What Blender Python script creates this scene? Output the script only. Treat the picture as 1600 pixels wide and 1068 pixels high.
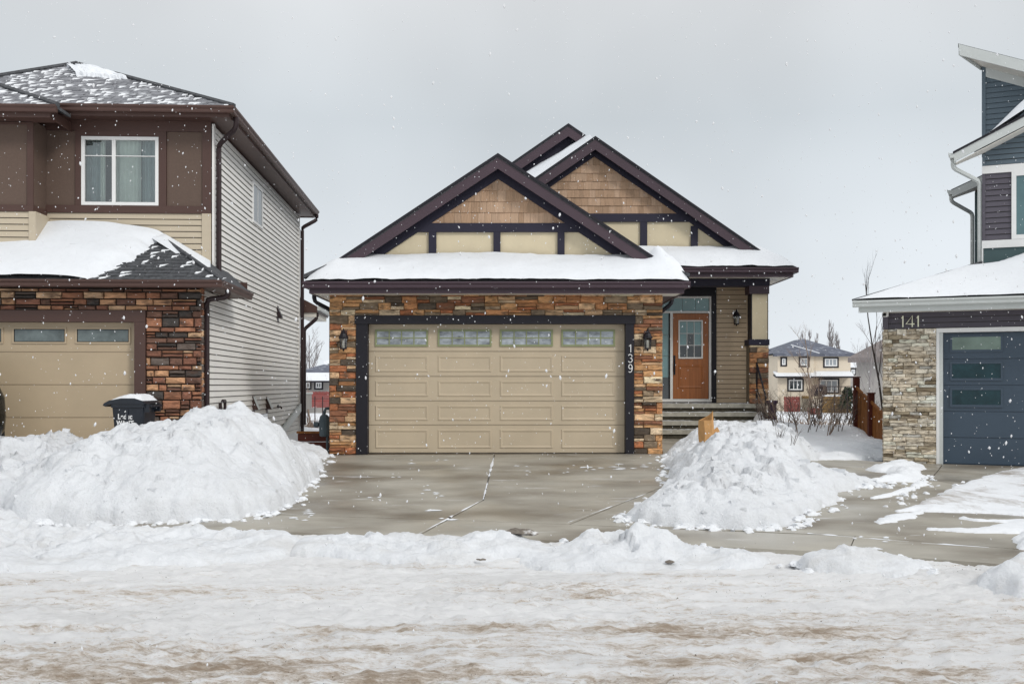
import bpy, math, random
import numpy as np
from mathutils import Vector, Matrix

R = math.radians
sc = bpy.context.scene
for o in list(bpy.data.objects):
    bpy.data.objects.remove(o)

# ------------------------------------------------------------------ camera
F, CX, CY, CAMZ = 1650.0, 800.0, 600.0, 1.6          # focal length and principal point in photo pixels
cam_d = bpy.data.cameras.new('camera')
cam_d.sensor_width = 36.0
cam_d.lens = F / 1600.0 * 36.0
cam_d.shift_x = 0.0
cam_d.shift_y = (CY - 534.0) / 1600.0
cam_d.clip_start, cam_d.clip_end = 0.1, 5000
cam = bpy.data.objects.new('camera', cam_d)
cam.location = (0, 0, CAMZ)
cam.rotation_euler = (R(90), 0, 0)
sc.collection.objects.link(cam)
sc.camera = cam

# ------------------------------------------------------------------ sky, sun, exposure
SUN_EL, SUN_AZ = 36.0, 138.0
SKY_SEED = 31.0
world = bpy.data.worlds.new('World')
sc.world = world
world.use_nodes = True
nt = world.node_tree
nt.nodes.clear()
def wn(t, **k):
    n = nt.nodes.new(t)
    for a, b in k.items():
        setattr(n, a, b)
    return n
w_out = wn('ShaderNodeOutputWorld')
w_bg = wn('ShaderNodeBackground')
w_bg.inputs['Strength'].default_value = 0.1
w_sky = wn('ShaderNodeTexSky', sky_type='NISHITA', sun_disc=False)
w_sky.sun_elevation, w_sky.sun_rotation = R(SUN_EL), R(SUN_AZ)
w_hsv = wn('ShaderNodeHueSaturation')
w_hsv.inputs['Saturation'].default_value = 0.15
w_tc = wn('ShaderNodeTexCoord')
w_sep = wn('ShaderNodeSeparateXYZ')
w_ramp = wn('ShaderNodeValToRGB')
er = w_ramp.color_ramp.elements
er[0].position, er[0].color = 0.0, (0.79, 0.84, 0.885, 1)
er[1].position, er[1].color = 1.0, (0.98, 1.0, 1.02, 1)
for p, c in ((0.13, (0.70, 0.75, 0.795)), (0.24, (0.60, 0.65, 0.69)), (0.36, (0.72, 0.74, 0.76)), (0.6, (0.84, 0.86, 0.88))):
    e = er.new(p); e.color = (*c, 1)
w_noise = wn('ShaderNodeTexNoise')
w_noise.inputs['Scale'].default_value = 1.7
w_noise.inputs['Detail'].default_value = 4.0
w_mr = wn('ShaderNodeMapRange')
w_mr.inputs['From Min'].default_value, w_mr.inputs['From Max'].default_value = 0.25, 0.75
w_mr.inputs['To Min'].default_value, w_mr.inputs['To Max'].default_value = 7.6, 12.2
w_mul = wn('ShaderNodeVectorMath', operation='SCALE')
w_mix = wn('ShaderNodeMixRGB')
w_mix.inputs['Fac'].default_value = 0.94
L = nt.links.new
L(w_tc.outputs['Generated'], w_sep.inputs[0])
L(w_sep.outputs['Z'], w_ramp.inputs['Fac'])
w_map = wn('ShaderNodeMapping')
w_map.inputs['Location'].default_value = (SKY_SEED, 0.0, 0.0)
L(w_tc.outputs['Generated'], w_map.inputs['Vector'])
L(w_map.outputs['Vector'], w_noise.inputs['Vector'])
L(w_noise.outputs['Fac'], w_mr.inputs['Value'])
L(w_ramp.outputs['Color'], w_mul.inputs[0]); L(w_mr.outputs['Result'], w_mul.inputs['Scale'])
L(w_sky.outputs['Color'], w_hsv.inputs['Color'])
L(w_hsv.outputs['Color'], w_mix.inputs['Color1']); L(w_mul.outputs['Vector'], w_mix.inputs['Color2'])
L(w_mix.outputs['Color'], w_bg.inputs['Color']); L(w_bg.outputs['Background'], w_out.inputs['Surface'])

sun_d = bpy.data.lights.new('sun', 'SUN')
sun_d.energy, sun_d.angle, sun_d.color = 1.35, R(14), (1.0, 0.97, 0.92)
sun = bpy.data.objects.new('sun', sun_d)
sc.collection.objects.link(sun)
_sd = Vector((math.sin(R(SUN_AZ)) * math.cos(R(SUN_EL)), math.cos(R(SUN_AZ)) * math.cos(R(SUN_EL)), math.sin(R(SUN_EL))))
sun.rotation_euler = (-_sd).to_track_quat('-Z', 'Y').to_euler()

sc.view_settings.view_transform = 'Standard'
sc.view_settings.look = 'None'
sc.view_settings.exposure = 0.10
sc.view_settings.gamma = 1.0
sc.view_settings.use_curve_mapping = False
sc.cycles.max_bounces = 6
sc.cycles.diffuse_bounces = 3
sc.cycles.transparent_max_bounces = 8
sc.cycles.use_denoising = True

# ------------------------------------------------------------------ helpers
rnd = random.Random(7)
COL = sc.collection

def S(r, g, b, k=1.0):
    f = lambda c: ((c / 255 + 0.055) / 1.055) ** 2.4 if c > 10 else c / 255 / 12.92
    return tuple(min(0.9, f(c) * k) for c in (r, g, b))

MATS = {}
def M(name, col, rough=0.6, var=0.12, scale=3.0, stretch=(1, 1, 1), bump=0.0, bscale=80.0, metallic=0.0, spec=0.4,
      objcol=False, world=False, var2=None, bstretch=None):
    m = bpy.data.materials.new(name); m.use_nodes = True
    n, l = m.node_tree.nodes, m.node_tree.links
    b = n['Principled BSDF']
    b.inputs['Roughness'].default_value = rough
    b.inputs['Metallic'].default_value = metallic
    b.inputs['Specular IOR Level'].default_value = spec
    tc = n.new('ShaderNodeNewGeometry') if world else n.new('ShaderNodeTexCoord')
    src = tc.outputs['Position'] if world else tc.outputs['Object']
    mp = n.new('ShaderNodeMapping'); mp.inputs['Scale'].default_value = stretch
    l.new(src, mp.inputs['Vector'])
    rw = None
    if objcol:
        oi = n.new('ShaderNodeObjectInfo'); rw = n.new('ShaderNodeMath'); rw.operation = 'MULTIPLY'; rw.inputs[1].default_value = 97.0; l.new(oi.outputs['Random'], rw.inputs[0])
    tx = n.new('ShaderNodeTexNoise'); tx.inputs['Scale'].default_value = scale; tx.inputs['Detail'].default_value = 6
    tx.inputs['Roughness'].default_value = 0.62
    l.new(mp.outputs[0], tx.inputs['Vector'])
    if rw: tx.noise_dimensions = '4D'; l.new(rw.outputs[0], tx.inputs['W'])
    mr = n.new('ShaderNodeMapRange')
    mr.inputs['From Min'].default_value, mr.inputs['From Max'].default_value = 0.3, 0.7
    mr.inputs['To Min'].default_value, mr.inputs['To Max'].default_value = 1 - var, 1 + var
    l.new(tx.outputs['Fac'], mr.inputs['Value'])
    sv = n.new('ShaderNodeVectorMath'); sv.operation = 'SCALE'
    if objcol:
        l.new(oi.outputs['Color'], sv.inputs[0])
    else:
        sv.inputs[0].default_value = col[:3]
    l.new(mr.outputs[0], sv.inputs['Scale'])
    out = sv.outputs[0]
    if var2:                                    # second colour in blotches
        t2 = n.new('ShaderNodeTexNoise'); t2.inputs['Scale'].default_value = var2[1]; t2.inputs['Detail'].default_value = 5
        l.new(mp.outputs[0], t2.inputs['Vector'])
        if rw: t2.noise_dimensions = '4D'; l.new(rw.outputs[0], t2.inputs['W'])
        m2 = n.new('ShaderNodeMapRange'); m2.inputs['From Min'].default_value, m2.inputs['From Max'].default_value = var2[2], var2[3]
        l.new(t2.outputs['Fac'], m2.inputs['Value'])
        mx = n.new('ShaderNodeMixRGB'); l.new(m2.outputs[0], mx.inputs['Fac'])
        l.new(out, mx.inputs['Color1']); mx.inputs['Color2'].default_value = (*var2[0], 1)
        out = mx.outputs[0]
    l.new(out, b.inputs['Base Color'])
    if bump:
        mb_ = n.new('ShaderNodeMapping'); mb_.inputs['Scale'].default_value = bstretch or stretch
        l.new(src, mb_.inputs['Vector'])
        bn = n.new('ShaderNodeTexNoise'); bn.inputs['Scale'].default_value = bscale; bn.inputs['Detail'].default_value = 4
        l.new(mb_.outputs[0], bn.inputs['Vector'])
        bp = n.new('ShaderNodeBump'); bp.inputs['Strength'].default_value = bump; bp.inputs['Distance'].default_value = 0.02
        l.new(bn.outputs['Fac'], bp.inputs['Height']); l.new(bp.outputs[0], b.inputs['Normal'])
    MATS[name] = m
    return m

def glass(name, tint=(0.8, 0.86, 0.86), refl=1.0):
    m = bpy.data.materials.new(name); m.use_nodes = True
    n, l = m.node_tree.nodes, m.node_tree.links
    n.remove(n['Principled BSDF'])
    t = n.new('ShaderNodeBsdfTransparent'); t.inputs[0].default_value = (*tint, 1)
    g = n.new('ShaderNodeBsdfGlossy'); g.inputs['Roughness'].default_value = 0.02
    lw = n.new('ShaderNodeFresnel'); lw.inputs['IOR'].default_value = 1.55
    ad = n.new('ShaderNodeMath'); ad.operation = 'MULTIPLY_ADD'; ad.inputs[1].default_value = 1.0; ad.inputs[2].default_value = 0.09 * refl
    l.new(lw.outputs[0], ad.inputs[0])
    mx = n.new('ShaderNodeMixShader'); l.new(ad.outputs[0], mx.inputs[0]); l.new(t.outputs[0], mx.inputs[1]); l.new(g.outputs[0], mx.inputs[2])
    l.new(mx.outputs[0], n['Material Output'].inputs['Surface'])
    return m

class Fr:
    """A house's own frame: origin on the ground, turned about Z."""
    def __init__(s, x, y, z, deg):
        s.o = Vector((x, y, z)); s.a = R(deg)
        s.m = Matrix.Translation(s.o) @ Matrix.Rotation(s.a, 4, 'Z')
        s.inv = s.m.inverted()
        s.c = s.inv @ Vector((0, 0, CAMZ))
    def d(s, px, py):
        return s.inv.to_3x3() @ Vector(((px - CX) / F, 1, -(py - CY) / F))
    def at(s, px, py, ly):
        d = s.d(px, py); return s.c + d * ((ly - s.c.y) / d.y)
    def side(s, px, py, lx):
        d = s.d(px, py); return s.c + d * ((lx - s.c.x) / d.x)

class MB:
    def __init__(s): s.v, s.f, s.mi = [], [], []
    def add(s, vs, fs, mi=0):
        b = len(s.v); s.v += [tuple(v) for v in vs]; s.f += [tuple(b + i for i in f) for f in fs]; s.mi += [mi] * len(fs)
        return s
    def box(s, x0, x1, y0, y1, z0, z1, mi=0):
        return s.add([(x0,y0,z0),(x1,y0,z0),(x1,y1,z0),(x0,y1,z0),(x0,y0,z1),(x1,y0,z1),(x1,y1,z1),(x0,y1,z1)],
                     [(3,2,1,0),(4,5,6,7),(0,1,5,4),(1,2,6,5),(2,3,7,6),(3,0,4,7)], mi)
    def ext(s, pts, vec, mi=0):
        n = len(pts); vec = Vector(vec)
        vs = [Vector(p) for p in pts] + [Vector(p) + vec for p in pts]
        fs = [tuple(range(n)), tuple(range(2*n-1, n-1, -1))] + [(i, i+n, (i+1) % n + n, (i+1) % n) for i in range(n)]
        return s.add(vs, fs, mi)
    def xz(s, pts, y0, y1, mi=0):      # polygon in x,z pushed from y0 to y1
        return s.ext([(p[0], y0, p[1]) for p in pts], (0, y1 - y0, 0), mi)
    def alongx(s, prof, x0, x1, mi=0): # profile in y,z
        return s.ext([(x0, p[0], p[1]) for p in prof], (x1 - x0, 0, 0), mi)
    def alongy(s, prof, y0, y1, mi=0): # profile in x,z
        return s.ext([(p[0], y0, p[1]) for p in prof], (0, y1 - y0, 0), mi)
    def tube(s, pts, r, n=6, mi=0):
        pts = [Vector(p) for p in pts]
        rs = r if isinstance(r, (list, tuple)) else [r] * len(pts)
        vs, fs = [], []
        up = Vector((0.13, 0.21, 0.97))
        for i, p in enumerate(pts):
            t = (pts[min(i+1, len(pts)-1)] - pts[max(i-1, 0)]).normalized()
            a = t.cross(up)
            if a.length < 0.1: a = t.cross(Vector((1, 0, 0)))
            a.normalize(); b = t.cross(a)
            for k in range(n):
                q = 2*math.pi*k/n
                vs.append(p + (a*math.cos(q) + b*math.sin(q)) * rs[i])
        for i in range(len(pts)-1):
            for k in range(n):
                fs.append((i*n+k, i*n+(k+1) % n, (i+1)*n+(k+1) % n, (i+1)*n+k))
        fs += [tuple(range(n-1, -1, -1)), tuple((len(pts)-1)*n+k for k in range(n))]
        return s.add(vs, fs, mi)
    def lathe(s, prof, c, n=16, mi=0, axis='z'):   # prof (r,z)
        vs, fs = [], []
        for r_, z_ in prof:
            for k in range(n):
                q = 2*math.pi*k/n
                if axis == 'z': vs.append((c[0]+r_*math.cos(q), c[1]+r_*math.sin(q), c[2]+z_))
                else: vs.append((c[0]+z_, c[1]+r_*math.cos(q), c[2]+r_*math.sin(q)))
        for i in range(len(prof)-1):
            for k in range(n):
                fs.append((i*n+k, i*n+(k+1) % n, (i+1)*n+(k+1) % n, (i+1)*n+k))
        fs += [tuple(range(n-1, -1, -1)), tuple((len(prof)-1)*n+k for k in range(n))]
        return s.add(vs, fs, mi)
    def mesh(s, name, mat, smooth=False):
        me = bpy.data.meshes.new(name); me.from_pydata(s.v, [], s.f)
        for m in (mat if isinstance(mat, (list, tuple)) else [mat]): me.materials.append(m)
        if any(s.mi): me.polygons.foreach_set('material_index', s.mi)
        if smooth: me.polygons.foreach_set('use_smooth', [True]*len(me.polygons))
        me.validate(); me.update()
        return me
    def build(s, name, mat, parent=None, smooth=False, loc=(0, 0, 0), kind=None, label=None):
        o = bpy.data.objects.new(name, s.mesh(name, mat, smooth)); COL.objects.link(o)
        o.location = loc
        if parent: o.parent = parent
        if kind: o['kind'] = kind
        if label: o['label'] = label
        return o

def tag(o, label=None, cat=None, group=None, kind=None):
    if label: o['label'] = label
    if cat: o['category'] = cat
    if group: o['group'] = group
    if kind: o['kind'] = kind
    return o

def thing(name, label, cat, loc=(0, 0, 0), rz=0.0, group=None):
    o = bpy.data.objects.new(name, None); COL.objects.link(o)
    o.location = loc; o.rotation_euler = (0, 0, rz); o.empty_display_size = 0.3
    return tag(o, label, cat, group)

def piece(name, me, parent, loc, scale=(1, 1, 1), color=None, rot=None):
    o = bpy.data.objects.new(name, me); COL.objects.link(o)
    o.parent = parent; o.location = loc; o.scale = scale
    if color: o.color = (*color[:3], 1)
    if rot: o.rotation_euler = rot
    return o

# ---- numpy noise
def _h(ix, iy, seed):
    n = (ix.astype(np.int64)*374761393 + iy.astype(np.int64)*668265263 + seed*1442695041) & 0x7fffffff
    n = ((n ^ (n >> 13)) * 1274126177) & 0x7fffffff
    n = n ^ (n >> 16)
    return (n & 0xffff) / 65535.0
def vnoise(x, y, seed=0):
    x = np.asarray(x, float); y = np.asarray(y, float)
    ix, iy = np.floor(x), np.floor(y); fx, fy = x-ix, y-iy
    ux, uy = fx*fx*fx*(fx*(fx*6-15)+10), fy*fy*fy*(fy*(fy*6-15)+10)
    a, b = _h(ix, iy, seed), _h(ix+1, iy, seed); c, d = _h(ix, iy+1, seed), _h(ix+1, iy+1, seed)
    return (a*(1-ux)+b*ux)*(1-uy) + (c*(1-ux)+d*ux)*uy
def fbm(x, y, seed=0, oct=5, gain=0.5):
    t, a, s = 0.0, 1.0, 0.0
    for i in range(oct):
        ca, sa = math.cos(i*0.9), math.sin(i*0.9)
        t = t + a*(vnoise(x*ca-y*sa, x*sa+y*ca, seed+i*17)-0.5); s += a; a *= gain; x = np.asarray(x)*2.03; y = np.asarray(y)*2.03
    return t/s*2
def billow(x, y, seed=0, oct=4):
    t, a, s = 0.0, 1.0, 0.0
    for i in range(oct):
        t = t + a*(1-np.abs(vnoise(x, y, seed+i*29)*2-1)); s += a; a *= 0.55; x = np.asarray(x)*2.1+3.3; y = np.asarray(y)*2.1+1.7
    return t/s
def lumps(x, y, seed=0):              # rounded clods: 1 in the middle of a cell, 0 between cells
    ix, iy = np.floor(x), np.floor(y); best = np.full(np.shape(x), 9.0)
    for dx in (-1, 0, 1):
        for dy in (-1, 0, 1):
            cx, cy = ix+dx, iy+dy
            ex = cx + _h(cx, cy, seed) - x; ey = cy + _h(cx, cy, seed+5) - y
            best = np.minimum(best, ex*ex+ey*ey)
    return np.clip(1-best*1.3, 0, 1)
def chunks(x, y, seed=0):             # broken crust: flat tilted plates with steps between them
    wx = x+0.35*fbm(x*1.7, y*1.7, seed+2, 3); wy = y+0.35*fbm(x*1.7+5, y*1.7, seed+3, 3)
    ix, iy = np.floor(wx), np.floor(wy); best = np.full(np.shape(x), 9.0); val = np.zeros(np.shape(x))
    for dx in (-1, 0, 1):
        for dy in (-1, 0, 1):
            cx, cy = ix+dx, iy+dy
            ex = wx-cx-_h(cx, cy, seed); ey = wy-cy-_h(cx, cy, seed+5); d = ex*ex+ey*ey
            v = (_h(cx, cy, seed+11)-.5)+(_h(cx, cy, seed+13)-.5)*1.5*ex+(_h(cx, cy, seed+17)-.5)*1.5*ey
            m = d < best; val = np.where(m, v, val); best = np.where(m, d, best)
    return val
def smooth(a, b, x):
    t = np.clip((np.asarray(x, float)-a)/(b-a), 0, 1); return t*t*(3-2*t)

# ---- the lie of the land
YCX = [-40, -8, -3, -0.95, 0.8, 2, 3.5, 4.6, 6, 9, 14, 40]
YCY = [13.0, 11.7, 11.2, 10.8, 10.4, 10.0, 9.4, 8.9, 8.2, 6.4, 3.0, -14]
def zg(x, y):
    x = np.asarray(x, float); y = np.asarray(y, float)
    s = y - np.interp(x, YCX, YCY)
    z = np.interp(s, [-1.6, 0, 9.5], [0.0, 0.07, 0.284])
    z = z - 0.164*smooth(3.5, 7.5, x)*np.clip(s/9, 0, 1) + 0.33*smooth(-4.4, -7.0, x)*np.clip(s/6, 0, 1)
    far = smooth(27, 46, y); z = z*(1-far) + far*(-0.35)
    z = z - 0.8*smooth(46, 105, y)
    return z
def G(px, py):
    """point of the ground seen at a photo pixel"""
    z = 0.1
    for _ in range(25):
        Y = F*(CAMZ-z)/(py-CY); X = (px-CX)/F*Y; z = 0.5*z + 0.5*float(zg(X, Y))
    return (X, Y)

def grid_mesh(name, X, Y, Z, mat, keep=None, smooth_=True, attrs=None):
    ny, nx = X.shape
    co = np.stack([X, Y, Z], -1).reshape(-1, 3)
    idx = np.arange(nx*ny).reshape(ny, nx)
    q = np.stack([idx[:-1, :-1], idx[:-1, 1:], idx[1:, 1:], idx[1:, :-1]], -1).reshape(-1, 4)
    if keep is not None:
        k = (keep[:-1, :-1] | keep[:-1, 1:] | keep[1:, 1:] | keep[1:, :-1]).reshape(-1)
        q = q[k]
    used = np.zeros(len(co), bool); used[q.reshape(-1)] = True
    new = np.cumsum(used)-1; co = co[used]; q = new[q]
    me = bpy.data.meshes.new(name)
    me.vertices.add(len(co)); me.vertices.foreach_set('co', co.reshape(-1))
    me.loops.add(q.size); me.loops.foreach_set('vertex_index', q.reshape(-1).astype(np.int32))
    me.polygons.add(len(q)); me.polygons.foreach_set('loop_start', np.arange(0, q.size, 4, dtype=np.int32))
    me.polygons.foreach_set('use_smooth', np.full(len(q), smooth_))
    me.update(calc_edges=True)
    me.materials.append(mat)
    o = bpy.data.objects.new(name, me); COL.objects.link(o)
    return o

def sdist(poly, X, Y):
    """signed distance to a polygon, positive inside"""
    d = np.full(X.shape, 1e9); ins = np.zeros(X.shape, bool); n = len(poly)
    for i in range(n):
        (x0, y0), (x1, y1) = poly[i], poly[(i+1) % n]
        ex, ey = x1-x0, y1-y0; L2 = ex*ex+ey*ey+1e-12
        t = np.clip(((X-x0)*ex+(Y-y0)*ey)/L2, 0, 1)
        d = np.minimum(d, (X-x0-t*ex)**2+(Y-y0-t*ey)**2)
        c = ((y0 > Y) != (y1 > Y)) & (X < (x1-x0)*(Y-y0)/(y1-y0+1e-12)+x0)
        ins ^= c
    d = np.sqrt(d)
    return np.where(ins, d, -d)

def idw(pts, X, Y, p=2.5):
    num = np.zeros(X.shape); den = np.zeros(X.shape)
    for x, y, h in pts:
        w = 1/((X-x)**2+(Y-y)**2+0.02)**(p/2); num += w*h; den += w
    return num/den

def heap(name, poly, hfun, res, mat, edge=0.05, eseed=3, efreq=5.0, pad=0.25, base=0.03, zfun=None):
    xs = [p[0] for p in poly]; ys = [p[1] for p in poly]
    X, Y = np.meshgrid(np.arange(min(xs)-pad, max(xs)+pad, res), np.arange(min(ys)-pad, max(ys)+pad, res))
    d = sdist(poly, X, Y) + edge*fbm(X*efreq, Y*efreq, eseed, 4)*1.6
    h = hfun(X, Y, np.maximum(d, 0))
    g = (zfun or zg)(X, Y)
    Z = np.where(d > 0, g+h, g-base)
    return grid_mesh(name, X, Y, Z, mat, keep=d > 0)

# ------------------------------------------------------------------ materials
def snow_mat(name, col=(0.86, 0.88, 0.91), dirt=None, bump=0.5):
    """clean snow; dirt = (colour, scale, lo, hi, stretch) for sand and slush ground into it"""
    m = bpy.data.materials.new(name); m.use_nodes = True
    n, l = m.node_tree.nodes, m.node_tree.links
    b = n['Principled BSDF']; b.inputs['Roughness'].default_value = 0.65; b.inputs['Specular IOR Level'].default_value = 0.25
    geo = n.new('ShaderNodeNewGeometry')
    def noise(sc_, det=5, stretch=(1, 1, 1), rough=0.6):
        mp = n.new('ShaderNodeMapping'); mp.inputs['Scale'].default_value = stretch; l.new(geo.outputs['Position'], mp.inputs['Vector'])
        t = n.new('ShaderNodeTexNoise'); t.inputs['Scale'].default_value = sc_; t.inputs['Detail'].default_value = det
        t.inputs['Roughness'].default_value = rough; l.new(mp.outputs[0], t.inputs['Vector']); return t.outputs['Fac']
    def rng(v, a, b_, c, d):
        r = n.new('ShaderNodeMapRange'); r.inputs['From Min'].default_value, r.inputs['From Max'].default_value = a, b_
        r.inputs['To Min'].default_value, r.inputs['To Max'].default_value = c, d; l.new(v, r.inputs['Value']); return r.outputs[0]
    def mix(f, c1, c2):
        x = n.new('ShaderNodeMixRGB')
        l.new(f, x.inputs['Fac'])
        for s_, c in (('Color1', c1), ('Color2', c2)):
            if isinstance(c, tuple): x.inputs[s_].default_value = (*c, 1)
            else: l.new(c, x.inputs[s_])
        return x.outputs[0]
    c = mix(rng(noise(0.9, 5), 0.35, 0.7, 0, 1), col, tuple(v*0.93 for v in col))
    c = mix(rng(noise(14, 5), 0.5, 0.75, 0, 0.25), c, tuple(v*0.8 for v in col))
    for dd in (dirt or []):
        dc, dsc, lo, hi, st, amt = dd[:6]
        f = rng(noise(dsc, 11, st, 0.84 if len(dd) > 6 else 0.7), lo, hi, 0, amt)
        if len(dd) > 6:                         # sand lies in the driven lane, little of it near the kerb
            sx = n.new('ShaderNodeSeparateXYZ'); l.new(geo.outputs['Position'], sx.inputs[0])
            wob = n.new('ShaderNodeMath'); wob.operation = 'MULTIPLY_ADD'; wob.inputs[1].default_value = 3.0; l.new(noise(0.6, 4), wob.inputs[0]); l.new(sx.outputs['Y'], wob.inputs[2])
            mu = n.new('ShaderNodeMath'); mu.operation = 'MULTIPLY'; l.new(f, mu.inputs[0]); l.new(rng(wob.outputs[0], dd[6][0], dd[6][1], dd[6][2], 1.0), mu.inputs[1]); f = mu.outputs[0]
        c = mix(f, c, dc)
    l.new(c, b.inputs['Base Color'])
    bp = n.new('ShaderNodeBump'); bp.inputs['Strength'].default_value = bump; bp.inputs['Distance'].default_value = 0.05
    l.new(noise(17, 9, (1, 1, 1), 0.72), bp.inputs['Height']); l.new(bp.outputs[0], b.inputs['Normal'])
    return m

SNOW = snow_mat('snow')
SNOW_PILE = snow_mat('ploughed snow', dirt=[((0.60, 0.60, 0.60), 2.2, 0.50, 0.75, (1, 1, 1), 0.45), ((0.40, 0.37, 0.33), 26.0, 0.63, 0.73, (1, 1, 1), 0.5)], bump=0.9)
SNOW_ROOF = snow_mat('smooth roof snow', col=(0.80, 0.825, 0.86), bump=0.2)
SAND = (0.36, 0.265, 0.175)
def road_mat():
    """packed street snow: white crust, grey ice, and sand ground into the driven lane"""
    m = bpy.data.materials.new('sanded packed snow'); m.use_nodes = True
    n, l = m.node_tree.nodes, m.node_tree.links
    b = n['Principled BSDF']; b.inputs['Roughness'].default_value = 0.6; b.inputs['Specular IOR Level'].default_value = 0.25
    geo = n.new('ShaderNodeNewGeometry')
    def noise(sc_, st, det=6, rough=0.6, off=0.0):
        mp = n.new('ShaderNodeMapping'); mp.inputs['Scale'].default_value = (*st, 1); mp.inputs['Location'].default_value = (off, off, 0)
        l.new(geo.outputs['Position'], mp.inputs['Vector'])
        t = n.new('ShaderNodeTexNoise'); t.inputs['Scale'].default_value = sc_; t.inputs['Detail'].default_value = det; t.inputs['Roughness'].default_value = rough
        l.new(mp.outputs[0], t.inputs['Vector']); return t.outputs['Fac']
    def op(o, *v):
        x = n.new('ShaderNodeMath'); x.operation = o
        for i, q in enumerate(v):
            if isinstance(q, (int, float)): x.inputs[i].default_value = q
            else: l.new(q, x.inputs[i])
        return x.outputs[0]
    def rng(v, a, b_, c, d):
        r = n.new('ShaderNodeMapRange'); r.inputs['From Min'].default_value, r.inputs['From Max'].default_value = a, b_
        r.inputs['To Min'].default_value, r.inputs['To Max'].default_value = c, d; l.new(v, r.inputs['Value']); return r.outputs[0]
    def mix(f, c1, c2):
        x = n.new('ShaderNodeMixRGB'); l.new(f, x.inputs['Fac'])
        for k, c in (('Color1', c1), ('Color2', c2)):
            if isinstance(c, tuple): x.inputs[k].default_value = (*c, 1)
            else: l.new(c, x.inputs[k])
        return x.outputs[0]
    sx = n.new('ShaderNodeSeparateXYZ'); l.new(geo.outputs['Position'], sx.inputs[0])
    lane = rng(op('ADD', sx.outputs['Y'], op('MULTIPLY', noise(0.55, (1, 1), 4), 3.2)), 12.2, 7.6, -0.064, 0.010)   # the kerb side stays cleaner
    C1, C2, C3 = noise(0.95, (0.25, 1.2), 5), noise(3.6, (0.30, 1.5), 9, 0.74), noise(17, (0.40, 1.2), 9, 0.82)
    dirt = op('ADD', op('ADD', op('MULTIPLY', C1, 0.30), op('MULTIPLY', C2, 0.34)), op('ADD', op('MULTIPLY', C3, 0.36), lane))
    D1 = noise(1.3, (0.3, 1.4), 6, 0.65, 9.0)
    ice = op('ADD', op('MULTIPLY', D1, 0.7), op('MULTIPLY', C3, 0.3))
    c = mix(rng(noise(3.0, (0.5, 1.2), 8, 0.7, 4.0), 0.38, 0.66, 0, 1), (0.94, 0.94, 0.945), (0.87, 0.87, 0.875))
    c = mix(rng(ice, 0.52, 0.575, 0, 0.26), c, (0.58, 0.565, 0.55))
    rt = n.new('ShaderNodeAttribute'); rt.attribute_name = 'rut'
    dirt = op('ADD', dirt, op('MULTIPLY', rt.outputs['Fac'], 0.035))
    c = mix(rng(dirt, 0.495, 0.555, 0, 0.66), c, (0.53, 0.42, 0.31))
    c = mix(rng(dirt, 0.54, 0.595, 0, 0.75), c, (0.29, 0.205, 0.13))
    sp = op('MULTIPLY', rng(noise(70, (0.8, 1.2), 4, 0.7, 2.0), 0.63, 0.70, 0, 1), rng(dirt, 0.44, 0.52, 0, 0.9))
    c = mix(sp, c, (0.10, 0.075, 0.055))
    l.new(c, b.inputs['Base Color'])
    bp = n.new('ShaderNodeBump'); bp.inputs['Strength'].default_value = 0.85; bp.inputs['Distance'].default_value = 0.05
    l.new(noise(16, (0.7, 1.1), 12, 0.80), bp.inputs['Height']); l.new(bp.outputs[0], b.inputs['Normal'])
    return m
SNOW_ROAD = road_mat()
SNOW_EDGE = snow_mat('windrow snow', bump=0.8, dirt=[((0.58, 0.56, 0.53), 2.2, 0.48, 0.7, (0.5, 1.4, 1), 0.5), ((0.35, 0.31, 0.27), 30, .62, .72, (1, 1, 1), .5)])

def concrete_mat():
    m = M('driveway concrete', S(162, 157, 146, 1.03), rough=0.6, var=0.13, scale=1.6, stretch=(0.8, 1.1, 1), bump=0.15, bscale=120,
          world=True, var2=(S(112, 103, 90, 1.0), 0.7, 0.44, 0.68))
    n, l = m.node_tree.nodes, m.node_tree.links
    b = n['Principled BSDF']
    src = b.inputs['Base Color'].links[0].from_socket
    geo = n.new('ShaderNodeNewGeometry')
    mp = n.new('ShaderNodeMapping'); mp.inputs['Scale'].default_value = (0.5, 2.2, 1); l.new(geo.outputs['Position'], mp.inputs['Vector'])
    t = n.new('ShaderNodeTexNoise'); t.inputs['Scale'].default_value = 2.2; t.inputs['Detail'].default_value = 10; t.inputs['Roughness'].default_value = 0.7
    l.new(mp.outputs[0], t.inputs['Vector'])
    r = n.new('ShaderNodeMapRange'); r.inputs['From Min'].default_value, r.inputs['From Max'].default_value = 0.60, 0.74
    r.inputs['To Max'].default_value = 0.7
    l.new(t.outputs['Fac'], r.inputs['Value'])
    x = n.new('ShaderNodeMixRGB'); l.new(r.outputs[0], x.inputs['Fac']); l.new(src, x.inputs['Color1']); x.inputs['Color2'].default_value = (0.82, 0.84, 0.87, 1)
    l.new(x.outputs[0], b.inputs['Base Color'])
    t2 = n.new('ShaderNodeTexNoise'); t2.inputs['Scale'].default_value = 0.7; l.new(geo.outputs['Position'], t2.inputs['Vector'])
    r2 = n.new('ShaderNodeMapRange'); r2.inputs['From Min'].default_value, r2.inputs['From Max'].default_value = 0.35, 0.65
    r2.inputs['To Min'].default_value, r2.inputs['To Max'].default_value = 0.28, 0.7
    l.new(t2.outputs['Fac'], r2.inputs['Value']); l.new(r2.outputs[0], b.inputs['Roughness'])
    return m
CONCRETE = concrete_mat()
STEP_DARK = M('dark riser concrete', S(70, 66, 56, 1.1), rough=0.9, var=0.35, scale=14, bump=0.4, bscale=60, world=True)  # darker concrete for the set-back risers
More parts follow.
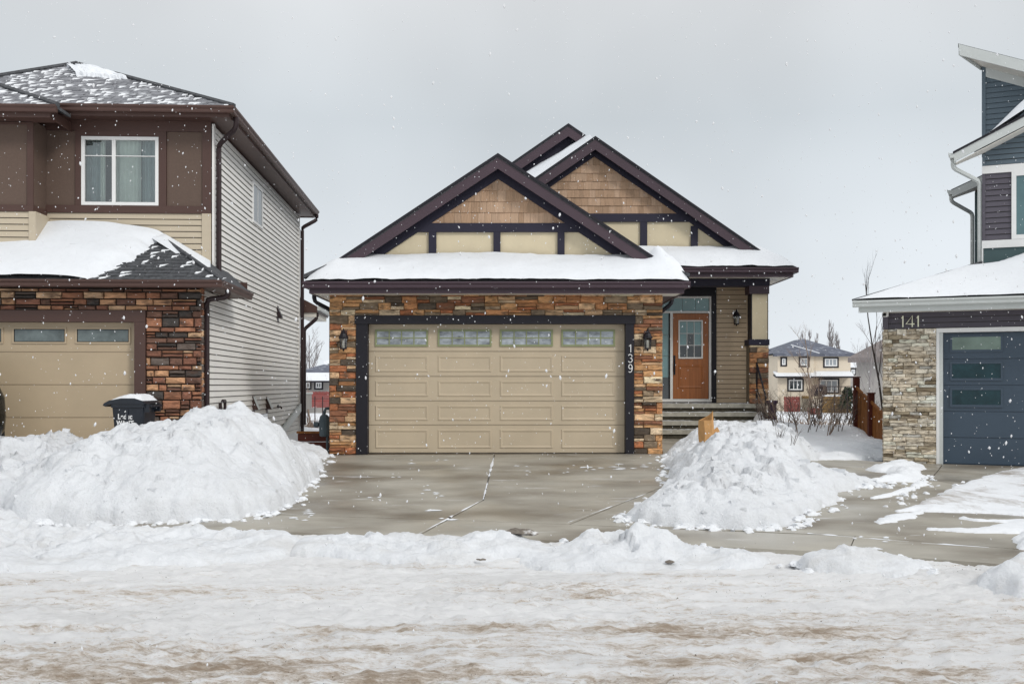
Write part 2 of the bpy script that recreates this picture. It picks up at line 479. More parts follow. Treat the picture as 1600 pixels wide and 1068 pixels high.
LAP_SHADE = M('siding backing darkened as lap shadow', (0.05, 0.045, 0.04), rough=0.9, var=0.2)  # near-black colour stands in for the lap shadow between boards
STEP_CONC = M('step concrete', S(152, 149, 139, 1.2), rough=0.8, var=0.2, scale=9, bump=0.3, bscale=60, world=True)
PLUM = M('plum metal trim', S(66, 52, 60, 1.15), rough=0.5, var=0.06, scale=2)
NAVY = M('dark navy trim board', S(31, 29, 46, 1.2), rough=0.6, var=0.1, scale=4)
BLACK = M('black trim', S(20, 18, 27, 1.2), rough=0.55, var=0.1, scale=4)
STUCCO = M('beige stucco panel', S(188, 176, 150, 1.3), rough=0.8, var=0.05, scale=3, bump=0.15, bscale=150)
SIDING = M('tan vinyl siding', S(166, 149, 127, 1.6), rough=0.55, var=0.05, scale=2, stretch=(0.2, 0.2, 3))
SIDING_L = M('beige vinyl siding', S(178, 166, 146, 1.15), rough=0.55, var=0.05, scale=2, stretch=(0.2, 0.2, 3))
SIDING_G = M('grey white vinyl siding', S(212, 210, 206, 1.22), rough=0.5, var=0.06, scale=1.2, stretch=(0.6, 0.4, 1))
SHAKE = M('brown shake shingle', (0.5, 0.36, 0.25), rough=0.75, var=0.16, scale=6, stretch=(6, 1, 0.5), bump=0.6, bscale=14, bstretch=(5, 1, 0.4), objcol=True)
DOORPAINT = M('tan garage door paint', S(174, 160, 138, 1.24), rough=0.45, var=0.07, scale=1.1, bump=0.04, bscale=60, bstretch=(1, 1, 6))
DOORPAINT_L = M('plain tan garage door paint', S(170, 153, 128, 1.2), rough=0.45, var=0.07, scale=1.1, bump=0.04, bscale=60, bstretch=(1, 1, 6))
OLIVE = M('olive window surround', S(124, 130, 96, 1.25), rough=0.5, var=0.08)
WHITE = M('white vinyl', (0.80, 0.80, 0.79), rough=0.45, var=0.03)
LTGREY = M('light grey metal trim', S(188, 192, 190, 1.12), rough=0.45, var=0.04)
SOFFIT_B = M('pale soffit', S(206, 202, 194, 1.2), rough=0.6, var=0.03)
SHINGLE = M('asphalt shingle', (0.075, 0.078, 0.085), rough=0.9, var=0.45, scale=14, bump=0.4, bscale=90, world=True)
SHINGLE_P = M('grey asphalt shingle tab', S(138, 139, 144), rough=0.9, var=0.3, scale=7, bump=0.4, bscale=90, world=True,
              var2=((0.74, 0.76, 0.79), 5.0, 0.54, 0.72))
STONE = M('ledger stone', (0.4, 0.3, 0.2), rough=0.8, var=0.5, scale=1.7, stretch=(1.4, 1, 1.6), bump=0.8, bscale=7, objcol=True, var2=(S(96, 80, 64), 1.3, 0.50, 0.70))
STONE2 = M('fieldstone', (0.4, 0.3, 0.2), rough=0.8, var=0.4, scale=2.2, bump=0.8, bscale=6, objcol=True, var2=(S(84, 64, 54), 1.2, 0.50, 0.72))
MORTAR = M('dark mortar', (0.035, 0.028, 0.024), rough=0.9, var=0.3, scale=30)
MORTAR_P = M('brown stone backing', (0.16, 0.135, 0.10), rough=0.9, var=0.3, scale=30)  # plain brown backing behind the ledger stones
BROWN_L = M('brown metal trim', S(76, 55, 49, 1.1), rough=0.5, var=0.06, scale=2)
BROWN_P = M('brown panel board', S(90, 74, 65, 1.15), rough=0.7, var=0.06, scale=30, bump=0.1, bscale=150)
DARKPIPE = M('dark brown downspout', S(42, 28, 30, 1.1), rough=0.45, var=0.06)
DOOR_WOOD = M('stained brown door', S(150, 92, 50, 1.15), rough=0.4, var=0.18, scale=2.5, stretch=(8, 1, 0.6), bump=0.08, bscale=20, bstretch=(8, 1, .5))
PANE = M('frosted garage pane', (0.30, 0.33, 0.36), rough=0.15, var=0.6, scale=5, stretch=(1, 1, 2), spec=0.6)
PANE_DK = M('dark window pane', (0.035, 0.045, 0.05), rough=0.06, var=0.5, scale=1.2, spec=0.8)
PANE_TEAL = M('teal tinted pane', (0.016, 0.045, 0.055), rough=0.07, var=0.5, scale=2.0, spec=0.25)
PANE_GREENISH = M('greenish grey pane', S(124, 142, 132), rough=0.08, var=0.25, scale=1.5, spec=0.3)
PANE_SMOKE = M('smoky garage pane', S(104, 114, 114), rough=0.12, var=0.45, scale=3.0, spec=0.4)
GLASS = glass('window glass', (0.93, 0.97, 0.96), 0.9)
LAMPGLASS = glass('lantern glass', (0.95, 0.95, 0.92), 0.6)
BULB = M('white lamp tube', (0.85, 0.84, 0.8), rough=0.4, var=0.02)
SLATE_BLUE = M('slate blue door', S(62, 76, 90, 1.1), rough=0.35, var=0.06, scale=1.2)
BLUE_SID = M('blue grey siding', S(90, 104, 114, 1.05), rough=0.55, var=0.05, scale=2)
PLUM_SID = M('dark plum grey siding', S(84, 80, 89, 1.08), rough=0.55, var=0.05, scale=2)
GREEN_SID = M('deep green grey board', S(64, 84, 86, 1.15), rough=0.55, var=0.08, scale=2)
CEDAR = M('stained cedar', S(132, 82, 34, 1.0), rough=0.65, var=0.3, scale=3, stretch=(7, 7, 0.5), bump=0.2, bscale=30, bstretch=(6, 6, .4))
CEDAR_DK = M('dark stained cedar', S(84, 34, 20, 1.0), rough=0.65, var=0.25, scale=3, stretch=(5, 5, 0.5))
BARK = M('grey brown bark', (0.10, 0.08, 0.07), rough=0.9, var=0.35, scale=8)
BARK_LT = M('tan bark', (0.23, 0.17, 0.13), rough=0.9, var=0.3, scale=8)
BARK_FAR = M('haze paled bark', (0.27, 0.25, 0.25), rough=0.9, var=0.2, scale=4)  # lighter than the near bark: fading in the haze is in the colour
PLASTIC_NV = M('navy black plastic', (0.010, 0.014, 0.022), rough=0.38, var=0.2, scale=4, spec=0.5)
NUMERAL = M('brushed pale metal numeral', S(226, 218, 196, 1.3), rough=0.4, var=0.05)
NUM_WHITE = M('white numeral', (0.82, 0.82, 0.82), rough=0.4, var=0.02)
CURTAIN = M('pale green curtain', (0.82, 0.86, 0.80), rough=0.8, var=0.08, scale=3)
CURTAIN_DK = M('grey green curtain', (0.42, 0.50, 0.52), rough=0.8, var=0.1, scale=3)
ROOMDARK = M('dim room wall', (0.09, 0.12, 0.125), rough=0.9, var=0.2)
KRAFT = M('brown kraft paper', S(186, 142, 92, 1.05), rough=0.8, var=0.12, scale=9, bump=0.3, bscale=20)
PURPLE = M('dark purple plastic', S(52, 34, 60, 1.0), rough=0.5, var=0.15)
GREYPAINT = M('blue grey painted steel', S(78, 92, 100, 1.0), rough=0.5, var=0.15)
CARPAINT = M('black car paint', (0.010, 0.012, 0.011), rough=0.18, var=0.05, spec=0.6)
RUBBER = M('tyre rubber', (0.018, 0.018, 0.018), rough=0.85, var=0.2)
CHROME = M('alloy rim', (0.55, 0.56, 0.57), rough=0.3, var=0.05, metallic=0.9)
REDLENS = M('red lamp lens', (0.35, 0.02, 0.02), rough=0.2, var=0.05)
FARWALL = M('haze paled tan stucco', S(196, 184, 166, 1.2), rough=0.85, var=0.05, scale=0.6)  # snowfall haze put into the colour: paler and less yellow
FARGREY = M('grey far stucco', S(158, 154, 150, 1.1), rough=0.85, var=0.08, scale=0.5)
FARROOF = M('blue grey far shingle', S(94, 98, 110, 1.1), rough=0.9, var=0.25, scale=1.2, var2=((0.42, 0.44, 0.48), 2.2, 0.55, 0.8))
REDBOARD = M('weathered red boards', S(136, 66, 62, 1.0), rough=0.8, var=0.2, scale=1.5)
TANBOARD = M('tan yard boards', S(142, 112, 66, 1.0), rough=0.8, var=0.15, scale=1.5)
HEDGE = M('dark evergreen', (0.035, 0.05, 0.03), rough=0.9, var=0.4, scale=5)

# ------------------------------------------------------------------ ground
def ground():
    xs = np.concatenate([-np.geomspace(3000, 62, 14), np.arange(-60, 60.1, 0.75), np.geomspace(62, 3000, 14)])
    ys = np.concatenate([-np.geomspace(3000, 32, 12), np.arange(-30, 130, 0.75), np.geomspace(131, 4000, 14)])
    X, Y = np.meshgrid(xs, ys)
    near = np.exp(-((X/45)**4)-(((Y-50)/70)**4))
    Z = zg(X, Y) - 0.08 + 0.05*fbm(X*0.5, Y*0.5, 11, 4)*near*smooth(22, 34, Y)
    o = grid_mesh('snowy_ground', X, Y, Z, SNOW)
    tag(o, 'snow covered open ground running back between and behind the houses', kind='structure')
ground()

TRACKS = [(5.15, .010, .10), (5.62, .012, .10), (6.35, -.012, .11), (6.95, -.010, .11), (7.75, .018, .12), (8.5, .014, .12), (9.35, -.01, .12)]
def rut_f(X, Y):
    """wheel ruts pressed along the street, swinging a little"""
    X = np.asarray(X, float); r = np.zeros(np.shape(X))
    for k, (y0, c, w) in enumerate(TRACKS):
        yc = y0+c*(X+1.5)**2*.5+.10*np.sin(X*.45+k*1.7)-0.035*np.maximum(X, 0)**2*.5
        r = np.maximum(r, np.exp(-((Y-yc)/w)**2)*(.35+.65*vnoise(X*.35+k*7, X*0+k, 88)))
    return r
def road():
    """the packed, sanded snow of the street, rutted along the street"""
    xs = np.concatenate([np.linspace(-22, -7.7, 30), np.arange(-7.6, 7.61, 0.028), np.linspace(7.7, 22, 30)])
    ys = np.concatenate([np.linspace(-14, 3.8, 24), np.arange(3.9, 9.4, 0.026), np.arange(9.4, 13.2, 0.05)])
    X, Y = np.meshgrid(xs, ys)
    sweep = Y + 0.035*X*X*smooth(-1, 6, X)*0.6                 # wheel tracks bend with the bulb of the street
    near = smooth(9.5, 6.5, np.abs(X))*smooth(1.5, 4, Y)
    h = 0.030*fbm(X*0.28, sweep*1.3, 5, 4) + 0.022*fbm(X*0.8, sweep*3.6, 9, 6, .66) + 0.030*fbm(X*3.0, sweep*6, 13, 6, .68) + 0.018*chunks(X*2.6, sweep*4, 15)*smooth(.4, .6, vnoise(X*.6, Y*1.1, 16)) + 0.014*chunks(X*7, sweep*9, 18)
    rut = rut_f(X, Y)
    h += -0.032*rut + 0.018*np.clip(rut_f(X, Y+.10)-rut, 0, 1) + 0.006*rut*np.sign(np.sin((X+0.3*Y)*2*np.pi/0.085))*(vnoise(X*1.2, Y*3, 77) > .45)
    h += 0.016*billow(X*4, Y*7, 21, 3)*smooth(0.45, 0.7, vnoise(X*0.7, Y*1.4, 31))
    h += 0.030*fbm(X*9, Y*12, 41, 3)*smooth(0.35, 0.7, vnoise(X*0.5, Y*1.1, 33))
    d = Y-np.interp(X, YCX, YCY)
    Z = np.maximum(zg(X, Y), 0) + 0.0 + h*near - 0.10*smooth(-0.35, 0.3, d)
    keep = d < 0.35
    o = grid_mesh('snowy_road', X, Y, Z, SNOW_ROAD, keep=keep)
    me = o.data; co = np.empty(len(me.vertices)*3); me.vertices.foreach_get('co', co); co = co.reshape(-1, 3)
    at = me.attributes.new('rut', 'FLOAT', 'POINT'); at.data.foreach_set('value', rut_f(co[:, 0], co[:, 1]).astype(np.float32))
    tag(o, 'street surface of packed snow streaked with brown sand', kind='structure')
road()

def sheet(name, poly, mat, dz, res=0.35, parent=None, thick=0.06, zoff=None):
    """concrete panel following the ground, with real edges"""
    import bmesh
    bm = bmesh.new()
    vs = [bm.verts.new((x, y, 0)) for x, y in poly]
    f = bm.faces.new(vs)
    if f.normal.z < 0: f.normal_flip()
    xs = [p[0] for p in poly]; ys = [p[1] for p in poly]
    for ax, lo, hi in ((0, min(xs), max(xs)), (1, min(ys), max(ys))):
        k = lo+res*1.5
        while k < hi:
            co = [0, 0, 0]; no = [0, 0, 0]; co[ax] = k; no[ax] = 1
            bmesh.ops.bisect_plane(bm, geom=bm.verts[:]+bm.edges[:]+bm.faces[:], plane_co=co, plane_no=no)
            k += res*1.5
    bm.normal_update()
    r = bmesh.ops.extrude_face_region(bm, geom=bm.faces[:])
    top = [v for v in r['geom'] if isinstance(v, bmesh.types.BMVert)]
    ts = set(top)
    for v in bm.verts:
        z = float(zg(v.co.x, v.co.y))+dz
        v.co.z = z if v in ts else z-thick
    bmesh.ops.recalc_face_normals(bm, faces=bm.faces[:])
    me = bpy.data.meshes.new(name); bm.to_mesh(me); bm.free(); me.materials.append(mat)
    o = bpy.data.objects.new(name, me); COL.objects.link(o)
    if parent: o.parent = parent
    return o

# main driveway: panels cut by joints, each panel a slab of its own
JOINT_DARK = M('dark joint bed', (0.11, 0.10, 0.085), rough=0.8, var=0.3, scale=6, world=True)  # plain dark bed that shows in the gaps between slabs
drive = thing('driveway', 'bare concrete driveway of the stone fronted house, joints picked out in snow', None); drive['kind'] = 'structure'
jA, jB, jC = (-0.33, 19.95), (-0.365, 13.4), (-0.72, 11.75)
g = 0.011
sheet('slab', [(-3.75, 19.95), (jA[0]-g, 19.95), (jB[0]-g, jB[1]), (jC[0]-g, jC[1]+g), (-2.9, 12.26), (-4.2, 12.5)], CONCRETE, 0, parent=drive)
jD, jE = (0.62, 11.38), (2.05, 14.6)
sheet('slab', [(jA[0]+g, 19.95), (2.98, 19.95), (2.9, 16.5), (jE[0]+.15, jE[1]+.35), (jD[0]-g, jD[1]+g), (jC[0]+g, jC[1]), (jB[0]+g, jB[1])], CONCRETE, 0, parent=drive)
sheet('slab', [(jE[0]+.17, jE[1]+.33), (2.9, 16.4), (3.4, 12), (2.2, 10.9), (jD[0]+g, jD[1])], CONCRETE, 0, parent=drive)
sheet('joint_bed', [(-3.6, 19.9), (2.8, 19.9), (2.75, 14), (2.0, 11.3), (jD[0], jD[1]+.05), (jC[0], jC[1]+.05), (-2.9, 12.2), (-3.6, 12.4)], JOINT_DARK, -.022, parent=drive, thick=.03)
walk = thing('sidewalk', 'concrete pavement strip along the street edge, half buried by ploughed snow', None); walk['kind'] = 'structure'
E1 = [(-4.6, 12.5), (-2.9, 12.24), (jC[0]-g, jC[1]-g)]
sheet('slab', E1+[(-0.95-g, 10.7), (-3.0, 11.1), (-4.6, 11.3)], CONCRETE, 0.0, parent=walk)
sheet('slab', [(jC[0]+g, jC[1]-g), (jD[0], jD[1]-g), (1.35, 11.12), (1.2, 10.2), (0.8, 10.3), (-0.95+g, 10.7)], CONCRETE, 0.0, parent=walk)
sheet('slab', [(1.35+g, 11.12), (1.75, 11.0), (3.4, 10.48), (3.05, 9.6), (2.0, 9.95), (1.2+g, 10.2)], CONCRETE, 0.0, parent=walk)
sheet('slab', [(3.4+g, 10.48), (4.5, 9.8), (5.6, 8.95), (5.2, 8.4), (4.6, 8.8), (3.05+g, 9.6)], CONCRETE, 0.0, parent=walk)
sheet('joint_bed', [(-4.5, 12.55), (-2.9, 12.30), (jC[0], jC[1]+.03), (jD[0], jD[1]+.03), (1.75, 11.05), (3.4, 10.53), (4.5, 9.85), (5.5, 9.0), (5.2, 8.5), (4.6, 8.9), (3.05, 9.7), (2.0, 10.0), (.8, 10.4), (-.95, 10.75), (-3.0, 11.15), (-4.5, 11.35)], JOINT_DARK, -.022, parent=walk, thick=.03)
drive2 = thing('driveway', 'concrete driveway leading to the blue garage door, streaked with wind-blown snow', None); drive2['kind'] = 'structure'
sheet('slab', [(2.3, 10.9), (3.4, 10.5), (4.5, 9.82), (5.05, 9.45), (6.7, 13.6), (6.5, 16.4), (8.0-g, 19.6), (7.05, 20.05), (4.8, 21.5), (4.2, 17)], CONCRETE, 0, parent=drive2)
sheet('slab', [(5.07, 9.43), (5.6, 8.97), (9.5, 9.5), (12.8, 17.5), (8.0+g, 19.6), (6.52, 16.4), (6.72, 13.6)], CONCRETE, 0, parent=drive2)
sheet('joint_bed', [(4.0, 10.9), (5.3, 9.6), (8.0, 12), (8.6, 19.2), (7.2, 19.7), (5.2, 15)], JOINT_DARK, -.022, parent=drive2, thick=.03)
path = thing('footpath', 'concrete walkway from the driveway to the front steps', None); path['kind'] = 'structure'
sheet('slab', [(2.86, 19.97), (5.2, 19.97), (6.2, 24.57), (2.86, 24.57)], CONCRETE, 0.05, parent=path)

# ------------------------------------------------------------------ ploughed snow
def crest(px, py, Y):
    X = (px-CX)/F*Y; Z = CAMZ-(py-CY)/F*Y-0.11
    return (X, Y, max(0.02, Z-float(zg(X, Y))))

def pile_h(pts, w, rough=1.0, seed=1, p=0.8, idp=2.5, ledge=0.05, ck=1.0):
    def f(X, Y, d):
        cap = idw(pts, X, Y, idp)
        ww = w*(0.8+0.4*vnoise(X*1.3, Y*1.3, seed+40))
        s = np.sin(np.pi/2*np.clip(d/ww, 0, 1))**p
        h = cap*s
        n = 0.10*fbm(X*1.1, Y*1.1, seed, 4) + 0.085*fbm(X*3.6, Y*3.6, seed+3, 4)
        n += 0.05*(lumps(X*2.7, Y*2.7, seed+7)-0.5)*smooth(0.35, 0.75, vnoise(X*0.8, Y*0.8, seed+50))
        n += 0.04*(lumps(X*6.5, Y*6.5, seed+9)-0.5)*smooth(0.3, 0.7, vnoise(X*1.1, Y*1.1, seed+60))
        n += ck*(0.16*chunks(X*1.3, Y*1.3, seed+31)*smooth(0.38, 0.55, vnoise(X*0.5, Y*0.5, seed+75)) + 0.19*chunks(X*2.3, Y*2.3, seed+21)*smooth(0.40, 0.62, vnoise(X*0.7, Y*0.7, seed+70)) + 0.13*chunks(X*4.6, Y*4.6, seed+23)*smooth(0.35, 0.6, vnoise(X*0.9, Y*0.9, seed+80)) + 0.035*chunks(X*10, Y*10, seed+27))
        n += 0.035*fbm(X*12, Y*12, seed+5, 3)
        return np.maximum(h + n*rough*np.clip(d/0.25, 0, 1)*(0.35+0.65*s), 0.005) + ledge*np.clip(d/0.06, 0, 1)*(0.5+vnoise(X*3, Y*3, seed+90))
    return f

left_poly = [(-3.45, 19.75), (-3.2, 17.6), (-2.86, 15.3), (-2.78, 13.6), (-2.85, 12.3), (-3.1, 11.8), (-3.9, 11.55), (-4.9, 11.5), (-5.6, 11.75),
             (-6.3, 12.6), (-6.5, 14.4), (-6.4, 16.0), (-5.6, 17.0), (-5.0, 18.5), (-4.2, 19.9)]
left_caps = [crest(85, 695, 14.6), crest(115, 676, 14.6), crest(145, 678, 14.6), crest(180, 686, 14.4), crest(205, 690, 14.4), crest(225, 678, 14.4), crest(262, 656, 14.3), crest(300, 632, 14.4), crest(345, 634, 14.8),
             crest(372, 636, 15.2), crest(395, 652, 15.8), crest(425, 650, 16.4), crest(450, 668, 17), crest(480, 678, 17.8), crest(505, 696, 18.8), crest(490, 690, 18.6),
             (-4.0, 13.0, 0.80), (-4.8, 13.0, 0.66), (-5.6, 13.2, 0.48), (-3.4, 13.2, 0.62), (-4.4, 17, 0.7)]
o = heap('snow_bank', left_poly, pile_h(left_caps, 1.35, 0.8, 3, idp=3.0, ledge=0.10, ck=.6), 0.032, SNOW_PILE, edge=0.09, efreq=2.6)
tag(o, 'huge ploughed snow bank between the two driveways, left of the tan panelled garage door', 'snow bank')

lowleft = [(-6.0, 12.2), (-5.3, 11.7), (-5.6, 11.35), (-9.5, 11.4), (-9.5, 17.0), (-6.7, 17.0), (-5.9, 15.0)]
low_caps = [crest(10, 694, 15.0), crest(28, 690, 15.0), crest(50, 702, 15.0), crest(78, 714, 15.0), crest(0, 730, 13.5), crest(50, 730, 13.3), crest(10, 770, 12.5), (-8.5, 15, 0.25), (-8.5, 12.5, 0.25), (-7.2,16.3,0.2)]
o = heap('snow_bank', lowleft, pile_h(low_caps, 0.6, 0.9, 23), 0.04, SNOW_PILE, edge=0.1, efreq=2.4)
tag(o, 'low broken snow bank in front of the plain tan garage door, beside the black vehicle', 'snow bank')

right_poly = [(2.86, 19.6), (2.62, 17.8), (2.42, 16.4), (2.2, 14.4), (1.72, 12.8), (1.2, 11.65), (1.5, 11.2), (2.0, 11.05), (2.65, 10.95), (3.0, 11.2), (3.3, 12.0), (3.85, 12.7), (4.3, 13.9),
              (5.2, 14.9), (5.25, 15.5), (4.6, 15.9), (4.75, 17.2), (5.2, 18.6), (5.9, 20.0), (5.6, 21.5), (4.6, 22), (3.9, 21.2), (3.2, 20.4)]
right_caps = [crest(1045, 706, 18.6), crest(1080, 694, 17.2), crest(1100, 688, 16.6), crest(1130, 681, 16.4), crest(1160, 676, 16.2), crest(1180, 680, 16.0), crest(1150, 664, 19.3), crest(1170, 655, 19.4), crest(1190, 656, 19.5),
              crest(1210, 672, 19.3), crest(1240, 686, 18.5), crest(1270, 700, 17.6), crest(1300, 712, 18.5), (2.3, 13.0, 0.42), (2.2, 11.8, 0.24), (3.0, 12.2, 0.26), (3.2, 14.0, 0.55), (4.6, 15.2, 0.16), (5.1, 15.2, 0.08), (4.0, 14.2, 0.28), (4.3, 16.6, 0.28), (2.9, 15, 0.62)]
o = heap('snow_bank', right_poly, pile_h(right_caps, 0.8, 0.8, 57, idp=3, ck=.75), 0.032, SNOW_PILE, edge=0.10, efreq=2.6, eseed=8)
tag(o, 'tall lumpy snow bank right of the driveway, in front of the front steps', 'snow bank')

drift_poly = [(5.3, 19.2), (6.1, 20.0), (7.0, 20.6), (8.6, 22.2), (8.6, 26), (5.0, 26), (4.9, 22.5), (4.6, 20.5)]
drift_caps = [crest(1260, 690, 21), crest(1300, 682, 22), crest(1340, 682, 22), crest(1375, 697, 21), (5.4, 19.8, 0.1), (6.2, 20.4, 0.12), (7, 21.0, 0.2), (7.5, 24.5, 0.5), (6, 24.5, 0.55)]
def drift_h(X, Y, d):
    s = np.sin(np.pi/2*np.clip(d/0.9, 0, 1))
    hollow = 0.20*np.exp(-(((X-6.25)/0.55)**2)-(((Y-20.95)/0.16)**2)) + 0.12*np.exp(-(((X-5.6)/0.4)**2)-(((Y-20.6)/0.12)**2))
    return np.maximum(idw(drift_caps, X, Y, 2.2)*s + 0.05*fbm(X*0.9, Y*2.0, 71, 4) - hollow + 0.02*fbm(X*5, Y*7, 75, 3), 0.0)+0.03*np.clip(d/0.05, 0, 1)
o = heap('snow_drift', drift_poly, drift_h, 0.05, SNOW, edge=0.06)
tag(o, 'smooth wind-scooped snow drift between the bare shrubs and the cedar fence', 'snow drift')

# ridges left by the plough along the street edge
def ridge(label, pxs, pts, w, seed, mat=None, rough=0.85, name='snow_ridge', res=0.026, edge=0.07):
    poly = [G(*p) for p in pxs]
    o = heap(name, poly, pile_h(pts, w, rough, seed, p=1.0, idp=3.0, ck=.40), res, mat or SNOW_EDGE, edge=edge, eseed=seed, efreq=3.5, zfun=lambda X, Y: zg(X, Y)-0.01)
    return tag(o, label, 'snow ridge')
ridge('long low ploughed ridge along the kerb below the huge snow bank', [(-120, 824), (60, 829), (180, 831), (300, 836), (360, 838), (440, 838), (462, 846), (475, 858), (420, 874), (250, 886), (60, 892), (-120, 892)],
      [(-7.5, 10.7, .08), (-5.5, 10.6, .09), (-4.6, 10.6, .12), (-3.7, 10.6, .08), (-2.7, 10.8, .12), (-2.3, 10.7, .16), (-3, 10, .06), (-5, 9.8, .06), (-6.5, 9.7, .07)], 0.5, 91)
ridge('thin ragged ridge of snow across the foot of the tan door driveway', [(455, 846), (520, 842), (640, 844), (720, 848), (800, 850), (850, 856), (870, 872), (700, 880), (560, 876), (460, 866)],
      [(-2, 10.5, .08), (-1.2, 10.4, .08), (-0.5, 10.3, .09), (0.1, 10.2, .12), (-1, 9.9, .03), (0, 9.7, .04)], 0.35, 101)
ridge('heaped ridge of plough snow below the right snow bank', [(790, 858), (870, 858), (930, 850), (985, 846), (1050, 850), (1110, 862), (1170, 870), (1215, 878), (1150, 888), (980, 896), (850, 888), (800, 876)],
      [(0.35, 10.2, .10), (0.7, 10.15, .16), (1.0, 10.2, .22), (1.3, 10.2, .23), (1.6, 10.0, .18), (1.95, 9.85, .11), (2.3, 9.6, .06), (1, 9.6, .07), (0.3, 9.7, .04), (1.6, 9.5, .05)], 0.6, 111)
ridge('lumpy plough ridge at the street edge of the blue door driveway', [(1245, 880), (1290, 872), (1360, 870), (1420, 876), (1452, 886), (1420, 897), (1330, 898), (1260, 892)],
      [(2.75, 9.3, .07), (2.95, 9.25, .05), (3.2, 9.2, .04), (3.45, 9.05, .05), (3.6, 8.95, .04), (3.0, 8.9, .04)], 0.3, 121, rough=0.55)
ridge('rounded snow clump at the right corner of the blue door driveway', [(1535, 896), (1570, 886), (1640, 888), (1700, 905), (1680, 930), (1590, 932), (1535, 915)],
      [(4.05, 8.7, .07), (4.2, 8.6, .11), (4.5, 8.5, .12), (4.2, 8.3, .05)], 0.28, 131, rough=0.8)

# thin snow lying on the concrete
def patch(label, pxs, h, seed, mat=None, edge=0.05, name='snow_patch', w=0.18):
    poly = [G(*p) for p in pxs]
    f = lambda X, Y, d: h*np.sin(np.pi/2*np.clip(d/w, 0, 1))*(0.75+0.5*vnoise(X*4, Y*4, seed)) + 0.25*h*fbm(X*9, Y*9, seed+2, 3)*np.clip(d/0.1, 0, 1) + 0.006
    o = heap(name, poly, f, 0.03, mat or SNOW, edge=edge, eseed=seed, efreq=4.5, zfun=lambda X, Y: zg(X, Y)+0.0)
    return tag(o, label, 'snow patch')
patch('snow mound swept against the foot of the pale stone pier', [(1350, 734), (1381, 726), (1412, 722), (1446, 730), (1432, 740), (1449, 744), (1440, 753), (1400, 753), (1345, 754), (1382, 746), (1388, 740)], 0.12, 201, w=0.35)
patch('curved snow streak on the driveway below the pale stone pier', [(1357, 778), (1400, 769), (1430, 756), (1448, 746), (1448, 757), (1422, 768), (1382, 778), (1364, 780)], 0.05, 203)
SNOW_TRACK = snow_mat('tracked snow', bump=0.5, dirt=[((0.30, 0.25, 0.20), 1.2, 0.50, 0.66, (1.2, 0.5, 1), 0.85)])
patch('broad brown-streaked snow track in front of the blue garage door', [(1397, 800), (1420, 792), (1470, 772), (1500, 757), (1560, 738), (1600, 731), (1680, 731), (1700, 806), (1600, 806), (1550, 802), (1480, 800), (1440, 799)], 0.035, 205, SNOW_TRACK)
patch('small oblong snow patch below the brown-streaked track', [(1362, 814), (1390, 805), (1440, 799), (1432, 807), (1402, 816), (1376, 819)], 0.03, 207)
patch('forked streaks of snow at the right of the blue door driveway', [(1494, 810), (1506, 807), (1522, 812), (1600, 813), (1680, 816), (1680, 836), (1560, 833), (1500, 831), (1448, 828), (1446, 825), (1530, 826), (1578, 817), (1520, 814)], 0.03, 209)
patch('bright snow lump on the far right of the sidewalk', [(1583, 838), (1600, 832), (1680, 834), (1680, 866), (1592, 858)], 0.13, 211, w=0.3)
# snow caught in joints and scuffs
def strips():
    segs = [(G(772, 712), G(755, 780)), (G(755, 780), G(702, 808)), (G(700, 810), G(655, 833)), (G(887, 816), G(1012, 770)), (G(1262, 833), G(1420, 846)), (G(1440, 848), G(1545, 855)), (G(430, 800), G(480, 806))]
    mb = MB()
    for k, (a, b) in enumerate(segs):
        n = 70; wd = [0.020, 0.024, 0.014, 0.012, 0.045, 0.03, 0.010, 0.006, 0.006][k]
        dx, dy = b[0]-a[0], b[1]-a[1]; ln = math.hypot(dx, dy); nx, ny = -dy/ln, dx/ln
        vs = []
        for i in range(n+1):
            t = i/n; x, y = a[0]+dx*t, a[1]+dy*t; w = wd*max(0.02, (-.25 if k < 3 else -.75)+(2.2 if k < 3 else 2.6)*float(vnoise(t*ln*2.4, k*3.1, 5))*float(.4+.6*vnoise(t*ln*9, k*1.7, 6)))
            z = float(zg(x, y))
            vs += [(x+nx*w, y+ny*w, z+0.002), (x, y, z+0.003+min(0.009, w*.5)), (x-nx*w, y-ny*w, z+0.002)]
        fs = []
        for i in range(n):
            for j in (0, 1): fs.append((i*3+j, i*3+j+1, i*3+j+4, i*3+j+3))
        mb.add(vs, fs)
    o = mb.build('joint_snow', SNOW, smooth=True)
    tag(o, 'thin lines of snow caught in the joints of the concrete', kind='stuff')
    mb = MB()
    spots = [(672, 768, 16), (688, 774, 12), (682, 799, 20), (694, 812, 16), (668, 762, 8), (486, 799, 16), (470, 812, 20), (480, 806, 10), (585, 779, 10), (560, 771, 6), (815, 731, 14), (826, 738, 8), (955, 731, 24), (985, 728, 26),
             (1010, 726, 20), (925, 733, 16), (1018, 788, 5), (880, 735, 12), (650, 722, 16), (690, 722, 10), (620, 743, 10), (905, 728, 18), (1340, 840, 10), (1380, 843, 8), (1270, 814, 4), (1345, 778, 7), (1322, 790, 5), (1462, 748, 4), (1372, 854, 9), (1412, 762, 5), (1465, 762, 7)]
    for px, py, wpx in spots:
        for q in range(3):
            a, b = G(px+rnd.uniform(-wpx, wpx)*.8, py+rnd.uniform(-4, 4)); s = wpx/100*rnd.uniform(0.15, 0.55)
            z = float(zg(a, b)); k = 9
            vs = [(a, b, z+0.012)] + [(a+s*math.cos(t*2*math.pi/k)*rnd.uniform(.4, 1.2), b+s*0.7*math.sin(t*2*math.pi/k)*rnd.uniform(.4, 1.2), z+0.003) for t in range(k)]
            mb.add(vs, [(0, i+1, (i+1) % k+1) for i in range(k)])
    tag(mb.build('scattered_snow', SNOW, smooth=True), 'scuffed crumbs of snow scattered over the concrete', kind='stuff')
strips()

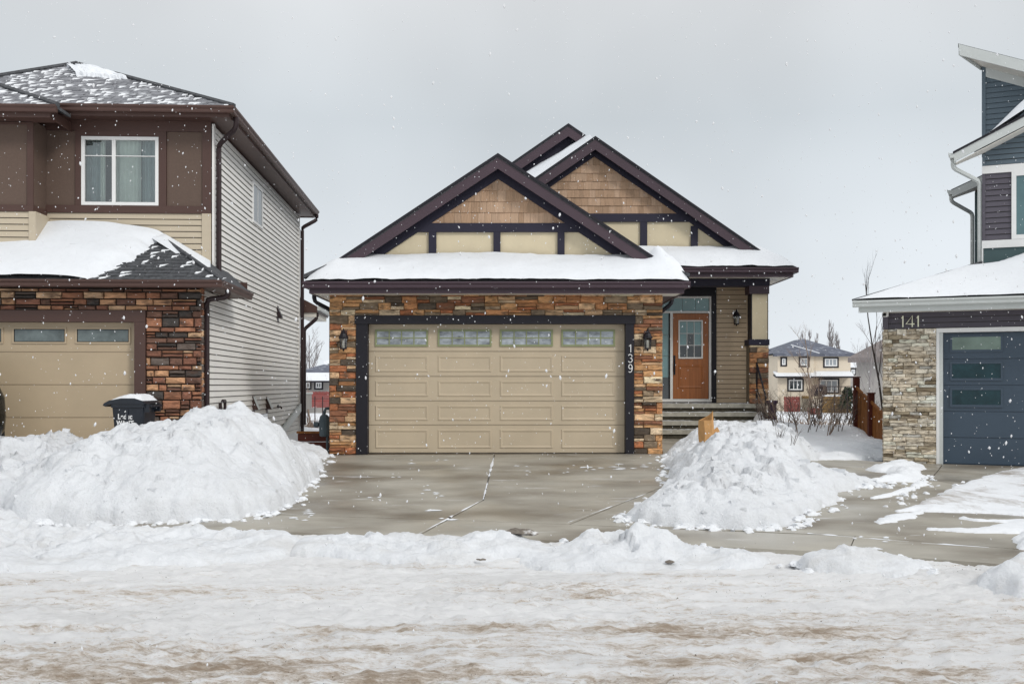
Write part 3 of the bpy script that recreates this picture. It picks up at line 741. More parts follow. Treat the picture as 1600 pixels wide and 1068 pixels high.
def embed(label, poly, hfun, edge, eseed, efreq, n, seed, s0, s1):
    """angular broken blocks of snow half sunk in a bank"""
    rr = random.Random(seed); mb = MB()
    xs = [p[0] for p in poly]; ys = [p[1] for p in poly]
    X = np.array([[rr.uniform(min(xs), max(xs)) for _ in range(n)]]); Y = np.array([[rr.uniform(min(ys), max(ys)) for _ in range(n)]])
    d = sdist(poly, X, Y)+edge*fbm(X*efreq, Y*efreq, eseed, 4)*1.6
    Z = zg(X, Y)+hfun(X, Y, np.maximum(d, 0))
    for x, y, z, q in zip(X[0], Y[0], Z[0], d[0]):
        if q < .04: continue
        s = s0+(s1-s0)*rr.random()**2.2; a = rr.uniform(0, 6.28); ti = rr.gauss(0, .35)
        vs = []
        for dz in (-.6, .42):
            for dx, dy in ((-1, -1), (1, -1), (1, 1), (-1, 1)):
                v = Vector((dx*rr.uniform(.55, 1.2), dy*rr.uniform(.5, 1.0)*.8, dz*rr.uniform(.7, 1.2)))*s
                v = Matrix.Rotation(a, 3, 'Z') @ (Matrix.Rotation(ti, 3, 'X') @ v); vs.append((x+v.x, y+v.y, z+v.z-.1*s))
        mb.add(vs, [(3, 2, 1, 0), (4, 5, 6, 7), (0, 1, 5, 4), (1, 2, 6, 5), (2, 3, 7, 6), (3, 0, 4, 7)])
    tag(mb.build('snow_blocks', SNOW_PILE, kind='stuff'), label, kind='stuff')
embed('broken blocks of crusted snow lying on the huge left bank', left_poly, pile_h(left_caps, 1.35, 0.8, 3, idp=3.0, ledge=0.10, ck=.6), .09, 3, 2.6, 300, 1, .015, .06)
embed('broken blocks of crusted snow lying on the low bank beside the black vehicle', lowleft, pile_h(low_caps, 0.6, 0.9, 23), .1, 3, 2.4, 260, 2, .03, .14)
embed('broken blocks of crusted snow lying on the right bank', right_poly, pile_h(right_caps, 0.8, 0.8, 57, idp=3, ck=.75), .10, 8, 2.6, 420, 3, .02, .085)

def clods():
    """loose crumbs of snow along the foot of the banks"""
    mb = MB(); rr = random.Random(5)
    def blob(x, y, z, r):
        vs = []; 
        for i in range(3):
            for k in range(6):
                q = 2*math.pi*(k+0.5*i)/6; zz = (-0.5+0.42*i)*r; rad = r*(1.1, 1.0, 0.5)[i]*rr.uniform(.5, 1.35)
                vs.append((x+rad*math.cos(q), y+rad*math.sin(q), z+zz+r*0.3))
        vs.append((x+rr.uniform(-.3, .3)*r, y, z+r*0.62))
        fs = []
        for i in range(2):
            for k in range(6): fs.append((i*6+k, i*6+(k+1) % 6, (i+1)*6+(k+1) % 6, (i+1)*6+k))
        fs += [(12+k, 12+(k+1) % 6, 18) for k in range(6)]
        mb.add(vs, fs)
    def along(poly, n, spread, rmax):
        L_ = [(poly[i], poly[i+1]) for i in range(len(poly)-1)]
        for _ in range(n):
            a, b = rr.choice(L_); t = rr.random()
            x = a[0]+(b[0]-a[0])*t+rr.gauss(0, spread); y = a[1]+(b[1]-a[1])*t+rr.gauss(0, spread)
            blob(x, y, float(zg(x, y)), rmax*rr.uniform(0.12, 1)**2.6)
    along(left_poly[0:9], 300, 0.09, 0.075)
    along(right_poly[0:16], 420, 0.10, 0.08)
    for pxs in ([(0, 822), (300, 832), (470, 850), (640, 844), (800, 852), (985, 842), (1110, 858), (1215, 884)], [(1245, 884), (1290, 874), (1420, 878), (1450, 893)], [(1350, 752), (1445, 744), (1400, 790), (1600, 735)]):
        along([G(*p) for p in pxs], 170, 0.10, 0.055)
    tag(mb.build('snow_crumbs', SNOW, smooth=False), 'loose crumbs of snow fallen from the ploughed banks', kind='stuff')
clods()

# ------------------------------------------------------------------ pieces shared by the houses
def stone_meshes(name, mat, n, rough, chamfer):
    rr = random.Random(len(name)); out = []
    for k in range(n):
        vs = []; u = chamfer
        ring = [(-.5, -.5), (0, -.5), (.5, -.5), (.5, 0), (.5, .5), (0, .5), (-.5, .5), (-.5, 0)]
        j = lambda a: rr.uniform(-a, a)
        wob = [(x+j(.012), z+j(.04)) for x, z in ring]
        vs += [(x, 0, z) for x, z in ring]
        vs += [(x, -0.72+j(rough*.4), z) for x, z in wob]
        vs += [(x*(1-u*0.6), -0.92+j(rough), z*(1-u*1.6)) for x, z in wob]
        vs += [(j(.2), -1.0+j(rough), j(.15))]
        fs = [(i, (i+1) % 8, 8+(i+1) % 8, 8+i) for i in range(8)] + [(8+i, 8+(i+1) % 8, 16+(i+1) % 8, 16+i) for i in range(8)] + [(16+i, 16+(i+1) % 8, 24) for i in range(8)]
        m = MB(); m.add(vs, fs); out.append(m.mesh(name, mat))
    return out
LEDGE = stone_meshes('ledger_stone', STONE, 8, 0.10, 0.14)
FIELD = stone_meshes('field_stone', STONE2, 8, 0.12, 0.22)

def lay_stones(parent, meshes, x0, x1, z0, z1, y, rh, lw, depth, pal, rr, gap=0.004, split=0.0, holes=None, skip=None):
    z = z0
    while z < z1-0.02:
        h = rr.uniform(*rh)
        if z+h > z1-0.035: h = z1-z
        x = x0 - 0.0; first = True
        while x < x1-0.02:
            w = rr.uniform(*lw)*(rr.uniform(.5, 1) if first else 1); first = False
            if x+w > x1-lw[0]*0.5: w = x1-x
            parts = [(z, h)]
            if rr.random() < split and h > 0.08: q = rr.uniform(.4, .6); parts = [(z, h*q), (z+h*q, h*(1-q))]
            for zz, hh in parts:
                if skip and skip(x, x+w, zz, zz+hh): continue
                d = depth*rr.uniform(.45, 1.25)
                c = pick(pal, rr)
                piece('stone', rr.choice(meshes), parent, (x+w/2, y, zz+hh/2), ((w-gap)*rr.choice((-1, 1)), d, (hh-gap)*rr.choice((-1, 1))), c)
            x += w
        z += h

def pick(pal, rr):
    c = rr.choices([p[0] for p in pal], [p[1] for p in pal])[0]; k = rr.uniform(.8, 1.2); g_ = sum(c)/3; c = tuple(v+(g_-v)*.11 for v in c)
    return tuple(min(.85, v*k) for v in c)

PAL_MAIN = [(S(212, 158, 102), 5), (S(200, 138, 86), 4), (S(184, 112, 68), 2.6), (S(224, 182, 136), 4), (S(234, 206, 168), 2.4), (S(134, 116, 94), 2.2), (S(92, 80, 68), 1.8), (S(150, 98, 68), 2), (S(172, 148, 118), 2)]
PAL_LEFT = [(S(140, 92, 70), 4), (S(168, 112, 80), 3), (S(196, 146, 104), 2.6), (S(118, 84, 68), 3), (S(104, 92, 84), 2), (S(76, 70, 66), 1.3), (S(210, 170, 130), 1.6)]
PAL_RIGHT = [(S(236, 226, 206), 5), (S(222, 208, 184), 5), (S(206, 190, 164), 3), (S(180, 164, 136), 2), (S(146, 130, 104), 1.2), (S(196, 192, 182), 1.5)]

def lap_boards(parent, mat, x0, x1, z0, z1, y, h, name='siding_board', face='-y', xfun=None):
    """overlapping vinyl boards, each a piece of its own"""
    n = max(1, round((z1-z0)/h)); h = (z1-z0)/n
    cache = {}
    for i in range(n):
        z = z0+i*h
        a, b = xfun(z, z+h) if xfun else (x0, x1)
        if b-a < .02: continue
        key = (round(a, 3), round(b, 3))
        if key not in cache:
            m = MB()
            if face == '-y': m.alongx([(y-.001, .011), (y-.022, .009), (y-.021, .018), (y-.005, h-.002), (y-.001, h-.002)], a, b)
            else: m.alongy([(y+.001, .013), (y+.024, .011), (y+.023, .020), (y+.005, h-.002), (y+.001, h-.002)], a, b)
            cache[key] = m.mesh(name, mat)
        piece(name, cache[key], parent, (0, 0, z+0.0005*(i % 2)))

def window(parent, x0, x1, z0, z1, y, cols, rows=1, fw=.05, bar=.03, hb=None, fmat=None, gmat=None, name='window', rowz=None, dep=.05):
    """frame with one pane of glass per opening; front face at y"""
    m = MB()
    m.box(x0, x0+fw, y, y+dep, z0, z1); m.box(x1-fw, x1, y, y+dep, z0, z1)
    m.box(x0+fw, x1-fw, y, y+dep, z0, z0+fw); m.box(x0+fw, x1-fw, y, y+dep, z1-fw, z1)
    xs = cols if isinstance(cols, list) else [x0+fw+(x1-x0-2*fw)*i/cols for i in range(1, cols)]
    zs = rowz if rowz is not None else [z0+fw+(z1-z0-2*fw)*i/rows for i in range(1, rows)]
    for x in xs: m.box(x-bar/2, x+bar/2, y+.006, y+dep-.004, z0+fw, z1-fw)
    ex = [x0+fw]+[v for x in xs for v in (x-bar/2, x+bar/2)]+[x1-fw]
    for z in zs:
        for i in range(0, len(ex), 2): m.box(ex[i], ex[i+1], y+.008, y+dep-.006, z-(hb or bar/3), z+(hb or bar/3))
    fo = m.build(name, fmat or WHITE, parent)
    ez_bar = hb if hb is not None else bar/3
    ez = [z0+fw]+[v for z in zs for v in (z-ez_bar, z+ez_bar)]+[z1-fw]
    for i in range(0, len(ex), 2):
        for k in range(0, len(ez), 2):
            p = MB(); p.box(ex[i], ex[i+1], y+dep*.5, y+dep*.5+.006, ez[k], ez[k+1]); p.build('pane', gmat or GLASS, fo)
    return fo

GUT = [(0, 0), (-.075, 0), (-.085, .02), (-.085, .055), (-.11, .085), (-.11, .115), (-.098, .115), (-.098, .095), (0, .095)]
def gutter_x(mb, x0, x1, y, ztop, s=1.0, d=-1):     # on a fascia whose face is at y; d = -1 faces -y
    mb.alongx([(y-d*-1*p[0]*s if d > 0 else y+p[0]*s, ztop-.115*s+p[1]*s) for p in GUT], x0, x1)
def gutter_y(mb, y0, y1, x, ztop, s=1.0, d=1):      # d = +1 faces +x
    mb.alongy([(x-d*p[0]*s, ztop-.115*s+p[1]*s) for p in GUT], y0, y1)

def spout(parent, pts, mat, r=.042, name='downspout'):
    m = MB(); pts = [Vector(p) for p in pts]; out = [pts[0]]
    for i in range(1, len(pts)-1):               # round the elbows
        a, b, c = pts[i-1], pts[i], pts[i+1]
        k1 = b+(a-b).normalized()*min(.07, (a-b).length*.4); k2 = b+(c-b).normalized()*min(.07, (c-b).length*.4)
        out += [k1, (k1+k2)/2*.5+b*.5, k2]
    out.append(pts[-1]); m.tube(out, r, 8)
    return m.build(name, mat, parent)

def lantern(parent, x, y, z, plate=BROWN_L, name='wall_lantern'):
    """coach lantern on a wall at y, centred on z; sub-parts roof, cage glass, lamp"""
    m = MB()
    m.box(x-.065, x+.065, y-.028, y, z-.03, z+.15, 1); m.box(x-.05, x+.05, y-.04, y-.026, z-.015, z+.135, 1)
    m.tube([(x, y-.03, z+.02), (x, y-.09, z+.0), (x, y-.15, z+.03)], .010, 6)
    c = y-.15
    for sx, sy in ((-1, -1), (1, -1), (1, 1), (-1, 1)):
        m.tube([(x+sx*.046, c+sy*.046, z-.20), (x+sx*.060, c+sy*.060, z-.01)], .009, 5)
    m.box(x-.055, x+.055, c-.055, c+.055, z-.215, z-.195); m.lathe([(.001, -.02), (.02, -.01), (.016, .015), (.03, .02)], (x, c, z-.235), 8)
    o = m.build(name, [BLACK, plate], parent)
    r_ = MB(); r_.lathe([(.095, -.012), (.098, 0), (.078, .03), (.062, .075), (.035, .10), (.020, .12), (.026, .135), (.012, .15), (.014, .165), (.002, .18)], (x, c, z), 8)
    r_.build('lantern_cap', BLACK, o)
    g_ = MB(); g_.lathe([(.055, -.195), (.070, -.012)], (x, c, z), 4); g_.build('lantern_glass', LAMPGLASS, o)
    b_ = MB(); b_.lathe([(.024, -.19), (.026, -.06), (.02, -.04)], (x, c, z), 10); b_.build('lamp_tube', BULB, o)
    return o

DIG = {'1': [[(.22, .78), (.55, 1), (.55, 0)]],
       '3': [[(.08, .86), (.3, 1), (.6, .98), (.82, .80), (.74, .60), (.42, .53), (.76, .46), (.86, .24), (.68, .04), (.34, 0), (.06, .14)]],
       '9': [[(.84, .64), (.66, .46), (.36, .44), (.14, .62), (.18, .86), (.42, 1), (.68, .94), (.84, .70), (.82, .36), (.66, .08), (.36, 0), (.14, .10)]],
       '4': [[(.74, 0), (.74, 1), (.04, .26), (1.0, .26)]]}
def numeral(parent, ch, x, y, z, w, h, t, mat):
    m = MB()
    for st in DIG[ch]:
        m.tube([(x+p[0]*w, y, z+p[1]*h) for p in st], t, 6)
    return m.build('house_number', mat, parent)

def raised_panel(mb, x0, x1, z0, z1, y):
    rings = [(0, 0), (.012, .012), (.028, .012), (.052, .002), (.052, .001)]
    vs = []
    for ins, out in rings:
        vs += [(x0+ins, y-out, z0+ins), (x1-ins, y-out, z0+ins), (x1-ins, y-out, z1-ins), (x0+ins, y-out, z1-ins)]
    fs = []
    for i in range(len(rings)-1):
        for k in range(4): fs.append((i*4+k, i*4+(k+1) % 4, (i+1)*4+(k+1) % 4, (i+1)*4+k))
    b = (len(rings)-1)*4; fs.append((b, b+1, b+2, b+3))
    mb.add(vs, fs)

def gable(root, fr, yw, yr, yb, out_px, in_y, sl, zbot, band, posts, xe, ye, roofname='roof', rake=.28, shake=True, fade=True, soff=None):
    """dressed gable: roof planes, rake boards, frieze, band, posts, stucco field, shake shingles"""
    A = fr.at(*out_px, yr); xa, zo = A.x, A.z
    zi = fr.at(out_px[0], in_y, yw).z
    zline = lambda x, z: z-sl*abs(x-xa)
    g_ = MB(); wz = zo-.10
    g_.xz([(xa, wz), (xa-(wz-zbot)/sl, zbot), (xa+(wz-zbot)/sl, zbot)], yw, yw+.12)
    gb = g_.build('gable_wall', STUCCO, root)
    f_ = MB(); z1 = zo-.06
    for s in (-1, 1):
        f_.xz([(xa, zi), (xa, z1), (xa+s*(z1-zbot)/sl, zbot), (xa+s*(zi-zbot)/sl, zbot)], yw-.05, yw-.001)
    f_.build('frieze_board', NAVY, gb)
    b0, b1 = band; f2 = MB()
    f2.xz([(xa-(zi-b0)/sl, b0), (xa+(zi-b0)/sl, b0), (xa+(zi-b1)/sl, b1), (xa-(zi-b1)/sl, b1)], yw-.056, yw-.002)
    f2.build('band_board', NAVY, gb)
    for p0, p1 in posts:
        xp0, xp1 = fr.at(p0, 400, yw).x, fr.at(p1, 400, yw).x
        p_ = MB(); zt = min(b0, zline(xp0, zi)+.05, zline(xp1, zi)+.05); p_.box(xp0, xp1, yw-.052, yw-.002, zbot, zt-.001); p_.build('post_board', NAVY, gb)
    if shake:                                     # each shingle its own piece, cut to the slope
        n = max(3, round((zi-b1)/.19)); h = (zi-b1)/n; rr = random.Random(int(xa*100)+5)
        for i in range(n):
            za, zb_ = b1+i*h, b1+(i+1)*h
            lim = (zi+.03-za)/sl; x = xa-lim
            while x < xa+lim:
                w = rr.choice((.10, .13, .16, .2)); a, b = x+.002, min(x+w-.002, xa+lim)
                x += w
                top = lambda q: min(zb_+.02, zline(q, zi+.03))
                pts = [(a, za-rr.uniform(0, .008)), (b, za-rr.uniform(0, .008))]
                for q in sorted({b, a, min(max(xa, a), b), min(max(xa-(zi+.03-zb_-.02)/sl, a), b), min(max(xa+(zi+.03-zb_-.02)/sl, a), b)}, reverse=True):
                    if top(q) > za+.002: pts.append((q, top(q)))
                if len(pts) < 4 and len(pts) != 3: continue
                m = MB(); dp = rr.uniform(.018, .026)
                yy = lambda z: yw-.004-dp*max(0, (zb_-z)/h)
                k = len(pts)
                m.add([(p[0], yy(p[1]), p[1]) for p in pts]+[(p[0], yw-.001, p[1]) for p in pts],
                      [tuple(range(k))]+[(i_, (i_+1) % k, (i_+1) % k+k, i_+k) for i_ in range(k)])
                o = m.build('shingle', SHAKE, gb); c = rr.choice((S(170, 142, 118), S(164, 135, 110), S(178, 150, 126), S(158, 130, 106)))
                kk = rr.uniform(.9, 1.12); o.color = (*[min(.9, v*kk*1.12) for v in c], 1)
    # roof planes; eave corner runs to a hip where the snow skirt begins
    for s in (-1, 1):
        xr_, xe_ = (xe[0][0], xe[0][1]) if s < 0 else (xe[1][0], xe[1][1])
        zz = lambda x: zline(x, zo)
        top = [(xa, yr-.035, zo), (xa, yb, zo), (xe_, yb, zz(xe_)), (xe_, ye, zz(xe_)), (xr_, yr-.035, zz(xr_))]
        r_ = MB(); r_.ext(top, (0, 0, -.07)); r_.build(roofname, SHINGLE, root)
        k = MB()
        k.xz([(xa, zo-.012), (xa, zo-rake), (xr_, zz(xr_)-rake), (xr_, zz(xr_)-.012)], yr-.03, yr-.002)
        k.build('rake_board', PLUM, root)
        k = MB(); k.xz([(xa, zo+.012), (xa, zo-.045), (xr_, zz(xr_)-.045), (xr_, zz(xr_)+.012)], yr-.06, yr-.031); k.build('drip_edge', BLACK, root)
        k = MB(); k.ext([(xa, yr-.002, zo-.10), (xa, yw, zo-.10), (xr_, yw, zz(xr_)-.10), (xr_, yr-.002, zz(xr_)-.10)], (0, 0, -.02)); k.build('rake_soffit', PLUM, root)
    return xa, zo, gb

def snow_quad(name, label, bl, br, tr, tl, tfun, nu=90, nv=26, mat=None, lift=0.01, seed=1):
    """snow lying on a roof plane: corners bottom-left, bottom-right, top-right, top-left"""
    bl, br, tr, tl = (np.array(p, float) for p in (bl, br, tr, tl))
    U, V = np.meshgrid(np.linspace(0, 1, nu), np.linspace(0, 1, nv))
    P = ((1-U)*(1-V))[..., None]*bl + (U*(1-V))[..., None]*br + (U*V)[..., None]*tr + ((1-U)*V)[..., None]*tl
    t = tfun(U, V, P)
    Z = P[..., 2]+lift+np.maximum(t, -0.02)
    Yo = P[..., 1]-np.maximum(t, 0)*0.35
    o = grid_mesh(name, P[..., 0], Yo, Z, mat or SNOW_ROOF, keep=t > 0)
    return tag(o, label, 'roof snow')

# ------------------------------------------------------------------ the stone fronted house, number 139
MZ = 0.279
H = Fr(-0.27, 20.0, MZ, 0)
main = thing('house', 'low beige house with two shingled gables, orange stone and the number 139', 'house', H.o)
def hx(px, ly=0.0): return H.at(px, 600, ly).x
def hz(py, ly=0.0): return H.at(800, py, ly).z
rr = random.Random(12)
# garage shell
m = MB(); gx0, gx1 = hx(517), hx(1034); zsoff = hz(457)
m.box(gx0, gx1, .26, 7.2, -.1, zsoff+.05)
body = m.build('wall', SIDING, main)
sw = MB(); dx0, dx1, dtop = hx(575), hx(977), hz(505)
jl0, jl1, jr0, jr1 = hx(557), dx0, dx1, hx(990)
ht0, ht1 = hz(506), hz(493)
sw.box(gx0, jl0+.02, .02, .25, -.1, ht0); sw.box(jr1-.02, gx1, .02, .25, -.1, ht0); sw.box(gx0, gx1, .02, .25, ht0, zsoff+.04)
sw = sw.build('stone_wall', MORTAR_P, main)
hl, hr_ = hx(555), hx(992)
lay_stones(sw, LEDGE, hx(515), jl0, 0, ht0, .02, (.105, .135), (.2, .42), .075, PAL_MAIN, rr, .006, .42)
lay_stones(sw, LEDGE, jr1, hx(1035), 0, ht0, .02, (.105, .135), (.2, .42), .075, PAL_MAIN, rr, .006, .42)
lay_stones(sw, LEDGE, hx(515), hl, ht0, ht1, .02, (.1, .16), (.2, .42), .075, PAL_MAIN, rr, .006, .4)
lay_stones(sw, LEDGE, hr_, hx(1035), ht0, ht1, .02, (.1, .16), (.2, .42), .075, PAL_MAIN, rr, .006, .4)
lay_stones(sw, LEDGE, hx(515), hx(1035), ht1, zsoff, .02, (.105, .135), (.22, .46), .075, PAL_MAIN, rr, .006, .42)
tr = MB(); tr.box(jl0, jl1, -.06, .2, 0, ht0); tr.box(jr0, jr1, -.06, .2, 0, ht0); tr.box(hl, hr_, -.08, .2, ht0, ht1)
trim = tr.build('door_trim', BLACK, main)
# sectional door
gd = MB(); gd.box(dx0, dx1, .19, .22, 0, dtop); gd = gd.build('garage_door', DOORPAINT, main)
secz = [hz(y, .12) for y in (709, 664, 626.5, 588, 549, 505)]
secz[0] = 0.012
cols_px = [(586, 669), (684, 768), (781, 864), (877, 961)]
for i in range(5):
    m = MB(); z0, z1 = secz[i]+.003, secz[i+1]-.003
    m.box(dx0+.002, dx1-.002, .13, .189, z0+.012, z1-.012)
    m.box(dx0+.002, dx1-.002, .137, .188, z0, z0+.0118); m.box(dx0+.002, dx1-.002, .137, .188, z1-.0118, z1)
    m.build('door_section', DOORPAINT, gd)
    for a, b in cols_px:
        x0, x1 = hx(a, .12), hx(b, .12)
        if i < 4:
            p = MB(); raised_panel(p, x0, x1, z0+.085, z1-.075, .1295); p.build('raised_panel', DOORPAINT, gd)
        else:
            za, zb = hz(541, .12), hz(514.5, .12)
            f_ = MB(); fw = .035
            f_.box(x0, x1, .108, .129, za, za+fw); f_.box(x0, x1, .108, .129, zb-fw, zb); f_.box(x0, x0+fw, .108, .129, za+fw, zb-fw); f_.box(x1-fw, x1, .108, .129, za+fw, zb-fw)
            ix0, ix1, iz0, iz1 = x0+fw, x1-fw, za+fw, zb-fw
            for k in (1, 2, 3):
                xx = ix0+(ix1-ix0)*k/4; f_.box(xx-.010, xx+.010, .114, .129, iz0, iz1)
            zz = (iz0+iz1)/2
            for k in range(4):
                a_ = ix0+(ix1-ix0)*k/4+(.010 if k else 0); b_ = ix0+(ix1-ix0)*(k+1)/4-(.010 if k < 3 else 0)
                f_.box(a_, b_, .116, .129, zz-.010, zz+.010)
                for (c_, d_) in ((iz0, zz-.010), (zz+.010, iz1)):
                    q = MB(); q.box(a_, b_, .1215, .1292, c_, d_); q.build('window_pane', PANE, gd)
            f_.build('window_frame', OLIVE, gd)
q = MB(); q.box(dx0, dx1, .125, .19, 0, .0115); q.build('door_seal', RUBBER, gd)
lantern(main, hx(539), -.03, hz(528)); lantern(main, hx(1010), -.03, hz(528))
for ch, y0 in (('1', 550.5), ('3', 566), ('9', 581.5)):
    numeral(main, ch, hx(980.5), -.072, hz(y0), .095, .150, .0095, NUM_WHITE)
# garage gable, eaves and skirt
s1 = .661
YR, YW, YE = .10, .40, -.60
pk = H.at(778, 241, YR); zl = lambda x: pk.z-s1*abs(x-pk.x)
xeL, xeR = H.at(474, 440, YE).x, H.at(1078, 440, YE).x
rkL, rkR = H.at(531, 403, YR).x, H.at(1042, 415, YR).x
ze = H.at(800, 440, YE).z
ztop1 = H.at(800, 404, YW).z
gable(main, H, YW, YR, 8.0, (778, 241), 280, s1, hz(425, YW), (hz(363, YW), hz(349, YW)), [(670, 682), (771, 782), (871, 882)], ((rkL, xeL), (rkR, xeR)), YE)
m = MB(); m.ext([(xeL, YE, ze), (xeR, YE, ze), (rkR, YW, ztop1), (rkL, YW, ztop1)], (0, 0, -.06)); m.build('roof', SHINGLE, main)
zf = ze-.06
m = MB(); m.box(xeL+.10, xeR-.10, YE+.03, YE+.06, H.at(800, 458, YE).z, zf); m.box(xeL+.10, xeL+.13, YE+.061, 7.0, H.at(800, 458, YE).z, zf); m.box(xeR-.13, xeR-.10, YE+.061, 7.0, H.at(800, 458, YE).z, zf)
m.build('fascia', PLUM, main)
m = MB(); gutter_x(m, xeL, xeR, YE+.03, ze, 1.05); gutter_y(m, YE+.031, 7.0, xeR-.10, ze, 1.0, 1); gutter_y(m, YE+.031, 7.0, xeL+.10, ze, 1.0, -1); m.build('gutter', PLUM, main)
zs = H.at(800, 458, YE).z+.015
m = MB(); m.box(xeL+.13, xeR-.13, YE+.061, .26, zs, zs+.012); m.box(xeL+.131, gx0, .261, 7.0, zs, zs+.012); m.build('soffit', SOFFIT_B, main)
m = MB(); m.box(gx1, xeR-.131, .261, 7.0, zs, zs+.012); m.build('soffit', PLUM, main)
a = H.at(490, 459, YE+.45); b = H.at(497, 471, YE+.55)
spout(main, [(xeL+.05, .2, ze-.1), (xeL+.05, .2, ze-.3), (gx0-.05, .35, ze-.46), (gx0-.05, .35, ze-.75), (gx0-.05, .35, 0)], BLACK)
spout(main, [(xeR-.06, 1.2, ze-.1), (xeR-.06, 1.2, ze-.26), (gx1+.05, 1.3, ze-.52), (gx1+.05, 1.3, 0)], BLACK)
# snow on the front skirt
def skirt_t(bump_r=True, seed=3, T=.10):
    def f(U, V, P):
        side = np.minimum(U, 1-U)*60; fr_ = 1-np.exp(-V*9)
        t = T*(0.30+0.5*vnoise(P[..., 0]*2.3, V*0+1, seed+5)*np.exp(-V*5)+0.55*fr_)*np.clip(side*0.6+.15, 0, 1)+.012*fbm(P[..., 0]*6, V*5, seed+8, 3) + .025*fbm(P[..., 0]*.9, V*1.6, seed, 3)*fr_
        t = t+.05*np.sin(np.clip(V, 0, 1)*np.pi)*(.6+.4*vnoise(P[..., 0]*.8, V*0+2, seed))
        if bump_r: t = t+.16*np.exp(-((U-.955)/.022)**2)*smooth(.35, .95, V)+.05*np.exp(-((U-.45)/.2)**2)*V
        return np.maximum(t, .012)
    return f
o2 = H.o
W_ = lambda x, y, z: (x+o2.x, y+o2.y, z+o2.z)
snow_quad('roof_snow', 'smooth white snow strip on the roof skirt above the garage door', W_(xeL+.02, YE-.03, ze), W_(xeR-.02, YE-.03, ze), W_(rkR+.14, YW-.06, ztop1), W_(rkL-.05, YW-.06, ztop1), skirt_t(True, 3, .07))

# the main gable behind the garage, over the front door
E2, B2, R2, W2 = 4.9, 5.4, 5.5, 5.8
s2 = .69
pk2 = H.at(930, 214, R2); zl2 = lambda x: pk2.z-s2*abs(x-pk2.x)
xe2R = H.at(1247, 418, E2).x; rk2R = H.at(1188, 394, R2).x
xe2L = 2*pk2.x-xe2R; rk2L = 2*pk2.x-rk2R
ze2 = H.at(800, 418, E2).z; ztop2 = H.at(800, 389, W2).z
gable(main, H, W2, R2, 9.0, (930, 214), 245, s2, hz(400, W2), (hz(347, W2), hz(334, W2)), [(1000, 1011), (1079, 1090)], ((rk2L, xe2L), (rk2R, xe2R)), E2, rake=.31)
m = MB(); m.ext([(2.2, E2, ze2), (xe2R, E2, ze2), (rk2R, W2, ztop2), (2.2, W2, ztop2)], (0, 0, -.06)); m.build('roof', SHINGLE, main)
zf2 = H.at(800, 432.5, E2).z
m = MB(); m.box(3.0, xe2R-.10, E2+.03, E2+.06, zf2, ze2-.06); m.box(xe2R-.13, xe2R-.10, E2+.061, 12.0, zf2, ze2-.06); m.build('fascia', PLUM, main)
m = MB(); gutter_x(m, 3.0, xe2R, E2+.03, ze2, 1.05); gutter_y(m, E2+.031, 12.0, xe2R-.10, ze2, 1.0, 1); m.build('gutter', PLUM, main)
m = MB(); m.box(2.9, xe2R-.131, E2+.061, 12.0, zf2+.015, zf2+.03); m.build('soffit', SOFFIT_B, main)
snow_quad('roof_snow', 'smooth white snow strip on the porch roof skirt above the front door', W_(3.05, E2-.03, ze2), W_(xe2R-.02, E2-.03, ze2), W_(rk2R+.10, W2-.06, ztop2), W_(2.3, W2-.06, ztop2), skirt_t(False, 8, .06), nu=60)
# third gable and the snow caught between
R3, W3 = 8.5, 8.8
s3 = .69
pk3 = H.at(888, 194, R3)
zb3 = pk3.z-2.6
x3 = (2.9/s3)
gable(main, H, W3, R3, 16, (888, 194), 262, s3, pk3.z-2.7, (pk3.z-2.6, pk3.z-2.5), [], ((pk3.x-x3, pk3.x-x3-.1), (pk3.x+x3, pk3.x+x3+.1)), R3-.1, shake=False, rake=.33)
A0 = Vector((pk2.x-.02, R2+.1, pk2.z-.02)); dxl = 1.9
ftop = lambda x, pk_, y, drop, s: (x, y, pk_.z-drop-s*abs(x-pk_.x))
xl2 = pk2.x-dxl; xl3 = pk3.x-dxl-.35
def gap_t(U, V, P):
    return .06+.05*fbm(P[..., 0]*1.3, V*2, 77, 3)+.10*np.sin(V*np.pi)*vnoise(U*2, V, 9)
p_bl = ftop(xl2, pk2, R2+.15, .02, s2); p_br = ftop(pk2.x-.05, pk2, R2+.15, .02, s2)
p_tr = (pk2.x-.02, W3-.07, H.at(926, 218, W3).z); p_tl = ftop(pk3.x-dxl, pk3, W3-.07, .50, s3)
snow_quad('roof_snow', 'white snow wedge caught between the two rear gable peaks', W_(*p_bl), W_(*p_br), W_(*p_tr), W_(*p_tl), gap_t, 40, 30)
m = MB(); m.ext([p_bl, p_br, p_tr, p_tl], (0, 0, -.08)); m.build('roof', SHINGLE, main)

# porch: walls, beam, column, door, steps
YD = 6.6
lz = hz(630.5, 5.4)                 # landing
m = MB(); px0 = hx(1119, YD); px1 = H.at(1203, 600, B2+.02).x
m.box(2.9, px1-.25, YD+.10, 16.0, -.2, hz(440, YD)); m.build('wall', SIDING, main)
swd = MB(); swd.box(px0, px1-.3, YD+.02, YD+.099, lz, hz(446, YD)); swd = swd.build('siding_wall', LAP_SHADE, main)
lap_boards(swd, SIDING, px0, hx(1172, YD)+.1, lz, hz(446, YD), YD+.02, .116)
side = MB(); side.box(px1-.249, px1-.20, YD+.10, 16.0, -.2, hz(440, YD)); side.build('siding_wall', SIDING, main)
m = MB(); m.box(2.9, px0, YD-.04, YD+.099, hz(463, YD), hz(446, YD)); m.box(hx(1111, YD), px0-.001, YD-.05, YD+.099, lz, hz(463, YD)-.001); m.box(2.9, hx(1111, YD), YD+.0, YD+.099, lz, hz(627.5, YD)); m.build('entry_trim', BLACK, main)
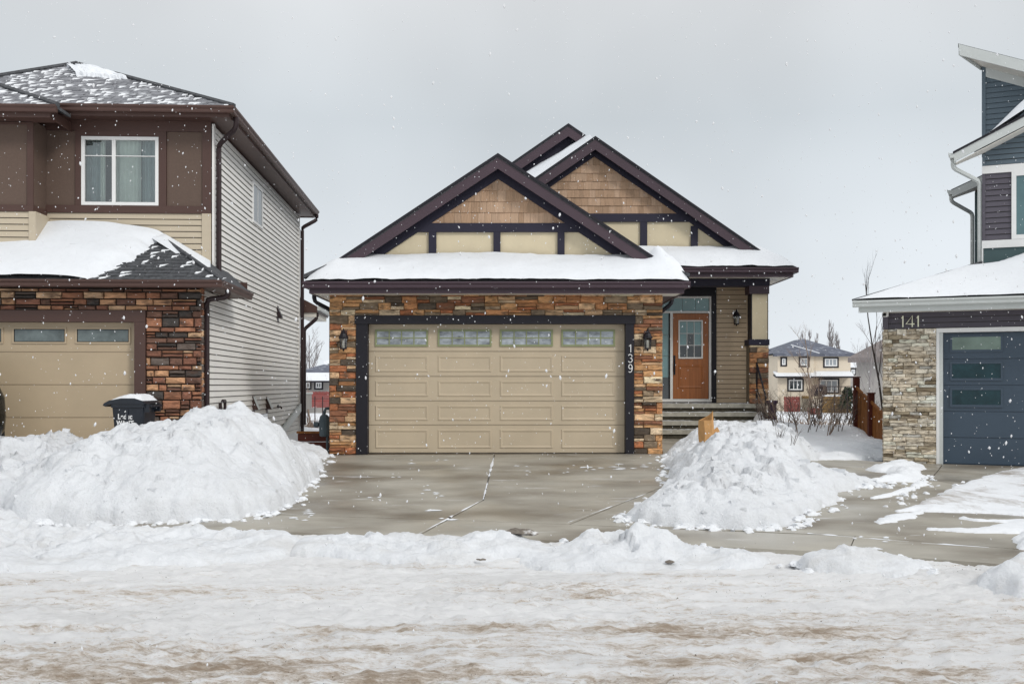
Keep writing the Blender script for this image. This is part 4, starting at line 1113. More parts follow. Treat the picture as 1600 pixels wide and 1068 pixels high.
m = MB(); bz0, bz1 = hz(446.5, B2), zf2+.013; m.box(2.9, H.at(1203, 440, B2).x, B2, B2+.40, bz0, bz1); m.build('porch_beam', NAVY, main)
m = MB(); m.box(2.9, px1-.2, B2+.401, YD-.06, bz0+.12, bz0+.14); m.build('porch_ceiling', BROWN_L, main)
cx0, cx1 = H.at(1171, 600, B2).x, H.at(1201, 600, B2).x
m = MB(); m.box(cx0-.01, cx1+.01, B2-.03, B2+.45, hz(459, B2), bz0-.002); m.build('column_capital', PLUM, main)
m = MB(); m.box(cx0+.07, cx1-.02, B2+.03, B2+.40, hz(530, B2), hz(459, B2)-.002); col_ = m.build('column_shaft', STUCCO, main)
m = MB(); m.box(cx0+.045, cx0+.069, B2+.02, B2+.41, hz(530, B2), hz(459, B2)-.003); m.box(cx1-.0195, cx1-.005, B2+.02, B2+.41, hz(530, B2), hz(459, B2)-.003); m.build('edge_strip', BLACK, main)  # thin dark strips along both edges of the shaft
m = MB(); m.box(cx0-.02, cx1+.01, B2-.05, B2+.47, hz(539, B2), hz(530, B2)); m.build('column_ledge', NAVY, main)
cb = MB(); cb.box(cx0+.02, cx1-.02, B2+.03, B2+.44, lz-.05, hz(539, B2)-.001); cb = cb.build('stone_pedestal', MORTAR_P, main)
lay_stones(cb, LEDGE, cx0, cx1, lz, hz(539, B2)-.002, B2+.03, (.10, .15), (.26, .5), .075, PAL_MAIN, rr, .006)
# door set
fx0, fx1 = hx(1047, YD), hx(1111.5, YD)
ftop_ = hz(489, YD)
df = MB()
sl0 = hx(1024, YD)
df.box(fx0, hx(1051, YD), YD-.03, YD+.098, hz(627.5, YD), ftop_); df.box(hx(1107.5, YD), fx1, YD-.03, YD+.098, hz(627.5, YD), ftop_)
df.box(sl0, fx1, YD-.03, YD+.098, ftop_, hz(486, YD)); df.box(sl0, fx1, YD-.03, YD+.098, hz(466, YD), hz(463, YD)); df.box(fx1-.05, fx1, YD-.028, YD+.098, hz(486, YD), hz(466, YD))
df.box(sl0, fx1, YD-.06, YD+.098, hz(627.5, YD)+.001, hz(623, YD)); df.box(sl0-.05, sl0, YD-.03, YD+.098, hz(627, YD), hz(463, YD))
dfo = df.build('door_frame', WHITE, main)
PANE_SKY = M('pane coloured as reflected sky', S(120, 156, 160), rough=0.05, var=0.12, scale=1.3, spec=0.6)  # pale base colour stands in for sky reflected in the panes
tx0, tx1 = sl0, fx1-.05
for k in range(4):
    a_, b_ = tx0+(tx1-tx0)*k/4+.004, tx0+(tx1-tx0)*(k+1)/4-.004
    q = MB(); q.box(a_, b_, YD+.03, YD+.04, hz(486, YD), hz(466, YD)); q.build('transom_pane', PANE_SKY, dfo)
for k in range(4):
    z0_, z1_ = hz(623, YD), hz(489, YD); a_ = z0_+(z1_-z0_)*k/4+.004; b_ = z0_+(z1_-z0_)*(k+1)/4-.004
    q = MB(); q.box(sl0, fx0-.03, YD+.03, YD+.04, a_, b_); q.build('sidelight_pane', PANE_DK if k == 0 else PANE_SKY, dfo)
q = MB(); q.box(fx0-.03, fx0, YD-.005, YD+.09, hz(623, YD), ftop_); q.build('sidelight_stile', BLACK, dfo)
d0, d1, dz0, dz1 = hx(1051.5, YD), hx(1107, YD), hz(622.5, YD), hz(490, YD)
wx0, wx1, wz0, wz1 = hx(1060, YD), hx(1098, YD), hz(560, YD), hz(500, YD)
dm = MB(); dm.box(d0, wx0, YD, YD+.05, dz0, dz1); dm.box(wx1, d1, YD, YD+.05, dz0, dz1); dm.box(wx0, wx1, YD, YD+.05, dz0, wz0); dm.box(wx0, wx1, YD, YD+.05, wz1, dz1)
dm = dm.build('front_door', DOOR_WOOD, main)
p = MB(); raised_panel(p, wx0, wx1, hz(606, YD), hz(570, YD), YD-.0005); p.build('door_panel', DOOR_WOOD, dm)
fr_ = MB(); t = .035
fr_.box(wx0, wx0+t, YD-.02, YD+.03, wz0, wz1); fr_.box(wx1-t, wx1, YD-.02, YD+.03, wz0, wz1); fr_.box(wx0+t, wx1-t, YD-.02, YD+.03, wz0, wz0+t); fr_.box(wx0+t, wx1-t, YD-.02, YD+.03, wz1-t, wz1)
for k in (1, 2):
    xx = wx0+t+(wx1-wx0-2*t)*k/3; fr_.box(xx-.006, xx+.006, YD-.004, YD+.012, wz0+t, wz1-t)
fr_.build('window_frame', WHITE, dm)
for i in range(3):
    for k in range(3):
        a_ = wx0+t+(wx1-wx0-2*t)*i/3; b_ = wx0+t+(wx1-wx0-2*t)*(i+1)/3; c_ = wz0+t+(wz1-wz0-2*t)*k/3; e_ = wz0+t+(wz1-wz0-2*t)*(k+1)/3
        q = MB(); q.box(a_+.007, b_-.007, YD+.012, YD+.02, c_+.006, e_-.006); q.build('window_pane', PANE_SKY if k == 2 or (i != 1 and k == 1) else PANE_DK, dm)
q = MB()
for k in (1, 2):
    zz = wz0+t+(wz1-wz0-2*t)*k/3; q.box(wx0+t, wx1-t, YD+.0, YD+.0115, zz-.006, zz+.006)
q.build('muntin', WHITE, dm)
q = MB(); hxd = d0+.035; q.box(hxd-.022, hxd+.022, YD-.025, YD-.001, hz(585, YD), hz(555, YD)); q.tube([(hxd, YD-.02, hz(562, YD)), (hxd, YD-.07, hz(565, YD)), (hxd, YD-.07, hz(578, YD)), (hxd, YD-.02, hz(582, YD))], .012, 6); q.build('door_handle', BLACK, dm)
lantern(main, hx(1148.5, YD), YD-.02, hz(494, YD), plate=WHITE)
# steps
n = 4; y0s = 4.56; gz = hz(684.5, y0s); rise = (lz-gz)/n; tread = (5.4-y0s)/(n-1)
stp = thing('front_steps', 'four concrete steps with a landing leading up to the brown front door', 'steps', W_(4.7, y0s, gz-.3))
for i in range(n):
    m = MB(); ya = y0s+tread*i; zt = gz+rise*(i+1); xa_, xb_ = 2.95, H.at(1205, 640, 5.2).x-.03*i
    yb_ = YD-.001 if i == n-1 else ya+tread-.001
    off = Vector((4.7, y0s, gz-.3))
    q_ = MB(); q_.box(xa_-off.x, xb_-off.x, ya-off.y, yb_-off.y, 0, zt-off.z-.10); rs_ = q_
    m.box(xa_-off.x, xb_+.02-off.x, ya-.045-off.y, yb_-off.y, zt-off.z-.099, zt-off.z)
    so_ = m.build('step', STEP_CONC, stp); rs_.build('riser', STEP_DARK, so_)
def tread_snow():
    mb = MB()
    for i in range(n):
        ya = y0s+tread*i-.03; zt = gz+rise*(i+1)
        for k in range(46):
            x = 3.0+rnd.random()*3.2; w = rnd.uniform(.05, .25); yy = ya+rnd.uniform(.01, .20)
            if rnd.random() < .35 and x < 5.4: continue
            P = [(x-w, yy, zt+.002), (x-w*.3, yy-.015*rnd.random(), zt+.004), (x+w*.5, yy, zt+.003), (x+w, yy+.03, zt+.002), (x+w*.3, yy+.07, zt+.004), (x-w*.5, yy+.06, zt+.003)]
            P = [W_(*p) for p in P]; c = W_(x, yy+.03, zt+.014)
            mb.add([c]+P, [(0, a+1, (a+1) % 6+1) for a in range(6)])
    tag(mb.build('step_snow', SNOW, smooth=True), 'dusting of blown snow lying on the treads', kind='stuff')
tread_snow()
xq = W_(H.at(1197, 640, 4.9).x, 4.9, 0)[0]
sp = [(xq-.55, W_(0, 5.3, 0)[1], W_(0, 0, lz)[2]), (xq-.1, W_(0, 5.3, 0)[1], W_(0, 0, lz)[2]-.05), (xq+.1, W_(0, 4.75, 0)[1], .45), (xq-.7, W_(0, 4.7, 0)[1], .45)]
o = heap('snow_mound', [(xq-.6, 25.35), (xq+.12, 25.35), (xq+.16, 24.6), (xq-.4, 24.5)], lambda X, Y, d: .9*np.clip(d/.28, 0, 1)*smooth(xq-.7, xq, X)*.95+.02*fbm(X*6, Y*6, 7, 3), .03, SNOW, edge=.03)
tag(o, 'small wedge of snow on the right end of the front steps, around the handrail', 'snow mound')
# handrail
rl = thing('handrail', 'thin black metal handrail at the right edge of the front steps', 'handrail', W_(H.at(1196, 660, 4.75).x, 4.75, gz))
m = MB(); T_ = Vector((0, .62, lz-gz)); P0 = Vector((0, 0, 0))
m.tube([(0, 0, -.1), (0, 0, .98)], .022, 6); m.build('rail_post', BLACK, rl)
m = MB(); m.tube([(-.06, .62, .3), (-.06, .62, lz-gz+.95)], .022, 6); m.build('rail_post', BLACK, rl)
m = MB(); m.tube([(0, -.12, .93), (0, 0, .99), (-.06, .62, lz-gz+.97), (-.07, .8, lz-gz+.97)], .024, 6); m.build('top_rail', BLACK, rl)
m = MB(); m.tube([(0, .02, .45), (-.06, .62, lz-gz+.42)], .012, 6); m.build('lower_rail', BLACK, rl)

# ------------------------------------------------------------------ the brown two storey house beside it
K = Fr(-5.10, 17.25, 0.52, 2.95)
left = thing('house', 'two storey house with brown upper boards, fieldstone garage front and pale side siding', 'house', K.o, K.a)
def kx(px, ly=0.0, py=500): return K.at(px, py, ly).x
def kz(py, ly=0.0, px=200): return K.at(px, py, ly).z
rr = random.Random(31)
LX = -9.0                                              # how far the front goes out of the picture
YUP = 0.90; LEN = K.side(467, 560, 0).y                # upper wall plane, length of the side wall
zsl = kz(447, -.42)                                    # garage soffit
zup = kz(183, .48)                                     # upper soffit
# shells
m = MB(); m.box(LX, -.06, .26, LEN, -.3, zsl+.05); m.build('wall', SIDING_G, left)
# upper front wall with a window opening
ux0, ux1 = kx(127.5, YUP), kx(248, YUP); uz0, uz1 = kz(321, YUP), kz(214, YUP)
wx1 = -.03
m = MB(); zlo = kz(437, YUP)
m.box(LX, ux0, YUP+.04, YUP+.2, zlo, zup); m.box(ux1, wx1, YUP+.04, YUP+.2, zlo, zup); m.box(ux0, ux1, YUP+.04, YUP+.2, zlo, uz0); m.box(ux0, ux1, YUP+.04, YUP+.2, uz1, zup)
m.box(wx1-.06, wx1, YUP+.201, LEN, zsl, zup); m.box(LX, wx1-.061, LEN-.15, LEN, zsl, zup)
m.build('wall', BROWN_P, left)
# brown boards and panels of the upper front
zf1 = kz(205, YUP); zb0, zb1 = kz(333, YUP), kz(321.5, YUP)
m = MB(); xL0 = kx(50, YUP)
bb = m.box(xL0-1.0, -.02, YUP-.02, YUP+.039, zf1, zup+.12); m.build('trim_board', BROWN_L, left)
m = MB(); m.box(xL0-1.0, -.02, YUP-.03, YUP+.039, zb0, zb1); m.build('trim_board', BROWN_L, left)
m = MB(); m.box(kx(316.5, YUP), -.019, YUP-.018, YUP+.039, zb1+.001, zf1-.001); m.build('trim_board', BROWN_L, left)
cw0, cw1 = kx(118, YUP), kx(260, YUP)
for a, b, c, d in ((cw0, ux0, zb1+.001, zf1-.001), (ux1, cw1, zb1+.001, zf1-.001), (ux0, ux1, uz1, zf1-.001)):
    m = MB(); m.box(a, b, YUP-.014, YUP+.039, c, d); m.build('trim_board', BROWN_L, left)
for a, b in ((kx(58, YUP), cw0-.004), (cw1+.004, kx(316, YUP))):
    m = MB(); m.box(a, b, YUP+.012, YUP+.039, zb1+.002, zf1-.002); m.build('panel_board', BROWN_P, left)
wo = window(left, ux0, ux1, uz0, uz1, YUP-.02, [kx(178, YUP)], 1, fw=.055, bar=.06, fmat=WHITE, gmat=GLASS, dep=.07, rowz=[kz(244, YUP)], hb=.006)
# room and curtains behind the glass
m = MB(); m.box(ux0-.3, ux1+.3, YUP+1.6, YUP+1.65, uz0-.3, uz1+.2); m.box(ux0-.35, ux0-.3, YUP+.21, YUP+1.65, uz0-.3, uz1+.2); m.box(ux1+.3, ux1+.35, YUP+.21, YUP+1.65, uz0-.3, uz1+.2)
m.box(ux0-.3, ux1+.3, YUP+.21, YUP+1.6, uz0-.35, uz0-.3); m.box(ux0-.3, ux1+.3, YUP+.21, YUP+1.6, uz1+.2, uz1+.25); m.build('room', ROOMDARK, left)
def curtain(x0, x1, y, z0, z1, mat, amp=.03, nf=5):
    mb = MB(); nx = 40; vs = []; fs = []
    for i in range(nx+1):
        t = i/nx; x = x0+(x1-x0)*t; yy = y+amp*math.sin(t*nf*2*math.pi+.7)+amp*.4*math.sin(t*nf*4.7)
        vs += [(x, yy, z0), (x, yy, z1)]
    for i in range(nx): fs.append((i*2, i*2+2, i*2+3, i*2+1))
    mb.add(vs, fs); return mb.build('curtain', mat, wo, smooth=True)
curtain(kx(182, YUP+.2), kx(222, YUP+.2), YUP+.13, uz0-.1, uz1+.19, CURTAIN, .025, 3)
curtain(kx(158, YUP+.2), kx(166, YUP+.2), YUP+.16, uz0-.1, uz1+.19, CURTAIN, .02, 2)
curtain(kx(222, YUP+.2), kx(246, YUP+.2), YUP+.20, uz0-.1, uz1+.19, CURTAIN_DK, .025, 3)
curtain(kx(130, YUP+.2), kx(162, YUP+.2), YUP+.24, uz0-.1, uz1+.19, CURTAIN_DK, .03, 4)
# tan lap siding under the band
sg = MB(); sg.box(xL0-1.0, -.05, YUP+.005, YUP+.039, zlo, zb0-.001); sg = sg.build('siding_wall', LAP_SHADE, left)
lap_boards(sg, SIDING_L, xL0, kx(315.5, YUP), zlo, zb0-.002, YUP+.004, .106)
m = MB(); m.box(kx(316, YUP), -.021, YUP-.03, YUP+.04, zlo, zb0-.001); m.build('corner_post', SIDING_L, left)
# bump-out at the far left of the front
YB = .30; bx = kx(52, YB)
m = MB(); bz0 = kz(330, YB, 20); bz1 = kz(320, YB, 20); zub = kz(182, -.08, 20)
m.box(LX, bx-.02, YB+.02, YUP, kz(385, YB), zub+.05); m.build('wall', BROWN_P, left)
m = MB(); m.box(LX, bx, YB-.01, YB+.019, bz0, bz1); m.box(bx-.019, bx, YB+.02, YUP+.03, bz0, bz1); m.build('trim_board', BROWN_L, left)
m = MB(); m.box(bx-.10, bx+.001, YB-.006, YB+.019, bz1+.001, zub); m.build('trim_board', BROWN_L, left)
m = MB(); m.box(LX, bx-.10, YB-.006, YB+.019, kz(194, YB, 20), zub); m.build('trim_board', BROWN_L, left)
sb = MB(); sb.box(LX, kx(54, YB), YB+.02, YUP, kz(385, YB), bz0-.001); sb = sb.build('siding_wall', LAP_SHADE, left)
lap_boards(sb, SIDING_L, LX+.5, kx(45, YB), kz(382, YB), bz0-.002, YB+.02, .106)
m = MB(); m.box(kx(45, YB), kx(56, YB), YB-.01, YUP, kz(382, YB), bz0-.001); m.build('corner_post', SIDING_L, left)
# side wall: every lap a board
sd = MB(); sd.box(-.058, -.004, .05, LEN, -.3, zsl); sd = sd.build('siding_wall', LAP_SHADE, left)
nb = int((zsl+.3)/.106)
lap_boards(sd, SIDING_G, .12, LEN, -.3, zsl, -.003, .106, face='+x')
sd2 = MB(); sd2.box(wx1, wx1+.02, YUP+.05, LEN, zsl+.001, zup); sd2 = sd2.build('siding_wall', LAP_SHADE, left)
lap_boards(sd2, SIDING_G, YUP+.1, LEN, zsl, zup, -.003, .106, face='+x')
m = MB(); m.box(-.004, .026, YUP-.02, YUP+.11, zsl+.3, zup-.001); m.box(-.004, .026, LEN-.1, LEN+.02, -.3, zup-.001); m.box(-.004, .024, .05, .16, -.3, zsl); m.build('corner_post', SIDING_G, left)
# garage front: stone, trim, door
gx1 = kx(214, .1); jx = kx(228.5); th0, th1 = kz(503), kz(485); ftw = .0
wl = MB(); wl.box(jx, -.06, .02, .25, -.3, zsl+.03); wl.box(LX, jx, .02, .25, th1, zsl+.03); wl = wl.build('stone_wall', MORTAR, left)
lay_stones(wl, FIELD, jx, .035, -.1, th1, .02, (.07, .155), (.13, .36), .065, PAL_LEFT, rr, .020, .3)
lay_stones(wl, FIELD, kx(-190), .035, th1, zsl, .02, (.08, .13), (.14, .42), .065, PAL_LEFT, rr, .020, .25)
# the stones turn the corner
for z in np.arange(-.1, zsl-.05, .115):
    c = pick(PAL_LEFT, rr); piece('stone', rr.choice(FIELD), wl, (.0, .09, z+.055), (.13, .045, .10), c, rot=(0, 0, R(90)))
m = MB(); m.box(gx1, jx, -.05, .2, -.1, th0-.001); m.box(LX, jx, -.055, .2, th0, th1); m.build('door_trim', BROWN_L, left)
gd = MB(); gd.box(LX, gx1, .19, .22, 0, th0); gd = gd.build('garage_door', DOORPAINT_L, left)
zz = [kz(y, .12) for y in (703, 652, 601, 550, 503)]; zz[0] = 0
for i in range(4):
    m = MB(); m.box(gx1-4.88, gx1-.004, .13, .189, zz[i]+.010, zz[i+1]-.010); m.box(gx1-4.88, gx1-.004, .136, .188, zz[i]+.002, zz[i]+.0098); m.box(gx1-4.88, gx1-.004, .136, .188, zz[i+1]-.0098, zz[i+1]-.002)
    m.build('door_section', DOORPAINT_L, gd)
for a, b in ((-82, 5), (19, 104), (117.5, 204)):
    x0, x1, z0, z1 = kx(a, .12), kx(b, .12), kz(537, .12), kz(511.5, .12); t = .028
    f_ = MB(); f_.box(x0, x1, .112, .129, z0, z0+t); f_.box(x0, x1, .112, .129, z1-t, z1); f_.box(x0, x0+t, .112, .129, z0+t, z1-t); f_.box(x1-t, x1, .112, .129, z0+t, z1-t)
    f_.build('window_frame', DOORPAINT_L, gd)
    f_ = MB(); u = .012; f_.box(x0+t, x1-t, .118, .129, z0+t, z0+t+u); f_.box(x0+t, x1-t, .118, .129, z1-t-u, z1-t); f_.box(x0+t, x0+t+u, .118, .129, z0+t+u, z1-t-u); f_.box(x1-t-u, x1-t, .118, .129, z0+t+u, z1-t-u); f_.build('window_gasket', RUBBER, gd)
    q = MB(); q.box(x0+t+u, x1-t-u, .122, .1285, z0+t+u, z1-t-u); q.build('window_pane', PANE_SMOKE, gd)
# lower roof: skirt hip over the garage
e0 = kz(437, -.45); eR = .45
rt = kz(368, YUP)
hipx = -.92
m = MB(); m.ext([(LX, -.45, e0), (eR, -.45, e0), (hipx, YUP+.03, rt), (LX, YUP+.03, rt)], (0, 0, -.05)); m.ext([(eR, -.45, e0), (eR, 2.1, e0), (-.02, 2.1, e0+.42), (-.02, YUP+.06, e0+.42), (hipx, YUP+.03, rt)], (0, 0, -.05)); m.build('roof', SHINGLE, left)
def tabs(parent, poly, eave_a, eave_b, up, n_rows, expo, tabw, mat, name, inside, seed, thick=.012, snowfrac=0.0):
    """courses of shingle tabs on a roof plane, joined into one part, plus the snow caught on their butts"""
    a = Vector(eave_a); ux = (Vector(eave_b)-a); W = ux.length; ux.normalize(); up = Vector(up).normalized(); nrm = ux.cross(up).normalized()
    if nrm.z < 0: nrm = -nrm
    mb, ms = MB(), MB(); r_ = random.Random(seed)
    for i in range(n_rows):
        x = -r_.random()*tabw
        while x < W:
            w = tabw*r_.choice((.5, .8, 1, 1.2)); c = (x+w/2, (i+.5)*expo)
            if inside(c[0], c[1]):
                p = lambda u_, v_, h_: a+ux*u_+up*v_+nrm*h_
                t = thick*r_.uniform(.6, 1.4); g_ = .004
                u0, u1, v0, v1 = max(0, x+g_), x+w-g_, i*expo-.004, (i+1)*expo+.01
                mb.add([p(u0, v0, t), p(u1, v0, t), p(u1, v1, .003), p(u0, v1, .003), p(u0, v0, 0), p(u1, v0, 0)], [(0, 1, 2, 3), (4, 5, 1, 0)])
                if r_.random() < snowfrac:
                    k = r_.uniform(.02, .055); s0 = u0+r_.random()*(w-k)*.9; lean = r_.uniform(.04, .15); hh = r_.uniform(.3, 1.0)*expo
                    ms.add([p(s0, v0-.012, t*.3), p(s0+k, v0-.012, t*.3), p(s0+k+lean, v0+hh, t+.006), p(s0+lean, v0+hh*.7, t+.006), p(s0+k*.5, v0+hh*.3, t+.016)], [(0, 1, 4), (1, 2, 4), (2, 3, 4), (3, 0, 4)])
            x += w
    o = mb.build(name, mat, parent, kind='stuff')
    if ms.v: ms.build('shingle_snow', SNOW, parent, kind='stuff')
    return o
sl_ = (rt-e0)/(YUP+.45+.03); vlen = math.hypot(YUP+.48, rt-e0)
tabs(left, None, (-3.6, -.45, e0), (eR, -.45, e0), (0, 1, sl_), int(vlen/.115), .115, .18, SHINGLE, 'roof_shingles', lambda u, v: u < 3.6+eR-v*(.45+.92)/vlen and u > 1.2, 4, .014, .20)
m = MB(); m.tube([(eR+.0, -.45, e0+.015), (hipx, YUP+.0, rt+.02)], .035, 6); m.build('hip_cap', SHINGLE, left)
def low_snow(U, V, P):
    # bare shingles are left open at the right: the snow edge runs up the hip
    lx = (P[..., 0]-K.o.x)*math.cos(K.a)+(P[..., 1]-K.o.y)*math.sin(K.a)
    edge = np.interp(V, [0, .15, .4, .62, .8, 1.0], [-1.62, -1.45, -1.2, -1.05, -.95, -.75])+.10*fbm(V*9, V*0+3, 5, 3)
    d = edge-lx
    t = .12*(1-np.exp(-np.maximum(d, 0)/.12))*(.45+.55*(1-np.exp(-V*8)))+.03*fbm(lx*1.2, V*2, 9, 3)
    t = t+.10*np.exp(-((lx+2.3)/1.0)**2)*V
    return np.where(d > 0, np.maximum(t, .01), -1)
kw = lambda x, y, z: tuple(K.m @ Vector((x, y, z)))
snow_quad('roof_snow', 'thick snow on the lower roof above the plain tan garage door', kw(-6.5, -.47, e0), kw(-.3, -.47, e0), kw(-.3, YUP-.01, rt), kw(-6.5, YUP-.01, rt), low_snow, 160, 44, seed=3)
mv = MB(); va = K.at(131, 386, .35); 
mv.box(va.x-.14, va.x+.14, .22, .5, va.z-.25, va.z-.005); mv.box(va.x-.17, va.x+.17, .18, .52, va.z-.004, va.z+.035); mv.build('roof_vent', RUBBER, left)
q = MB(); 
qs = [(hipx+.02, YUP-.02, rt), (eR-.1, -.1, e0+.12), (-.05, 1.0, e0+.5), (-.25, YUP-.01, rt-.02)]
snow_quad('roof_snow', 'thin strip of snow on the hip end of the lower roof, beside the downspout', kw(hipx-.1, YUP-.18, rt-.05), kw(eR-.25, -.12, e0+.10), kw(-.03, YUP-.02, e0+.45), kw(hipx+.12, YUP-.02, rt+.02), lambda U, V, P: .05*np.minimum(1, np.minimum(np.minimum(U, 1-U)*8, np.minimum(V, 1-V)*4))+.003, 50, 16)
m = MB(); fzb = kz(447, -.42); m.box(LX, eR-.08, -.42, -.39, fzb, e0-.04); m.box(eR-.11, eR-.08, -.389, 2.0, fzb, e0-.04); m.build('fascia', BROWN_L, left)
m = MB(); gutter_x(m, LX, eR+.02, -.42, e0, 1.0); gutter_y(m, -.419, 2.05, eR-.08, e0, 1.0, 1); m.build('gutter', BROWN_L, left)
m = MB(); m.box(LX, eR-.11, -.389, .26, fzb+.01, fzb+.02); m.box(.03, eR-.11, .261, 2.0, fzb+.01, fzb+.02); m.build('soffit', BROWN_L, left)
m = MB(); m.box(.02, eR-.08, 2.001, 2.03, fzb, e0+.2); m.build('fascia', BROWN_L, left)
spout(left, [(eR-.02, .1, e0-.1), (eR-.02, .12, e0-.22), (.075, .16, fzb-.16), (.075, .16, fzb-.4), (.075, .16, -.25)], DARKPIPE, .045)
# upper roof: hip
ey, eX = .45, .45
ez = kz(166, ey, 330)
pkx, pky = .45-4.02, .45+4.02
pz = K.at(118, 101, pky).z
pk3_ = Vector((pkx, pky, pz)); lcx = -5.9
m = MB()
m.ext([(lcx, ey, ez), (eX, ey, ez), (pkx, pky, pz)], (0, 0, -.05))
m.ext([(eX, ey, ez), (eX, LEN+.45, ez), (pkx, LEN-3.5, pz), (pkx, pky, pz)], (0, 0, -.05))
m.ext([(lcx, LEN+.45, ez), (lcx, ey, ez), (pkx, pky, pz), (pkx, LEN-3.5, pz)], (0, 0, -.05))
m.build('roof', SHINGLE, left)
Wd = eX-lcx; vl = math.hypot(pky-ey, pz-ez)
tabs(left, None, (lcx, ey, ez), (eX, ey, ez), (0, pky-ey, pz-ez), int(vl/.14), .14, .24, SHINGLE_P, 'roof_shingles',
     lambda u, v: (pkx-lcx)*v/vl < u < Wd-(eX-pkx)*v/vl, 6, .014, .36)
m = MB(); m.tube([(eX, ey, ez+.01), (pkx, pky, pz+.025)], .05, 6); m.tube([(lcx, ey, ez+.01), (pkx, pky, pz+.025)], .05, 6); m.build('hip_cap', SHINGLE, left)
def top_snow(U, V, P):
    d = np.minimum(V, 1-V)*1.0+.25*fbm(U*9, V*3, 6, 4)
    return np.where(d > .12, .05+.03*fbm(U*6, V*4, 8, 3), -1)
def onroof(t, off):     # along the right hip
    p = Vector((eX, ey, ez)).lerp(Vector((pkx, pky, pz)), t); return p+Vector((-off, 0, 0))
snow_quad('roof_snow', 'white patch of snow just under the peak of the brown house roof', kw(*onroof(.62, .95)), kw(*onroof(.56, .12)), kw(*onroof(.93, .04)), kw(*onroof(.95, .35)), top_snow, 60, 30, lift=.03)
m = MB(); ufz = kz(183, .48, 330); m.box(lcx, eX-.08, ey+.03, ey+.06, ufz, ez-.04); m.box(eX-.11, eX-.08, ey+.061, LEN+.42, ufz, ez-.04); m.box(LX, eX-.08, LEN+.421, LEN+.45, ufz, ez-.04); m.build('fascia', BROWN_L, left)
m = MB(); gutter_x(m, lcx, eX+.02, ey+.03, ez, 1.0); gutter_y(m, ey+.031, LEN+.47, eX-.08, ez, 1.0, 1); m.build('gutter', BROWN_L, left)
m = MB(); m.box(LX, eX-.11, ey+.061, YUP+.05, ufz+.02, ufz+.032); m.box(-.04, eX-.11, YUP+.051, LEN+.42, ufz+.02, ufz+.032); m.build('soffit', BROWN_L, left)
# bump-out roof
bex, bey = kx(90, -.1), -.12; bez = kz(164, bey, 40)
m = MB(); sl2 = (pz-ez)/4.02
bp = (bex-2.6, bey+2.6, bez+sl2*2.6)
m.ext([(LX, bey, bez), (bex, bey, bez), bp, (LX, bp[1], bp[2])], (0, 0, -.05)); m.ext([(bex, bey, bez), (bex, bey+.6, bez), bp], (0, 0, -.05)); m.build('roof', SHINGLE, left)
tabs(left, None, (LX+4, bey, bez), (bex, bey, bez), (0, 1, sl2), 18, .14, .24, SHINGLE_P, 'roof_shingles', lambda u, v: u < bex-LX-4-v*.9, 8, .014, .5)
m = MB(); m.tube([(bex, bey, bez+.01), (bp[0], bp[1], bp[2]+.02)], .05, 6); m.build('hip_cap', SHINGLE, left)
bf0 = kz(183, bey+.03, 40); m = MB(); m.box(LX, kx(77, bey), bey+.03, bey+.06, bf0, bez-.04); m.box(kx(77, bey)-.03, kx(77, bey), bey+.061, YUP, bf0, bez-.04); m.build('fascia', BROWN_L, left)
m = MB(); gutter_x(m, LX, bex, bey+.03, bez, 1.0); m.build('gutter', BROWN_L, left)
m = MB(); m.box(LX, kx(77, bey)-.031, bey+.061, YB+.05, bf0+.02, bf0+.03); m.build('soffit', BROWN_L, left)
# downspouts of the upper eaves
spout(left, [(eX-.02, YUP-.15, ez-.1), (eX-.02, YUP-.13, ez-.28), (.08, YUP+.12, ez-.52), (.08, YUP+.12, ez-.8), (.08, YUP+.12, e0+.20)], DARKPIPE, .045)
spout(left, [(eX-.02, LEN+.3, ez-.1), (eX-.02, LEN+.3, ez-.25), (.08, LEN+.05, ez-.5), (.08, LEN+.05, ez-.9), (.08, LEN+.05, -.2)], DARKPIPE, .05)
# small window, vents and meter on the side wall
a = K.side(393.5, 320, 0); b = K.side(408.5, 320, 0); z0, z1 = K.side(400, 352, 0).z, K.side(400, 289, 0).z
m = MB(); t = .05; X0, X1 = -.002, .035
m.box(X0, X1, a.y, b.y, z0, z0+t); m.box(X0, X1, a.y, b.y, z1-t, z1); m.box(X0, X1, a.y, a.y+t, z0+t, z1-t); m.box(X0, X1, b.y-t, b.y, z0+t, z1-t); m.box(X0, X1-.008, (a.y+b.y)/2-.02, (a.y+b.y)/2+.02, z0+t, z1-t)
sw_ = m.build('window', WHITE, left)
for s0, s1_ in ((a.y+t, (a.y+b.y)/2-.02), ((a.y+b.y)/2+.02, b.y-t)):
    m = MB(); m.box(.018, .023, s0, s1_, z0+t, z1-t); m.build('pane', PANE_DK, sw_)
for px, py, s in ((395, 632, 1.0), (416, 632, 1.0), (433, 490, 1.0)):
    c = K.side(px, py, 0); m = MB()
    m.box(.0, .022, c.y-.11, c.y+.11, c.z-.18*s, c.z+.18*s)
    m.ext([(.022, c.y-.09, c.z+.15*s), (.13, c.y-.09, c.z-.10*s), (.022, c.y-.09, c.z-.10*s)], (0, .18, 0))
    m.build('wall_vent', DARKPIPE if py < 600 else BROWN_L, left)
    if py > 600:
        m = MB(); m.ext([(.024, c.y-.10, c.z+.16*s), (.135, c.y-.10, c.z-.10*s), (.14, c.y-.10, c.z-.09*s), (.03, c.y-.10, c.z+.17*s)], (0, .2, 0)); m.build('vent_flap', LTGREY, left)
c = K.side(432, 635, 0); m = MB(); m.tube([(0, c.y, c.z), (.10, c.y, c.z), (.12, c.y, c.z-.05)], .018, 6); m.lathe([(.05, 0), (.05, .015)], (.03, c.y, c.z), 8, axis='x'); m.build('hose_tap', DARKPIPE, left)
c = K.side(340, 634, 0); m = MB()
